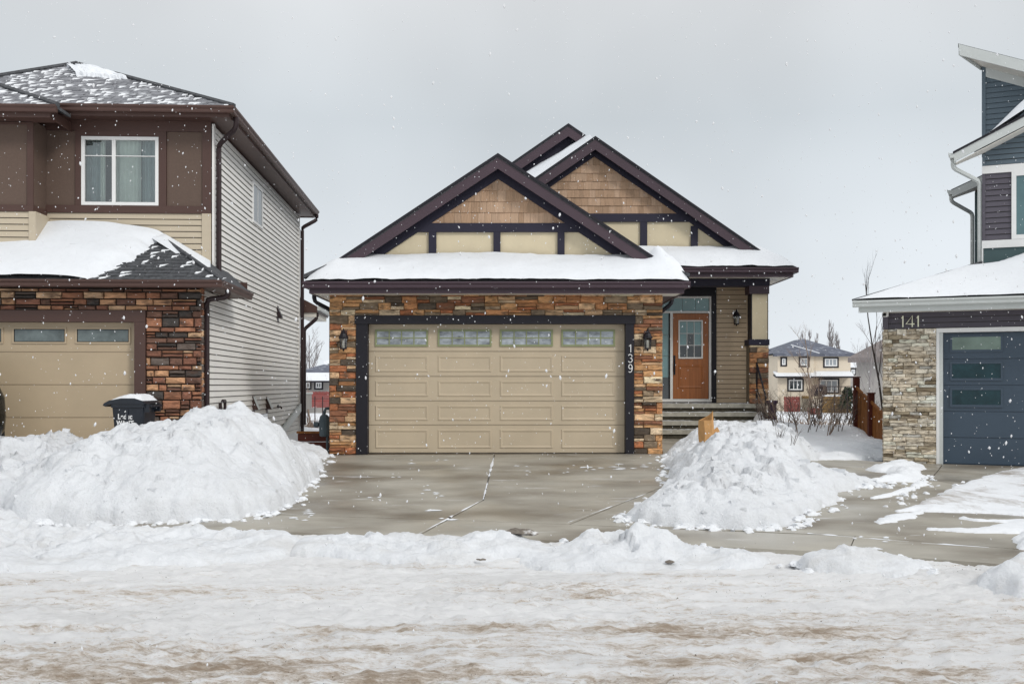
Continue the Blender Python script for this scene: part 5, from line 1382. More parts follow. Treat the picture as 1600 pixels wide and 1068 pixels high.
m.tube([(.08, c.y-.15, c.z-.5), (.08, c.y-.15, c.z+.05), (.10, c.y-.05, c.z+.09), (.10, c.y+.12, c.z+.09), (.08, c.y+.22, c.z+.05), (.08, c.y+.22, c.z-.5)], .03, 6)
m.lathe([(.04, -.2), (.11, -.18), (.11, .02), (.04, .05)], (.11, c.y+.2, c.z-.15), 10); m.build('gas_meter', DARKPIPE, left)
b0, b1 = K.side(385, 655, 0), K.side(416, 655, 0); m = MB(); m.box(-.02, .03, b0.y, b1.y, b0.z-.4, b0.z+.06); m.build('basement_window', PANE_DK, left)
# sloped skirting board over the back stairs
a, b = K.side(432, 668, .03), K.side(468, 634, .03)
m = MB(); m.ext([(.03, a.y-.6, a.z-.14-.30), (.03, b.y, b.z-.14), (.03, b.y, b.z+.06), (.03, a.y-.6, a.z+.06-.30)], (.05, 0, 0)); m.build('stair_board', LTGREY, left)
# little roof of the rear porch, with its gutter end and spout
pA, pB = K.side(466, 458, .0), None
yb = LEN+.15; zA = K.at(466, 458, yb).z; B_ = K.at(497, 482, yb)
m = MB(); m.ext([(-.2, yb, zA), (B_.x-.02, yb, B_.z+.06), (B_.x-.02, yb, B_.z-.10), (-.2, yb, B_.z-.10)], (0, 2.4, 0)); m.build('porch_roof', BROWN_L, left)
m = MB(); gutter_y(m, yb-.02, yb+2.4, B_.x-.02, B_.z+.08, 1.1, 1); m.build('porch_gutter', LTGREY, left)
m = MB(); m.box(-.02, B_.x-.05, yb+.05, yb+2.2, B_.z-.22, B_.z-.101); m.build('porch_soffit', SOFFIT_B, left)
spout(left, [(B_.x-.04, yb+.1, B_.z-.1), (B_.x-.04, yb+.1, B_.z-.25), (.12, yb+.0, B_.z-.55), (.12, yb, B_.z-.8), (.12, yb, .0)], DARKPIPE, .05)

# ------------------------------------------------------------------ the blue house, number 141
Q = Fr(7.065, 20.1, 0.12, -24.0)
right = thing('house', 'modern blue grey house with pale ledger stone pier and the number 141', 'house', Q.o, Q.a)
def qx(px, ly=0.0, py=550): return Q.at(px, py, ly).x
def qz(py, px, ly=0.0): return Q.at(px, py, ly).z
rr = random.Random(77)
RX = 7.4
zst = qz(514, 1400); zso = qz(487, 1400, -.44)
m = MB(); m.box(.06, RX, .26, 7.0, -.2, zso+.04); m.build('wall', BLUE_SID, right)
tx0, tx1 = qx(1463), qx(1470.5); dz1 = qz(519, 1480)
wl = MB(); wl.box(.03, tx0, .03, .25, -.2, zst); wl = wl.build('stone_wall', MORTAR_P, right)
lay_stones(wl, LEDGE, 0, tx0-.002, -.06, zst, .03, (.055, .09), (.12, .34), .07, PAL_RIGHT, rr, .004, .25)
for z in np.arange(-.06, zst-.05, .085):
    piece('stone', rr.choice(LEDGE), wl, (.03, .14, z+.04), (.22, .05, .08), pick(PAL_RIGHT, rr), rot=(0, 0, R(-90)))
sb = MB(); sb.box(.03, RX, .04, .25, zst+.001, zso+.03); sb = sb.build('siding_wall', LAP_SHADE, right)
lap_boards(sb, PLUM_SID, .02, RX, zst+.002, zso+.01, .04, .115)
m = MB(); m.box(-.01, .09, -.005, .10, zst+.002, zso); m.build('corner_post', PLUM_SID, right)
m = MB(); m.box(tx0, tx1-.03, -.02, .2, -.06, zst-.08); m.box(tx0, RX, -.02, .2, zst-.079, zst-.001); m.build('door_trim', WHITE, right)
m = MB(); m.box(tx1-.029, tx1+.03, .0, .2, -.06, zst-.081); m.build('door_jamb', LTGREY, right)
gd = MB(); gx0 = tx1+.031; gd.box(gx0, gx0+4.9, .20, .23, -.03, zst-.08); gd = gd.build('garage_door', SLATE_BLUE, right)
zt = zst-.085; hs = (zt+.0)/5
for i in range(5):
    z0, z1 = i*hs, (i+1)*hs
    m = MB(); m.box(gx0, gx0+4.9, .15, .199, z0+.010, z1-.010); m.box(gx0, gx0+4.9, .157, .198, z0+.002, z0+.0098); m.box(gx0, gx0+4.9, .157, .198, z1-.0098, z1-.002); m.build('door_section', SLATE_BLUE, gd)
w0, w1 = qx(1484.5, .14), qx(1567, .14)
for k, (ya, yb_) in enumerate(((549, 523), (593.5, 565), (635, 606))):
    z0, z1 = qz(ya, 1526, .14), qz(yb_, 1526, .14); t = .035
    for dx in ((0,) if k else (0,)):
        f_ = MB(); f_.box(w0, w1, .128, .149, z0-.01, z0+t); f_.box(w0, w1, .128, .149, z1-t, z1+.01); f_.box(w0, w0+t, .128, .149, z0+t, z1-t); f_.box(w1-t, w1, .128, .149, z0+t, z1-t); f_.build('window_frame', SLATE_BLUE, gd)
        q = MB(); q.box(w0+t, w1-t, .1375, .1485, z0+t, z1-t); q.build('window_pane', PANE_TEAL if k else PANE_GREENISH, gd)
nx0, nx1, nz0, nz1 = qx(1407, -.02, 505), qx(1437, -.02, 505), qz(510.5, 1420, -.02), qz(493, 1420, -.02)
nw = (nx1-nx0)
for ch, f0, w in (('1', 0, .22), ('4', .27, .46), ('1', .80, .22)):
    numeral(right, ch, nx0+nw*f0, -.0, nz0, nw*w, nz1-nz0, .0135, NUMERAL)
c = Q.at(1384, 492, -.03)
m = MB(); m.lathe([(.03, -.02), (.055, -.01), (.055, .06), (.03, .09)], (c.x, -.07, c.z-.02), 10); m.box(c.x-.03, c.x+.03, -.06, .0, c.z+.03, c.z+.07); m.build('camera_housing', WHITE, right)
m = MB(); m.lathe([(.036, .0), (.036, .01)], (c.x-.055, -.09, c.z), 10, axis='x'); m.tube([(c.x-.01, -.12, c.z+.005), (c.x-.01, -.135, c.z+.005)], .032, 8); m.build('camera_lens', RUBBER, right)
# garage roof and its snow
ee = -.5; e0 = qz(470, 1334, ee); rtop = qz(410, 1537, 1.75); ux = 1.726
rsl = (rtop-e0)/(1.75+.5)
m = MB(); m.ext([(ee, ee, e0), (RX, ee, e0), (RX, 1.78, rtop), (ux, 1.78, rtop)], (0, 0, -.05)); m.ext([(ee, ee, e0), (ux, 1.78, rtop), (ux, 7, rtop), (.02, 7, e0+rsl*.5), (.02, .32, e0+rsl*.5)], (0, 0, -.05)); m.build('roof', SHINGLE, right)
qw = lambda x, y, z: tuple(Q.m @ Vector((x, y, z)))
def g_snow(U, V, P):
    d = P - np.array(Q.o); lx = d[..., 0]*math.cos(Q.a)+d[..., 1]*math.sin(Q.a); ly = -d[..., 0]*math.sin(Q.a)+d[..., 1]*math.cos(Q.a)
    hip = (lx-ly)
    t = .09*(1-np.exp(-np.maximum(hip-.03, 0)/.10))*(.3+.7*(1-np.exp(-V*7)))+.015*fbm(lx, ly*2, 4, 3)
    bare = np.maximum(smooth(.76+.05*fbm(lx*3, ly, 9, 3), .86, V)*smooth(.62, .35, hip-.3*V), 0)
    t = np.where(bare > .4, -1, t)
    t = t+.12*smooth(.6, 1, V)*smooth(.3, 1.2, hip)
    return np.where(hip > .02, np.maximum(t, -1), -1)
snow_quad('roof_snow', 'broad smooth snow cover on the garage roof above the blue door', qw(ee, ee-.03, e0), qw(RX, ee-.03, e0), qw(RX, 1.72, rtop), qw(ee, 1.72, rtop), g_snow, 190, 44)
m = MB(); m.tube([(ee, ee, e0+.012), (ux, 1.75, rtop+.012)], .028, 6); m.build('hip_cap', SHINGLE, right)
m = MB(); m.box(ee+.10, RX, ee+.03, ee+.06, zso, e0-.04); m.ext([(ee+.10, ee+.061, zso), (ee+.13, ee+.061, zso), (.03, .33, zso+.06), (.0, .33, zso+.06)], (0, 0, e0-.06-zso)); m.build('fascia', LTGREY, right)
m = MB(); gutter_x(m, ee, RX, ee+.03, e0, 1.05); m.build('gutter', LTGREY, right)
m = MB(); m.box(.03, RX, ee+.061, .26, zso+.012, zso+.024); m.ext([(ee+.13, ee+.062, zso+.012), (.029, ee+.062, zso+.012), (.029, .30, zso+.06)], (0, 0, .012)); m.build('soffit', SOFFIT_B, right)
# upper storey: bay with belt boards, plum siding and a window; the tall wall behind it
yu = 1.75
def uz(py, px=1560, ly=None): return Q.at(px, py, yu if ly is None else ly).z
zA, zB, zC, zD, zE = uz(412), uz(387), uz(375), uz(270), uz(258)
m = MB(); m.box(ux+.03, RX, yu+.03, 9, rtop-.8, uz(215)); m.build('wall', BLUE_SID, right)
sg = MB(); sg.box(ux, RX, yu+.012, yu+.029, zA-.1, zB); sg.build('trim_board', GREEN_SID, right)
m = MB(); m.box(ux-.01, RX, yu-.015, yu+.0295, zB+.001, zC); m.build('belt_board', WHITE, right)
m = MB(); m.box(ux-.01, RX, yu-.015, yu+.0295, zD, zE); m.build('belt_board', WHITE, right)
m = MB(); m.box(ux-.012, ux+.015, yu-.03, yu+.10, zA-.1, zB); m.build('corner_post', WHITE, right)
sv = MB(); sv.box(ux, RX, yu+.02, yu+.0291, zC+.001, zD-.001); sv = sv.build('siding_wall', LAP_SHADE, right)
lap_boards(sv, PLUM_SID, ux+.055, qx(1580, yu, 320), zC+.002, zD-.002, yu+.02, .108)
lap_boards(sv, PLUM_SID, qx(1580.5, yu, 320)+1.505, RX, zC+.002, zD-.002, yu+.02, .108)
m = MB(); m.box(ux-.005, ux+.054, yu-.01, yu+.08, zC+.001, zD-.001); m.build('corner_post', PLUM_SID, right)
window(right, qx(1580.5, yu, 320), qx(1580.5, yu, 320)+1.5, zC+.001, zD-.001, yu-.02, 2, 1, fw=.085, bar=.06, fmat=WHITE, gmat=M('pale teal bay pane', S(92, 120, 124), rough=0.06, var=0.2, scale=1.5, spec=0.4), dep=.045)
# gable roof over the bay (rake rising to the right)
yr2 = yu-.42
p0 = Q.at(1489, 239, yr2); p1 = Q.at(1600, 181, yr2)
rs = (p1.z-p0.z)/(p1.x-p0.x); xr = RX
rz = lambda x: p0.z+rs*(x-p0.x)
m = MB(); m.ext([(p0.x, yr2, p0.z), (xr, yr2, rz(xr)), (xr, yu+2.2, rz(xr)), (ux, yu+2.2, rz(ux)), (ux, yu+.12, rz(ux)), (p0.x, yr2+.22, p0.z)], (0, 0, -.05)); m.build('roof', SHINGLE, right)
fh = .24
m = MB(); m.xz([(p0.x+.02, rz(p0.x+.02)-.01), (xr, rz(xr)-.01), (xr, rz(xr)-fh), (p0.x+.02, rz(p0.x+.02)-fh+.05)], yr2-.03, yr2-.001); m.box(p0.x+.02, p0.x+.05, yr2, yr2+.22, p0.z-.2, p0.z-.055); m.build('fascia', LTGREY, right)
m = MB(); m.xz([(p0.x, rz(p0.x)+.02), (xr, rz(xr)+.02), (xr, rz(xr)-.025), (p0.x, rz(p0.x)-.025)], yr2-.05, yr2-.031); m.build('drip_edge', BLACK, right)
m = MB(); m.ext([(p0.x+.051, yr2, rz(p0.x)-.19), (xr, yr2, rz(xr)-.22), (xr, yu+.03, rz(xr)-.22), (ux, yu+.03, rz(ux)-.215), (p0.x+.051, yr2+.22, rz(p0.x)-.19)], (0, 0, -.015)); m.build('soffit', SOFFIT_B, right)
m = MB(); gutter_y(m, yr2-.03, yr2+.30, p0.x+.02, p0.z+.01, .95, -1); m.build('gutter', LTGREY, right)
# blue siding above the belt, under the rake
sv = MB(); sv.box(ux, RX, yu+.02, yu+.0291, zE+.001, uz(215)); sv = sv.build('siding_wall', LAP_SHADE, right)
lap_boards(sv, BLUE_SID, ux+.055, RX, zE+.002, uz(185), yu+.02, .108, xfun=lambda a, b: (max(ux+.055, p0.x+(a+.12-p0.z)/rs), RX))
m = MB(); m.box(ux-.005, ux+.054, yu-.01, yu+.08, zE+.001, rz(ux)-.24); m.build('corner_post', BLUE_SID, right)
spout(right, [(p0.x+.0, yr2+.15, p0.z-.1), (p0.x+.0, yr2+.15, p0.z-.27), (ux-.05, yu+.05, p0.z-.52), (ux-.05, yu+.05, p0.z-.8), (ux-.05, yu+.05, zA+.02)], LTGREY, .045)
# tall wall and mono-pitch roof
yt = yu+1.0
zt1 = Q.at(1560, 100, yt).z
t0 = Q.at(1497, 68, yt-.6); t1 = Q.at(1600, 94, yt-.6); ts = (t1.z-t0.z)/(t1.x-t0.x); tz = lambda x: t0.z+ts*(x-t0.x)
m = MB(); m.xz([(ux+.03, rtop), (RX, rtop), (RX, tz(RX)-.1), (ux+.03, tz(ux)-.1)], yt+.03, 9.0); m.build('wall', BLUE_SID, right)
sv = MB(); sv.box(ux, RX, yt+.02, yt+.0291, p0.z, p0.z+.3); sv = sv.build('siding_wall', LAP_SHADE, right)
zb_, ze_ = rz(ux)-.1, tz(ux)-.2
lap_boards(sv, BLUE_SID, ux+.06, RX, zb_, ze_, yt+.02, .112, xfun=lambda a, b: (ux+.06, max(ux+.06, min(RX, t0.x+(b+.17-t0.z)/ts))))
m = MB(); m.box(ux-.012, ux+.06, yt-.02, yt+.06, zb_, tz(ux)-.18); m.build('corner_post', BLUE_SID, right)
m = MB(); m.xz([(ux+.061, tz(ux)-.17), (RX, tz(RX)-.17), (RX, tz(RX)-.40), (ux+.061, tz(ux)-.40)], yt-.01, yt+.0185); m.build('frieze_board', LTGREY, right)
m = MB(); m.xz([(ux, tz(ux)), (RX, tz(RX)), (RX, tz(RX)-.06), (ux, tz(ux)-.06)], yt-.6, 9.2); m.ext([(t0.x, yt-.6, t0.z), (ux-.001, yt-.6, tz(ux)), (ux-.001, yt+.05, tz(ux)), (t0.x, yt-.5, t0.z)], (0, 0, -.06)); m.build('roof', SHINGLE, right)
m = MB(); m.xz([(t0.x+.01, t0.z-.02), (RX, tz(RX)-.02), (RX, tz(RX)-.25), (t0.x+.03, t0.z-.25)], yt-.63, yt-.601); m.ext([(t0.x+.01, yt-.60, t0.z-.24), (t0.x+.04, yt-.60, t0.z-.24), (ux-.012, yt+.04, tz(ux)-.24), (ux-.04, yt+.04, tz(ux)-.24)], (0, 0, .175)); m.build('fascia', LTGREY, right)
m = MB(); m.xz([(ux, tz(ux)-.17), (RX, tz(RX)-.17), (RX, tz(RX)-.185), (ux, tz(ux)-.185)], yt-.60, yt-.011); m.ext([(t0.x+.041, yt-.60, t0.z-.17), (ux-.001, yt-.60, tz(ux)-.17), (ux-.001, yt+.03, tz(ux)-.17)], (0, 0, -.015)); m.build('soffit', SOFFIT_B, right)
def bay_snow(U, V, P):
    d = P - np.array(Q.o); lx = d[..., 0]*math.cos(Q.a)+d[..., 1]*math.sin(Q.a)
    return .40*smooth(ux-.15, ux+.9, lx)*np.minimum(1, .3+V*4)+.0*U
snow_quad('roof_snow', 'deep wedge of snow on the upper gable roof against the tall blue wall', qw(ux-.15, yr2-.02, rz(ux-.15)), qw(RX, yr2-.02, rz(RX)), qw(RX, yt+.0, rz(RX)), qw(ux-.15, yt+.0, rz(ux-.15)), bay_snow, 70, 24)
# rear wing peeping out at the left
yw_ = 5.2
wA, wB = Q.at(1523, 340, yw_), Q.at(1531, 340, yw_)
m = MB(); m.box(wA.x+.03, ux+.4, yw_+.03, 9, .5, Q.at(1523, 300, yw_).z); m.build('wall', BLUE_SID, right)
sv = MB(); sv.box(wA.x+.01, ux+.4, yw_+.02, yw_+.0291, .5, Q.at(1525, 290, yw_).z); sv = sv.build('siding_wall', LAP_SHADE, right)
lap_boards(sv, BLUE_SID, wA.x+.06, ux+.4, 1.5, Q.at(1525, 288, yw_).z, yw_+.02, .11)
m = MB(); m.box(wA.x, wA.x+.06, yw_-.01, yw_+.06, .5, Q.at(1525, 300, yw_).z); m.build('corner_post', GREEN_SID, right)
r0, r1 = Q.at(1486, 296, yw_-.4), Q.at(1533, 274, yw_-.4); rs2 = (r1.z-r0.z)/(r1.x-r0.x)
m = MB(); zr2 = lambda x: r0.z+rs2*(x-r0.x); xe3 = r1.x+.8; m.ext([(r0.x, yw_-.4, r0.z), (xe3, yw_-.4, zr2(xe3)), (xe3, 9, zr2(xe3)), (wA.x, 9, zr2(wA.x)), (wA.x, yw_+.1, zr2(wA.x)), (r0.x, yw_-.2, r0.z)], (0, 0, -.05)); m.build('roof', SHINGLE, right)
m = MB(); m.xz([(r0.x+.02, r0.z-.02), (r1.x+.8, r1.z+.8*rs2-.02), (r1.x+.8, r1.z+.8*rs2-.24), (r0.x+.02, r0.z-.18)], yw_-.43, yw_-.401); m.build('fascia', LTGREY, right)
m = MB(); m.ext([(r0.x+.02, yw_-.40, r0.z-.17), (xe3, yw_-.40, zr2(xe3)-.2), (xe3, yw_+.02, zr2(xe3)-.2), (wA.x, yw_+.02, zr2(wA.x)-.2), (r0.x+.02, yw_-.2, r0.z-.17)], (0, 0, -.015)); m.build('soffit', SOFFIT_B, right)
m = MB(); gutter_y(m, yw_-.43, yw_-.15, r0.x+.02, r0.z, .95, -1); m.build('gutter', LTGREY, right)
spout(right, [(r0.x-.0, yw_-.25, r0.z-.1), (r0.x-.0, yw_-.25, r0.z-.25), (wA.x-.05, yw_+.1, r0.z-.5), (wA.x-.05, yw_+.1, r0.z-.8), (wA.x-.05, yw_+.1, 1.5)], LTGREY, .045)

# ------------------------------------------------------------------ small things near the houses
# wheeled bin beside the left garage door
def bin_():
    Y = 16.3; x = (210-CX)/F*Y; z = 0.34
    b = thing('wheelie_bin', 'navy black wheeled waste bin with a snow-capped lid, behind the huge snow bank', 'bin', (x, Y, z), R(-6)); b.scale = (.84, .84, .97)
    m = MB()
    def ring(hx_, hy, zz, r=.05):
        out = []
        for sx, sy, a0 in ((1, 1, 0), (-1, 1, 90), (-1, -1, 180), (1, -1, 270)):
            for k in range(3):
                q = R(a0+k*45); out.append((sx*(hx_-r)+r*math.cos(q), sy*(hy-r)+r*math.sin(q), zz))
        return out
    rings = [ring(.23, .22, .05), ring(.235, .225, .10), ring(.305, .28, .93), ring(.325, .30, .935), ring(.325, .30, .985)]
    vs = [v for r_ in rings for v in r_]; k = 12
    fs = [(i*k+j, i*k+(j+1) % k, (i+1)*k+(j+1) % k, (i+1)*k+j) for i in range(len(rings)-1) for j in range(k)]+[tuple(range(k-1, -1, -1)), tuple(range((len(rings)-1)*k, len(rings)*k))]
    m.add(vs, fs); m.box(-.02, .02, -.29, -.262, .30, .90)
    m.v = [(a, c, d) for a, c, d in m.v]
    m.build('bin_body', PLASTIC_NV, b, smooth=False)
    l = MB(); prof = [(-.45, .965), (-.43, 1.0), (-.33, 1.045), (-.10, 1.08), (.15, 1.08), (.30, 1.04), (.34, 1.0), (.34, .987), (-.34, .987), (-.42, .955)]
    l.xz(prof, -.315, .315); l.box(-.47, -.40, -.20, .20, .945, .99); l.build('bin_lid', PLASTIC_NV, b)
    h = MB(); h.tube([(.32, -.22, .95), (.42, -.22, .96), (.42, .22, .96), (.32, .22, .95)], .018, 6); h.box(.30, .40, -.24, -.18, .86, .99); h.box(.30, .40, .18, .24, .86, .99); h.build('handle', PLASTIC_NV, b)
    for sy in (-.24, .24):
        w = MB(); w.lathe([(.04, -.03), (.12, -.03), (.13, 0), (.12, .03), (.04, .03)], (0, 0, 0), 14); 
        w.v = [(v[0]+.22, v[2]+sy, v[1]+.12) for v in w.v]; w.build('wheel', RUBBER, b)
    for txt, zz, s in (('Leduc', .755, .115), ('WASTE', .66, .10), ('ONLY', .59, .08)):
        c = bpy.data.curves.new('lettering', 'FONT'); c.body = txt; c.size = s; c.align_x = 'CENTER'; c.extrude = .001; c.offset = .003
        c.materials.append(NUM_WHITE)
        t_ = bpy.data.objects.new('text_source', c); COL.objects.link(t_); dg = bpy.context.evaluated_depsgraph_get()
        me = bpy.data.meshes.new_from_object(t_.evaluated_get(dg)); bpy.data.objects.remove(t_); me.name = 'lettering'
        o = bpy.data.objects.new('lettering', me); COL.objects.link(o); o.parent = b; o['kind'] = 'thing' if False else 'stuff'; del o['kind']
        o.location = (-.045, -.2595-(zz-.5)*.066-.003, zz); o.rotation_euler = (R(90-3.8), 0, 0)
    m = MB(); m.add([(-.06, -.286, .862), (-.02, -.286, .862), (-.03, -.287, .89)], [(0, 1, 2)]); m.build('emblem', NUM_WHITE, b)
    sx = Matrix.Translation((x, Y, z)) @ Matrix.Rotation(R(-6), 4, 'Z') @ Matrix.Diagonal((.84, .84, .97, 1))
    X_, Y_ = np.meshgrid(np.linspace(-.30, .30, 26), np.linspace(-.31, .31, 22))
    top = np.interp(X_, [-.45, -.33, -.10, .15, .30], [1.0, 1.045, 1.08, 1.08, 1.04])
    e = np.minimum(np.minimum(X_+.30, .30-X_), np.minimum(Y_+.31, .31-Y_))
    T_ = .055*np.sin(np.pi/2*np.clip(e/.13, 0, 1))*(0.6+.6*smooth(-.3, .1, X_))+.012*fbm(X_*9, Y_*9, 4, 3)*np.clip(e/.05, 0, 1)
    P = np.stack([X_, Y_, top+T_], -1) @ np.array(sx.to_3x3()).T + np.array(sx.translation)
    tag(grid_mesh('lid_snow', P[..., 0], P[..., 1], P[..., 2], SNOW), 'cap of snow on the lid of the waste bin', 'snow cap')
bin_()

# torn paper bag half buried in the right bank
def bag():
    c = crest(1104, 684, 16.2); x, y = c[0], c[1]-.05; z = float(zg(x, y))+c[2]+.09
    b = thing('paper_bag', 'torn brown kraft paper bag sticking out of the right snow bank', 'bag', (x, y, z), R(12))
    w = .085; m = MB()
    lo = [(-w, -.10, -.15), (w*.7, -.12, -.15), (w*.8, .09, -.15), (-w, .10, -.15)]
    hi = [(-w-.01, -.10, .30), (w*.2, -.13, .30), (w*.9, -.04, .44), (w*.75, .06, .38), (.0, .12, .33), (-w-.02, .09, .29)]
    lo6 = [lo[0], (0, -.11, -.15), lo[1], lo[2], (0, .10, -.15), lo[3]]
    mid = [((a[0]+c_[0])/2+.01*(-1)**i, (a[1]+c_[1])/2-.012*(-1)**i, .10) for i, (a, c_) in enumerate(zip(lo6, hi))]
    vs = lo6+mid+hi; fs = [(r_*6+k, r_*6+(k+1) % 6, (r_+1)*6+(k+1) % 6, (r_+1)*6+k) for r_ in range(2) for k in range(6)]
    inn = [(v[0]*.94, v[1]*.9, v[2]-.004) for v in hi]; lowi = [(v[0]*.9, v[1]*.85, .0) for v in lo6]
    n0 = len(vs); vs += inn+lowi
    fs += [(12+k, 12+(k+1) % 6, n0+(k+1) % 6, n0+k) for k in range(6)]+[(n0+k, n0+(k+1) % 6, n0+6+(k+1) % 6, n0+6+k) for k in range(6)]
    m.add(vs, fs); m.build('bag_body', KRAFT, b)
    m = MB(); f0 = [(w*.8, -.08, .02), (w*1.6, -.10, .05), (w*2.1, -.06, .13), (w*1.9, -.02, .19), (w*1.2, -.03, .15), (w*.8, -.04, .18)]
    m.ext(f0, (0, .02, 0)); m.build('torn_flap', KRAFT, b)
bag()

# dark purple planter by the steps
def planter():
    Y = 24.7; x = (1206.5-CX)/F*Y; z = float(zg(x, Y))-.1; zt = CAMZ-(626-CY)/F*Y-z
    b = thing('planter', 'tall dark purple plastic planter standing right of the front steps', 'planter', (x, Y, z))
    m = MB(); prof = [(.045, 0), (.06, .12), (.075, .35), (.085, .55), (.10, zt-.12), (.115, zt-.05), (.125, zt-.03), (.125, zt), (.105, zt), (.10, zt-.06)]
    m.lathe(prof, (0, 0, 0), 14); m.build('planter_body', PURPLE, b, smooth=False)
    m = MB(); m.lathe([(.135, zt-.06), (.14, zt-.02), (.135, zt+.01), (.12, zt+.01)], (0, 0, 0), 14); m.build('planter_rim', PURPLE, b)
planter()

# gas meter and timber retaining wall in the gap left of the garage
def gap():
    Y = 20.9; x = (507-CX)/F*Y; z0 = CAMZ-(674-CY)/F*Y
    g_ = thing('gas_meter', 'blue grey gas meter standing against the left garage wall', 'gas meter', (x, Y, z0))
    m = MB(); m.lathe([(.06, -.2), (.10, -.18), (.11, .0), (.11, .12), (.09, .20), (.05, .24)], (0, 0, .1), 12); m.build('meter_body', GREYPAINT, g_)
    m = MB(); m.tube([(0, 0, .3), (0, 0, .40), (.03, 0, .46), (.10, .02, .46)], .03, 8); m.tube([(-.12, 0, .14), (-.06, 0, .14)], .025, 6); m.build('pipe', GREYPAINT, g_)
    m = MB(); m.lathe([(.05, -.02), (.06, 0), (.06, .07), (.03, .08)], (-.19, 0, .14), 10, axis='x'); m.build('regulator', GREYPAINT, g_)
    m = MB(); m.tube([(.05, .02, -.6), (.05, .02, -.08)], .025, 6); m.build('riser_pipe', GREYPAINT, g_)
    Yw = 21.2; a = (466-CX)/F*Yw; b = -3.33; zt = CAMZ-(675-CY)/F*Yw
    w = thing('retaining_wall', 'low reddish timber retaining wall in the gap between the left houses', 'timber wall', ((a+b)/2, Yw, .1))
    for i in range(3):
        m = MB(); h = (zt-.12)/3; m.box(a-(a+b)/2, b-(a+b)/2, -.05, .05, i*h+.01, (i+1)*h-.006); m.build('timber', CEDAR_DK, w)
    m = MB(); m.box(a-(a+b)/2-.02, b-(a+b)/2, -.08, .06, zt-.12, zt-.08); m.build('cap_board', CEDAR, w)
gap()

# cedar fence, its top stepping down towards the blue house
def fence():
    pA = ((1341-CX)/F*24.3, 24.3); pB = ((1386-CX)/F*22.4, 22.4)
    f = thing('fence', 'stained cedar fence with a sloping top between the drift and the blue house', 'fence', (pA[0], pA[1], .2))
    dx, dy = pB[0]-pA[0], pB[1]-pA[1]; ln = math.hypot(dx, dy); f.rotation_euler = (0, 0, math.atan2(dy, dx))
    u = lambda px: (((px-1341)/(1386-1341))*ln)
    topz = lambda t: np.interp(t, [0, ln], [CAMZ-(605-CY)/F*24.3-.2, CAMZ-(648-CY)/F*22.4-.2])
    for px, py in ((1341, 588), (1365, 613)):
        t = u(px)*1.0; Yp = 24.3+(22.4-24.3)*t/ln; zt = CAMZ-(py-CY)/F*Yp-.2
        m = MB(); m.box(t-.05, t+.055, -.11, .02, -.3, zt-.03); m.box(t-.065, t+.07, -.125, .035, zt-.029, zt+.0); m.build('post', CEDAR_DK, f)
    n = 15
    for i in range(n):
        a, b = ln*i/n+.003, ln*(i+1)/n-.003
        m = MB(); d = .004*(i % 2)
        m.xz([(a, -.25), (b, -.25), (b, topz(b)-.01), (a, topz(a)-.01)], -.03-d, -.01-d); m.build('board', CEDAR, f)
    m = MB(); m.xz([(.056, topz(.05)+.04), (ln, topz(ln)+.04), (ln, topz(ln)-.03), (.056, topz(.05)-.03)], -.07, -.035); m.build('top_rail', CEDAR, f)
    m = MB(); m.xz([(.056, .35), (ln, .25), (ln, .16), (.056, .26)], -.009, .03); m.build('lower_rail', CEDAR_DK, f)
fence()

# ------------------------------------------------------------------ bare trees and shrubs
def bare_tree(name, label, loc, h, r0, seed, mat, spread=.5, depth=3, kids=5, upright=.4, cat='tree', stems=1, group=None, lean=(0, 0), first=.25, nseg=5):
    rr = random.Random(seed); t = thing(name, label, cat, loc, 0, group)
    tm, cm = MB(), MB()
    def limb(p, d, ln, r, lev, mb):
        pts, rs = [p], [r]; q = Vector(p); dd = Vector(d).normalized()
        for i in range(nseg):
            dd = (dd+Vector((rr.gauss(0, .10), rr.gauss(0, .10), upright*.10))).normalized()
            q = q+dd*ln/nseg; pts.append(q.copy()); rs.append(r*(1-.75*(i+1)/nseg))
        mb.tube(pts, rs, 5 if lev == 0 else 3)
        if lev >= depth: return
        k = kids if lev == 0 else max(2, kids-1)
        for j in range(k):
            f = rr.uniform(first if lev == 0 else .25, .95); i = min(nseg-1, int(f*nseg)); a = pts[i].lerp(pts[i+1], f*nseg-i)
            ax = (pts[i+1]-pts[i]).normalized(); az = rr.uniform(0, 6.28)
            side = Vector((math.cos(az), math.sin(az), 0)); nd = (ax*(1-spread)+side*spread+Vector((0, 0, upright*.5))).normalized()
            limb(a, nd, ln*(1-f*.45)*rr.uniform(.35, .6), rs[i]*.55, lev+1, cm)
    for s in range(stems):
        az = rr.uniform(0, 6.28); o = .10*stems*.4 if stems > 1 else 0
        limb(Vector((o*math.cos(az), o*math.sin(az), 0)), Vector((lean[0]+(math.cos(az)*.35 if stems > 1 else 0), lean[1]+(math.sin(az)*.25 if stems > 1 else 0), 1)), h*rr.uniform(.75, 1), r0, 0, tm)
    tm.build('trunk' if stems == 1 else 'stems', mat, t, kind=None if stems == 1 else 'stuff')
    if cm.v: cm.build('crown' if stems == 1 else 'twigs', mat, t, kind=None if stems == 1 else 'stuff')
    return t
def on(px, Y, dz=0.0):
    x = (px-CX)/F*Y; return (x, Y, float(zg(x, Y))+dz)
SHG = 'bare shrubs behind the right snow bank'
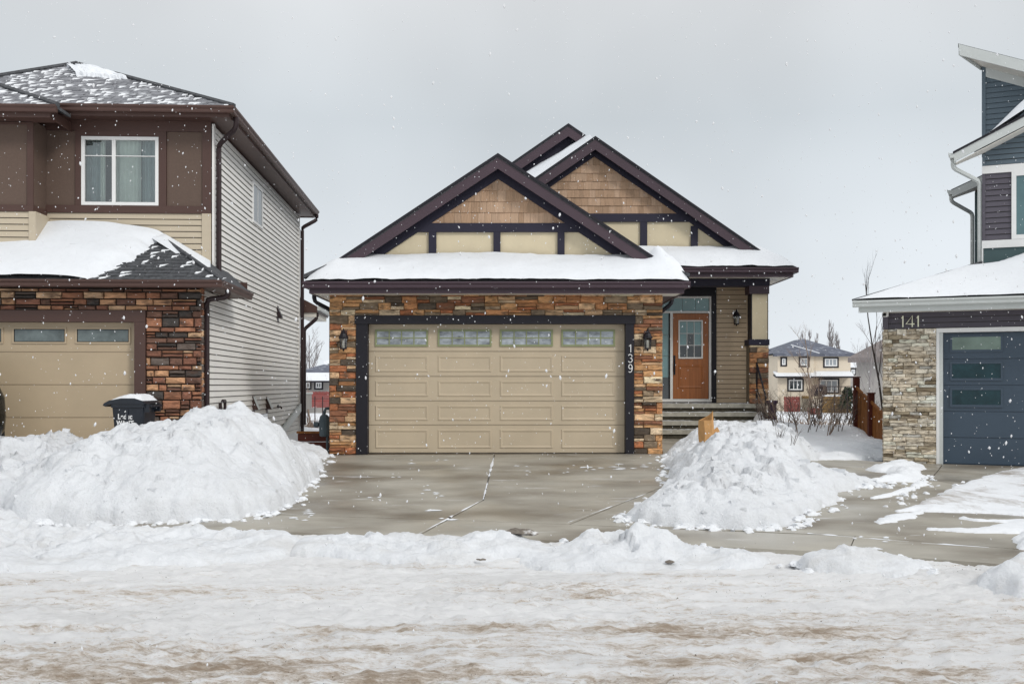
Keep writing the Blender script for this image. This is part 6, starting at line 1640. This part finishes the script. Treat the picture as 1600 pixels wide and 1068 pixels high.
for i, (px, Y, h, lab) in enumerate(((1236, 24.0, .95, 'bare twiggy shrub nearest the purple planter'), (1254, 23.6, 1.2, 'bare spreading shrub second from the purple planter'), (1284, 24.2, 1.15, 'bare spreading shrub midway between planter and cedar fence'), (1312, 24.6, 1.0, 'small bare shrub nearest the cedar fence'))):
    p = on(px, Y, .30 if px < 1240 else .25); bare_tree('shrub', lab, p, h*1.05, .011, 300+i, BARK_LT if i % 2 else BARK, .48, 2, 8, .10, 'shrub', 14, SHG)
for i, (px, Y, lab) in enumerate(((1192, 19.3, 'few dry twigs poking out of the top of the right bank'), (1218, 19.0, 'dry twigs poking from the right shoulder of the right bank'))):
    c = crest(px, 680, Y); bare_tree('twig_clump', lab, (c[0], c[1], float(zg(c[0], c[1]))+c[2]-.15), .5, .007, 330+i, BARK, .5, 1, 3, .2, 'shrub', 6)
bare_tree('tree', 'slender bare young tree rising behind the cedar fence beside the blue house', on(1381, 25.5), 4.9, .035, 41, BARK, .16, 2, 6, .9, 'tree', 1, lean=(-.075, 0), first=.4)
bare_tree('tree', 'second slim bare stem growing close to the pale stone pier', on(1386, 26.5), 3.9, .03, 42, BARK, .2, 2, 5, .9, 'tree', 1, lean=(-.03, 0), first=.4)
bare_tree('tree', 'bare tan sapling standing in front of the far tan house', on(1264, 62), 5.2, .07, 43, BARK_LT, .42, 3, 8, .5, 'tree', 1, first=.15)
bare_tree('tree', 'bare grey tree against the grey stucco house', on(1356, 52), 5.5, .06, 44, BARK_FAR, .45, 3, 9, .4, 'tree', 1, first=.1)
bare_tree('tree', 'tan bare bush beside the far red board', on(1283, 66), 3.2, .06, 45, BARK_LT, .45, 3, 8, .3, 'tree', 3, first=.1)
bare_tree('tree', 'pale leafless sapling in the gap beside the orange stone garage', on(487, 40), 3.6, .035, 46, BARK_LT, .35, 3, 6, .6, 'tree', 1)
bare_tree('tree', 'pale bare tree behind the far grey roofs in the left gap', on(490, 150), 11.5, .2, 47, BARK_FAR, .45, 3, 9, .5, 'tree', 1)
bare_tree('tree', 'smaller pale bare tree next to the left house in the left gap', on(478, 150), 10.5, .16, 48, BARK_FAR, .4, 3, 8, .5, 'tree', 1)
def poplar(px, py, lab, seed, Y=190):
    x, y, z = on(px, Y); h = CAMZ-(py-CY)/F*Y-z
    rr = random.Random(seed); t = thing('poplar', lab, 'tree', (x, y, z), 0, 'bare poplars on the horizon')
    m = MB(); m.tube([(0, 0, 0), (.1, 0, h*.5), (.0, 0, h)], [.22, .14, .03], 5); m.build('trunk', BARK_FAR, t)
    m = MB()
    for k in range(70):
        a = rr.uniform(.12, .93)*h; az = rr.uniform(0, 6.28); ln = h*.10*(1.25-a/h)+.5
        e = Vector((math.cos(az)*ln*.32, math.sin(az)*ln*.32, ln*1.2)); m.tube([(0, 0, a), Vector((0, 0, a))+e*.5+Vector((math.cos(az), math.sin(az), 0))*.12*ln, Vector((0, 0, a))+e], [.06, .045, .015], 3)
    m.build('crown', BARK_FAR, t)
for i, (px, py, lab) in enumerate(((1250, 524, 'short bare poplar left of the tan house peak'), (1254, 516, 'bare poplar just left of the tan house peak'), (1265, 515, 'thin bare poplar over the tan house ridge'), (1276, 520, 'faint short poplar right of the ridge top'),
    (1296, 499, 'tallest bare poplar right of the tan house peak'), (1300, 505, 'second tall bare poplar right of the peak'), (1307, 517, 'third bare poplar right of the peak'), (1310, 529, 'lowest bare poplar right of the peak'), (1355, 534, 'lone thin poplar above the snowy far roofs'))):
    poplar(px, py, lab, 60+i)

# ------------------------------------------------------------------ far houses across the open ground
def far_house(label, fr, x0, x1, dep, zb, ze, wall, roofm, pitch, wins, peak_in=None, skirt=None, wing=None, snow=False, over=.45, roofsnow=None, gablefront=False):
    h = thing('house', label, 'house', fr.o, fr.a)
    m = MB(); m.box(x0, x1, 0, dep, zb-1.5, ze); m.build('wall', wall, h)
    def hip(a, b, y0, y1, z, p):
        mb = MB(); w = min(b-a, y1-y0)/2
        if b-a >= y1-y0: A_, B_ = (a+w, (y0+y1)/2, z+w*p), (b-w, (y0+y1)/2, z+w*p)
        else: A_, B_ = ((a+b)/2, y0+w, z+w*p), ((a+b)/2, y1-w, z+w*p)
        c = [(a, y0, z), (b, y0, z), (b, y1, z), (a, y1, z)]
        if b-a >= y1-y0: fs = [(c[0], c[1], B_, A_), (c[1], c[2], B_), (c[2], c[3], A_, B_), (c[3], c[0], A_)]
        else: fs = [(c[0], c[1], A_), (c[1], c[2], B_, A_), (c[2], c[3], B_), (c[3], c[0], A_, B_)]
        for f_ in fs: mb.ext(list(f_), (0, 0, -.08))
        mb.box(a, b, y0, y0+.12, z-.28, z-.081)
        return mb
    if gablefront:
        mb = MB(); xm = (x0+x1)/2; zp = ze+(x1-x0+2*over)/2*pitch
        mb.xz([(x0-over, ze), (xm, zp), (x1+over, ze), (x1+over, ze-.15), (xm, zp-.15), (x0-over, ze-.15)], -over, dep+over); mb.build('roof', roofm, h)
        mb = MB(); mb.xz([(x0, ze-.1), (x1, ze-.1), (xm, zp-.2)], .0, dep); mb.build('gable_wall', wall, h)
    else:
        hip(x0-over, x1+over, -over, dep+over, ze+.1, pitch).build('roof', roofm, h)
    if wing:
        a, b, y_, zt = wing
        m = MB(); m.box(a, b, -y_, -.01, zb-1.5, ze); m.build('wall', wall, h)
        hip(a-over, b+over, -y_-over, 6, ze+.11, pitch).build('roof', roofm, h)
        mv = MB(); w_ = (b-a)/2+over
        mv.tube([(b+over, -y_-over, ze+.14), ((a+b)/2, -y_-over+w_, ze+.14+w_*pitch)], .06, 4); mv.build('valley_snow', SNOW, h)
    if skirt:
        a, b, y_, z0, z1 = skirt
        m = MB(); m.ext([(a, -y_, z0), (b, -y_, z0), (b, -.02, z1), (a, -.02, z1)], (0, 0, -.15)); m.build('porch_roof', BLACK, h)
        m = MB(); m.ext([(a, -y_-.03, z0+.02), (b, -y_-.03, z0+.02), (b, -.03, z1+.2), (a, -.03, z1+.2)], (0, 0, .15)); m.build('porch_snow', SNOW, h)
    for (a, b, z0, z1, nc, yy, g_) in wins:
        t = .16
        m = MB(); m.box(a-t, b+t, yy-.06, yy-.005, z0-t, z0); m.box(a-t, b+t, yy-.06, yy-.005, z1, z1+t); m.box(a-t, a, yy-.06, yy-.005, z0, z1); m.box(b, b+t, yy-.06, yy-.005, z0, z1); m.build('window_casing', BLACK, h)
        window(h, a, b, z0, z1, yy-.05, nc, 1, fw=.12, bar=.10, gmat=g_, dep=.04)
    return h
PANE_MID = M('grey curtained pane', (0.32, 0.35, 0.38), rough=0.2, var=0.3, scale=.8, spec=0.5)
Y1 = 112.0
f1 = Fr((1268-CX)/F*Y1, Y1, -1.0, 0)
fx = lambda px: f1.at(px, 600, 0).x
fz = lambda py: f1.at(1268, py, 0).z
far_house('tan two storey house with a grey hip roof across the open ground', f1, fx(1213), fx(1329), 11.5, fz(645), fz(554), FARWALL, FARROOF, .40,
          [(fx(1219.5), fx(1225), fz(570), fz(560), 1, -.6, PANE_MID), (fx(1248), fx(1260), fz(571), fz(559.5), 2, -.6, PANE_MID), (fx(1288.5), fx(1308), fz(572), fz(560), 3, 0, PANE_MID),
           (fx(1230), fx(1251), fz(609), fz(593), 3, -.6, PANE_DK), (fx(1281), fx(1309), fz(612), fz(593), 3, 0, PANE_MID)],
          skirt=(fx(1208), fx(1328), 1.3, fz(588), fz(584.5)), wing=(fx(1213), fx(1269), .6, 0))
f2 = Fr((1190-CX)/F*120, 120, -1.0, 0); w2 = lambda px: f2.at(px, 600, 0).x; z2 = lambda py: f2.at(1190, py, 0).z
far_house('pale grey house with snowy lower roof, left of the far tan house', f2, w2(1150), w2(1212), 10, z2(645), z2(553), FARGREY, FARROOF, .45, [], skirt=(w2(1150), w2(1213), 3, z2(568), z2(560)), gablefront=True)
f3 = Fr((1340-CX)/F*62, 62, -.6, -24); w3 = lambda px: f3.at(px, 600, 0).x; z3 = lambda py: f3.at(1375, py, 0).z
f3m = 1
far_house('grey stucco house with a brown grey roof behind the cedar fence', f3, w3(1338.5), w3(1450), 9, z3(650), z3(561), FARGREY, M('brown grey far shingle', S(120, 112, 110, 1.1), rough=.9, var=.25, scale=1.5, var2=((.72, .74, .76), .5, .60, .64)), .62, [])
f4 = Fr((1338-CX)/F*170, 170, -1.0, 0); w4 = lambda px: f4.at(px, 600, 0).x; z4 = lambda py: f4.at(1338, py, 0).z
far_house('distant house with a snow covered roof right of the tan house', f4, w4(1322), w4(1362), 10, z4(640), z4(572), FARGREY, SNOW, .42, [(w4(1330), w4(1336), z4(584), z4(577), 2, 0, PANE_MID)])
f5 = Fr((500-CX)/F*105, 105, -1.0, 0); w5 = lambda px: f5.at(px, 600, 0).x; z5 = lambda py: f5.at(500, py, 0).z
far_house('grey roofed house seen in the gap left of the stone garage', f5, w5(474), w5(528), 10, z5(635), z5(581), FARGREY, FARROOF, .32, [(w5(497), w5(506), z5(606), z5(597), 2, -1.2, PANE_DK), (w5(478), w5(488), z5(606), z5(597), 2, -1.2, PANE_DK)], skirt=(w5(470), w5(530), 4, z5(595), z5(586)), wing=None)
f6 = Fr((520-CX)/F*140, 140, -1.0, 0); w6 = lambda px: f6.at(px, 600, 0).x; z6 = lambda py: f6.at(520, py, 0).z
far_house('taller far house whose roof corner shows beside the stone garage', f6, w6(512), w6(560), 10, z6(635), z6(566), FARGREY, SNOW, .4, [])

def board_fence(label, px0, px1, Y, py_top, py_bot, mat, nb, cat='fence', cap=None):
    xa, xb = (px0-CX)/F*Y, (px1-CX)/F*Y; zt, zb = CAMZ-(py_top-CY)/F*Y, CAMZ-(py_bot-CY)/F*Y
    f = thing('board_fence', label, cat, (xa, Y, zb))
    for i in range(nb):
        a, b = (xb-xa)*i/nb+.01, (xb-xa)*(i+1)/nb-.01
        m = MB(); m.box(a, b, -.02-.006*(i % 2), .02, -.3, zt-zb-.02*(i % 3)); m.build('board', mat, f)
    for k in (.25, .8):
        m = MB(); m.box(0, xb-xa, .021, .07, (zt-zb)*k-.05, (zt-zb)*k+.05); m.build('rail', mat, f)
    return f
board_fence('red painted yard fence in the gap beside the orange stone garage', 476, 520, 90, 611, 631, REDBOARD, 24)
board_fence('red board panel below the left windows of the far tan house', 1225, 1250, 100, 619, 638, REDBOARD, 12)
board_fence('tan yard fence under the deck of the far tan house', 1283, 1330, 104, 621, 640, TANBOARD, 24)
board_fence('low red boards beside the far stone pillar', 1262, 1281, 98, 637, 645, REDBOARD, 8)
def pillar():
    Y = 99; x = (1276-CX)/F*Y; zb = CAMZ-(643-CY)/F*Y; zt = CAMZ-(619-CY)/F*Y
    p = thing('pillar', 'pale stone pillar at the corner of the far deck', 'pillar', (x, Y, zb))
    m = MB(); m.box(-.32, .32, -.32, .32, -.3, zt-zb-.15); m.build('shaft', FARWALL, p)
    m = MB(); m.box(-.42, .42, -.42, .42, zt-zb-.149, zt-zb); m.build('cap', STUCCO, p)
    Y = 107; x = (1310-CX)/F*Y; zd = CAMZ-(619-CY)/F*Y
    d = thing('deck', 'raised deck with a snowy edge and thin railing behind the far tan house', 'deck', (x, Y, zd))
    m = MB(); m.box(-2.5, 2.2, -1.2, 4.5, -.25, 0); m.build('floor', TANBOARD, d)
    m = MB(); m.box(-2.0, 1.9, -1.25, -.9, .01, .16); m.build('snow_edge', SNOW, d)
    m = MB()
    for xx in np.linspace(-2.4, 2.1, 9): m.tube([(xx, -1.1, 0), (xx, -1.1, 1.0)], .03, 4)
    m.tube([(-2.4, -1.1, 1.0), (2.1, -1.1, 1.0)], .04, 4); m.build('railing', DARKPIPE, d)
    g_ = thing('barbecue', 'dark covered barbecue on the far deck', 'barbecue', (x-2.0, Y-.2, zd))
    m = MB(); m.lathe([(.75, 0), (.85, .5), (.8, .95), (.55, 1.15), (.1, 1.22)], (0, 0, 0), 10); m.build('cover', DARKPIPE, g_)
    e = thing('evergreen', 'dark evergreen bush at the right end of the far deck', 'bush', on(1324, 103))
    m = MB(); rr = random.Random(3); zt = CAMZ-(606-CY)/F*103-e.location.z
    for k in range(260):
        a = rr.uniform(0, 6.28); r_ = 1.0*math.sqrt(rr.random()); q = rr.uniform(.1, 1); r_ *= (1.1-q*.75); c = Vector((r_*math.cos(a), r_*math.sin(a), q*zt)); s = rr.uniform(.12, .3)
        dn = Vector((rr.gauss(0, 1), rr.gauss(0, 1), rr.gauss(.4, 1))).normalized(); t_ = dn.orthogonal().normalized()*s; b_ = dn.cross(t_)
        m.add([c-t_, c+b_*.6, c+t_, c-b_*.6], [(0, 1, 2, 3)])
    m.build('foliage', HEDGE, e); m = MB(); m.tube([(0, 0, 0), (0, 0, zt*.6)], [.1, .04], 5); m.build('trunk', BARK, e)
pillar()
# low timber edging and a trodden path across the open ground
def edging():
    Y = 41.5
    for k, (py, lab) in enumerate(((667.5, 'long low timber edging board farther back behind the bare shrubs'), (672.5, 'long low timber edging board nearer the drift behind the bare shrubs'))):
        yy = 43.5 if k == 0 else 39.5
        xa, xb = 8.2, 18.0; zt = CAMZ-(py-3-CY)/F*yy
        e = thing('timber_edging', lab, 'edging', (xa, yy, zt-.22))
        for i in range(5):
            m = MB(); a, b = (xb-xa)*i/5+.01, (xb-xa)*(i+1)/5-.01; m.box(a, b, -.06, .06, -.4, .17); m.build('timber', TANBOARD, e)
        m = MB(); m.box(.0, xb-xa, -.10, .10, .171, .235); m.build('snow_line', SNOW, e)
edging()
def wire_fence():
    Y = 70; f = thing('wire_fence', 'thin post and wire fence on the snow before the far tan house', 'fence', on(1300, Y))
    xs = [(p-1300)/F*Y for p in (1284, 1304, 1324, 1344)]
    for x in xs:
        m = MB(); m.tube([(x, 0, -.2), (x, 0, 1.9)], .035, 5); m.build('post', DARKPIPE, f)
    m = MB()
    for z in (.6, 1.2, 1.8): m.tube([(xs[0], 0, z), (xs[-1], 0, z)], .012, 4)
    m.build('wires', DARKPIPE, f)
    Y = 48; f = thing('wire_fence', 'thin post and wire fence seen in the gap left of the stone garage', 'fence', on(490, Y))
    xs = [(p-490)/F*Y for p in (470, 481, 492, 504, 516)]
    for x in xs:
        m = MB(); m.tube([(x, 0, -.2), (x, 0, 1.4)], .025, 5); m.build('post', DARKPIPE, f)
    m = MB()
    for z in (.3, 1.3): m.tube([(xs[0], 0, z), (xs[-1], 0, z)], .012, 4)
    m.build('wires', DARKPIPE, f)
    # dark back-yard post and box just past the left house
    Y = 33; x, y, z = on(470, Y); zt = CAMZ-(572-CY)/F*Y
    p = thing('deck_post', 'dark timber deck post past the rear corner of the brown house', 'post', (x, y, z))
    m = MB(); m.box(-.10, .10, -.1, .1, -.2, zt-z); m.build('shaft', DARKPIPE, p); m = MB(); m.box(-.3, .14, -.12, .12, zt-z+.001, zt-z+.12); m.build('beam', DARKPIPE, p)
    p = thing('utility_box', 'pale grey box beside the dark deck post', 'box', (x+.22, y-.5, CAMZ-(633-CY)/F*Y))
    m = MB(); m.box(-.12, .2, -.1, .1, -.10, .36); m.box(-.05, -.0, -.05, .05, -1.2, -.101); m.build('cabinet', FARGREY, p); m = MB(); m.box(-.15, .23, -.13, .13, .361, .42); m.build('cover', LTGREY, p)
wire_fence()
def dry_grass():
    mb = MB(); rr = random.Random(9)
    for k in range(1500):
        if k < 1100: x, y = rr.uniform(9, 24), rr.uniform(44, 56)
        else: x, y = rr.uniform(-10.5, -6.5), rr.uniform(34, 42)
        z = float(zg(x, y))-.08; h = rr.uniform(.15, .5); a = rr.uniform(0, 6.28)
        dx, dy = math.cos(a)*.10, math.sin(a)*.10; w = .02
        mb.add([(x-w, y, z), (x+w, y, z), (x+dx*h*3, y+dy, z+h)], [(0, 1, 2)])
    tag(mb.build('dry_grass', BARK_LT, kind='stuff'), 'dry grass stalks poking through the snow behind the houses', kind='stuff')
dry_grass()

# ------------------------------------------------------------------ dark vehicle at the left edge
def car():
    Yc = 15.4; xr = (6.5-CX)/F*Yc
    z0 = 0.40
    c = thing('parked_car', 'black vehicle parked at the left edge in front of the plain tan garage door', 'car', (xr-1.17, Yc+.35, z0), R(31))
    secs = [(0.0, .80, .50, .95, .72, 1.02, .60), (.06, .90, .36, .98, .84, 1.30, .66), (.25, .94, .30, 1.0, .90, 1.62, .62), (.9, .95, .28, 1.0, .93, 1.70, .66), (2.2, .95, .28, .98, .93, 1.70, .68), (3.0, .94, .28, .96, .92, 1.30, .72), (3.3, .94, .28, .95, .91, 1.05, .78), (4.2, .90, .30, .90, .86, .95, .76), (4.55, .78, .40, .75, .70, .80, .6)]
    m = MB(); vs = []
    for y, bw, zl_, zb_, mw, zr, rw in secs:
        half = [(bw*.86, zl_), (bw, zl_+.18), (bw+.02, (zl_+zb_)/2+.05), (bw, zb_), (max(rw+.07, rw), zr-.10), (rw*.85, zr)]
        ring = [(x, y, z) for x, z in half]+[(-x, y, z) for x, z in reversed(half)]; vs += ring
    k = 12; fs = [(i*k+j, i*k+(j+1) % k, (i+1)*k+(j+1) % k, (i+1)*k+j) for i in range(len(secs)-1) for j in range(k)]+[tuple(range(k)), tuple(range(len(vs)-1, len(vs)-k-1, -1))]
    m.add(vs, fs); m.build('body', CARPAINT, c, smooth=True)
    for sx in (-1, 1):
        for wy in (.85, 3.6):
            w = MB(); w.lathe([(.20, -.11), (.33, -.115), (.36, -.09), (.37, 0), (.36, .09), (.33, .115), (.20, .11)], (0, 0, 0), 24, axis='x'); w.v = [(v[0]+sx*.85, v[1]+wy, v[2]+.36) for v in w.v]; t = w.build('wheel', RUBBER, c)
            w = MB(); w.lathe([(.21, -.06), (.21, .06), (.14, .075), (.05, .05)], (0, 0, 0), 12, axis='x'); w.v = [(sx*v[0]+sx*.88, v[1]+wy, v[2]+.36) for v in w.v]; w.build('rim', CHROME, t)
        m = MB(); m.box(sx*.66-.09, sx*.66+.16, -.02, .10, .78, 1.05) if sx > 0 else m.box(-.82, -.57, -.02, .10, .78, 1.05); m.build('tail_light', REDLENS, c)
        m = MB(); m.ext([(sx*.97, 2.75, .98), (sx*1.12, 2.78, 1.0), (sx*1.14, 2.78, 1.14), (sx*.98, 2.76, 1.12)], (0, .1, 0)); m.build('wing_mirror', CARPAINT, c)
    m = MB(); m.ext([(-.62, -.01, 1.02), (.62, -.01, 1.02), (.55, .18, 1.52), (-.55, .18, 1.52)], (0, -.012, .002)); m.build('rear_window', PANE_DK, c)
    m = MB(); m.box(-.85, .85, -.06, .04, .34, .55); m.build('bumper', RUBBER, c)
    m = MB(); m.box(-.26, .26, -.02, .0, .72, .84); m.build('number_plate', WHITE, c)
car()

# ------------------------------------------------------------------ odds and ends on the snow
def dirt(label, px, py, s, seed, mat, lift=.0, name='ice_chunk', n=5):
    rr = random.Random(seed); x, y = G(px, py); t = thing(name, label, 'ice chunk', (x, y, float(zg(x, y))+lift))
    for k in range(n):
        m = MB(); q = s*rr.uniform(.4, 1); o = Vector((rr.gauss(0, s*.7), rr.gauss(0, s*.4), q*.25))
        pr = [(q*.5*rr.uniform(.7, 1.2), -q*.3), (q*rr.uniform(.7, 1.1), 0), (q*.6, q*.3), (q*.2, q*.42)]
        m.lathe(pr, (0, 0, 0), 7); a = rr.uniform(0, 3)
        m.v = [tuple(Vector((v[0]*1.5*rr.uniform(.85, 1.15), v[1]*rr.uniform(.85, 1.15), v[2]*rr.uniform(.8, 1.2)))+o) for v in m.v]
        m.build('lump', mat, t)
DIRTICE = M('dirty grey ice', (0.17, 0.145, 0.12), rough=.7, var=.4, scale=18, bump=.5, bscale=40, var2=((.7, .7, .7), 12, .55, .7))
dirt('chunk of dirty grey ice on the ridge below the garage door', 816, 858, .085, 2, DIRTICE, .14, n=7)
dirt('small dark crumb of ice on the street left of the dirty ice chunk', 754, 880, .03, 3, DIRTICE, .03, n=3)
dirt('small dark crumb of ice on the heaped ridge below the right bank', 1041, 890, .035, 4, DIRTICE, .06, n=3)
dirt('pale snow clod lying on the street below the huge bank', 343, 868, .05, 5, SNOW_PILE, .04, name='snow_clod', n=4)
def grit():
    mb = MB(); rr = random.Random(8)
    for k in range(1500):
        y = rr.uniform(4.8, 9.2) if rr.random() < .8 else rr.uniform(8, 10.3); x = rr.uniform(-.6, .6)*y
        if vnoise(x*.6+7, y*1.6, 3) < .42: continue
        s = rr.uniform(.0018, .0045)*(1.7 if rr.random() < .05 else 1); z = float(zg(x, y))+.035*0
        d = y-np.interp(x, YCX, YCY)
        zz = rr.uniform(-.01, .012)
        mb.add([(x-s, y, z+zz), (x, y-s, z+zz), (x+s, y, z+zz), (x, y+s, z+zz), (x, y, z+zz+s*1.2)], [(0, 1, 4), (1, 2, 4), (2, 3, 4), (3, 0, 4)])
    tag(mb.build('grit', M('dark grit', (.10, .075, .05), rough=.9), kind='stuff'), 'dark grit spread over the packed snow of the street', kind='stuff')
grit()

# ------------------------------------------------------------------ falling snow
def flakes():
    r_ = np.random.default_rng(4)
    n = 15000
    X = r_.uniform(-10.5, 10.5, n); Y = r_.uniform(2.6, 19.0, n); Z = r_.uniform(.15, 9.0, n)
    keep = (np.abs(X) < Y*.52+.3) & (Z-1.6 < Y*.38)
    ok = (Z > 0.5) | (Y < 11)
    X, Y, Z = X[keep & ok], Y[keep & ok], Z[keep & ok]; n = len(X)
    s = (r_.gamma(2.2, .0010, n)+.0018)*(1+.5*(r_.random(n) > .985))
    s = np.minimum(s, .00125*Y)
    vs = []; fs = []
    for i in range(n):
        x, y, z, q = X[i], Y[i], Z[i], s[i]; h = q*r_.uniform(1.0, 2.0); tx = r_.normal(0, .3)*q
        b = len(vs); k = 5; big = q*1650/y > 2.2
        if big: k = 7
        for zz, rr_ in ((-.62*h, .62), (0, 1.0), (.62*h, .66)):
            for j in range(k):
                t = 6.2832*j/k+zz*40; w_ = q*rr_*(1+(.25*math.sin(j*2.7+i) if big else 0))
                vs.append((x+w_*math.cos(t)+tx*zz/h, y+w_*math.sin(t), z+zz))
        vs += [(x-tx, y, z-h), (x+tx, y, z+h)]
        for r2 in (0, 1):
            for j in range(k): fs.append((b+r2*k+j, b+r2*k+(j+1) % k, b+(r2+1)*k+(j+1) % k, b+(r2+1)*k+j))
        for j in range(k): fs.append((b+(j+1) % k, b+j, b+3*k)); fs.append((b+2*k+j, b+2*k+(j+1) % k, b+3*k+1))
    m = MB(); m.v, m.f, m.mi = vs, fs, [0]*len(fs)
    fm = bpy.data.materials.new('snowflake'); fm.use_nodes = True
    nd, lk = fm.node_tree.nodes, fm.node_tree.links; bs = nd['Principled BSDF']; bs.inputs['Base Color'].default_value = (.93, .94, .96, 1); bs.inputs['Roughness'].default_value = .9
    bs.inputs['Specular IOR Level'].default_value = 0.1
    tl = nd.new('ShaderNodeBsdfTranslucent'); tl.inputs[0].default_value = (.93, .94, .96, 1); mx = nd.new('ShaderNodeMixShader'); mx.inputs[0].default_value = .35
    lk.new(bs.outputs[0], mx.inputs[1]); lk.new(tl.outputs[0], mx.inputs[2]); lk.new(mx.outputs[0], nd['Material Output'].inputs['Surface'])
    tag(m.build('falling_snow', fm, smooth=True, kind='stuff'), 'snowflakes falling through the air in front of the houses', kind='stuff')
flakes()
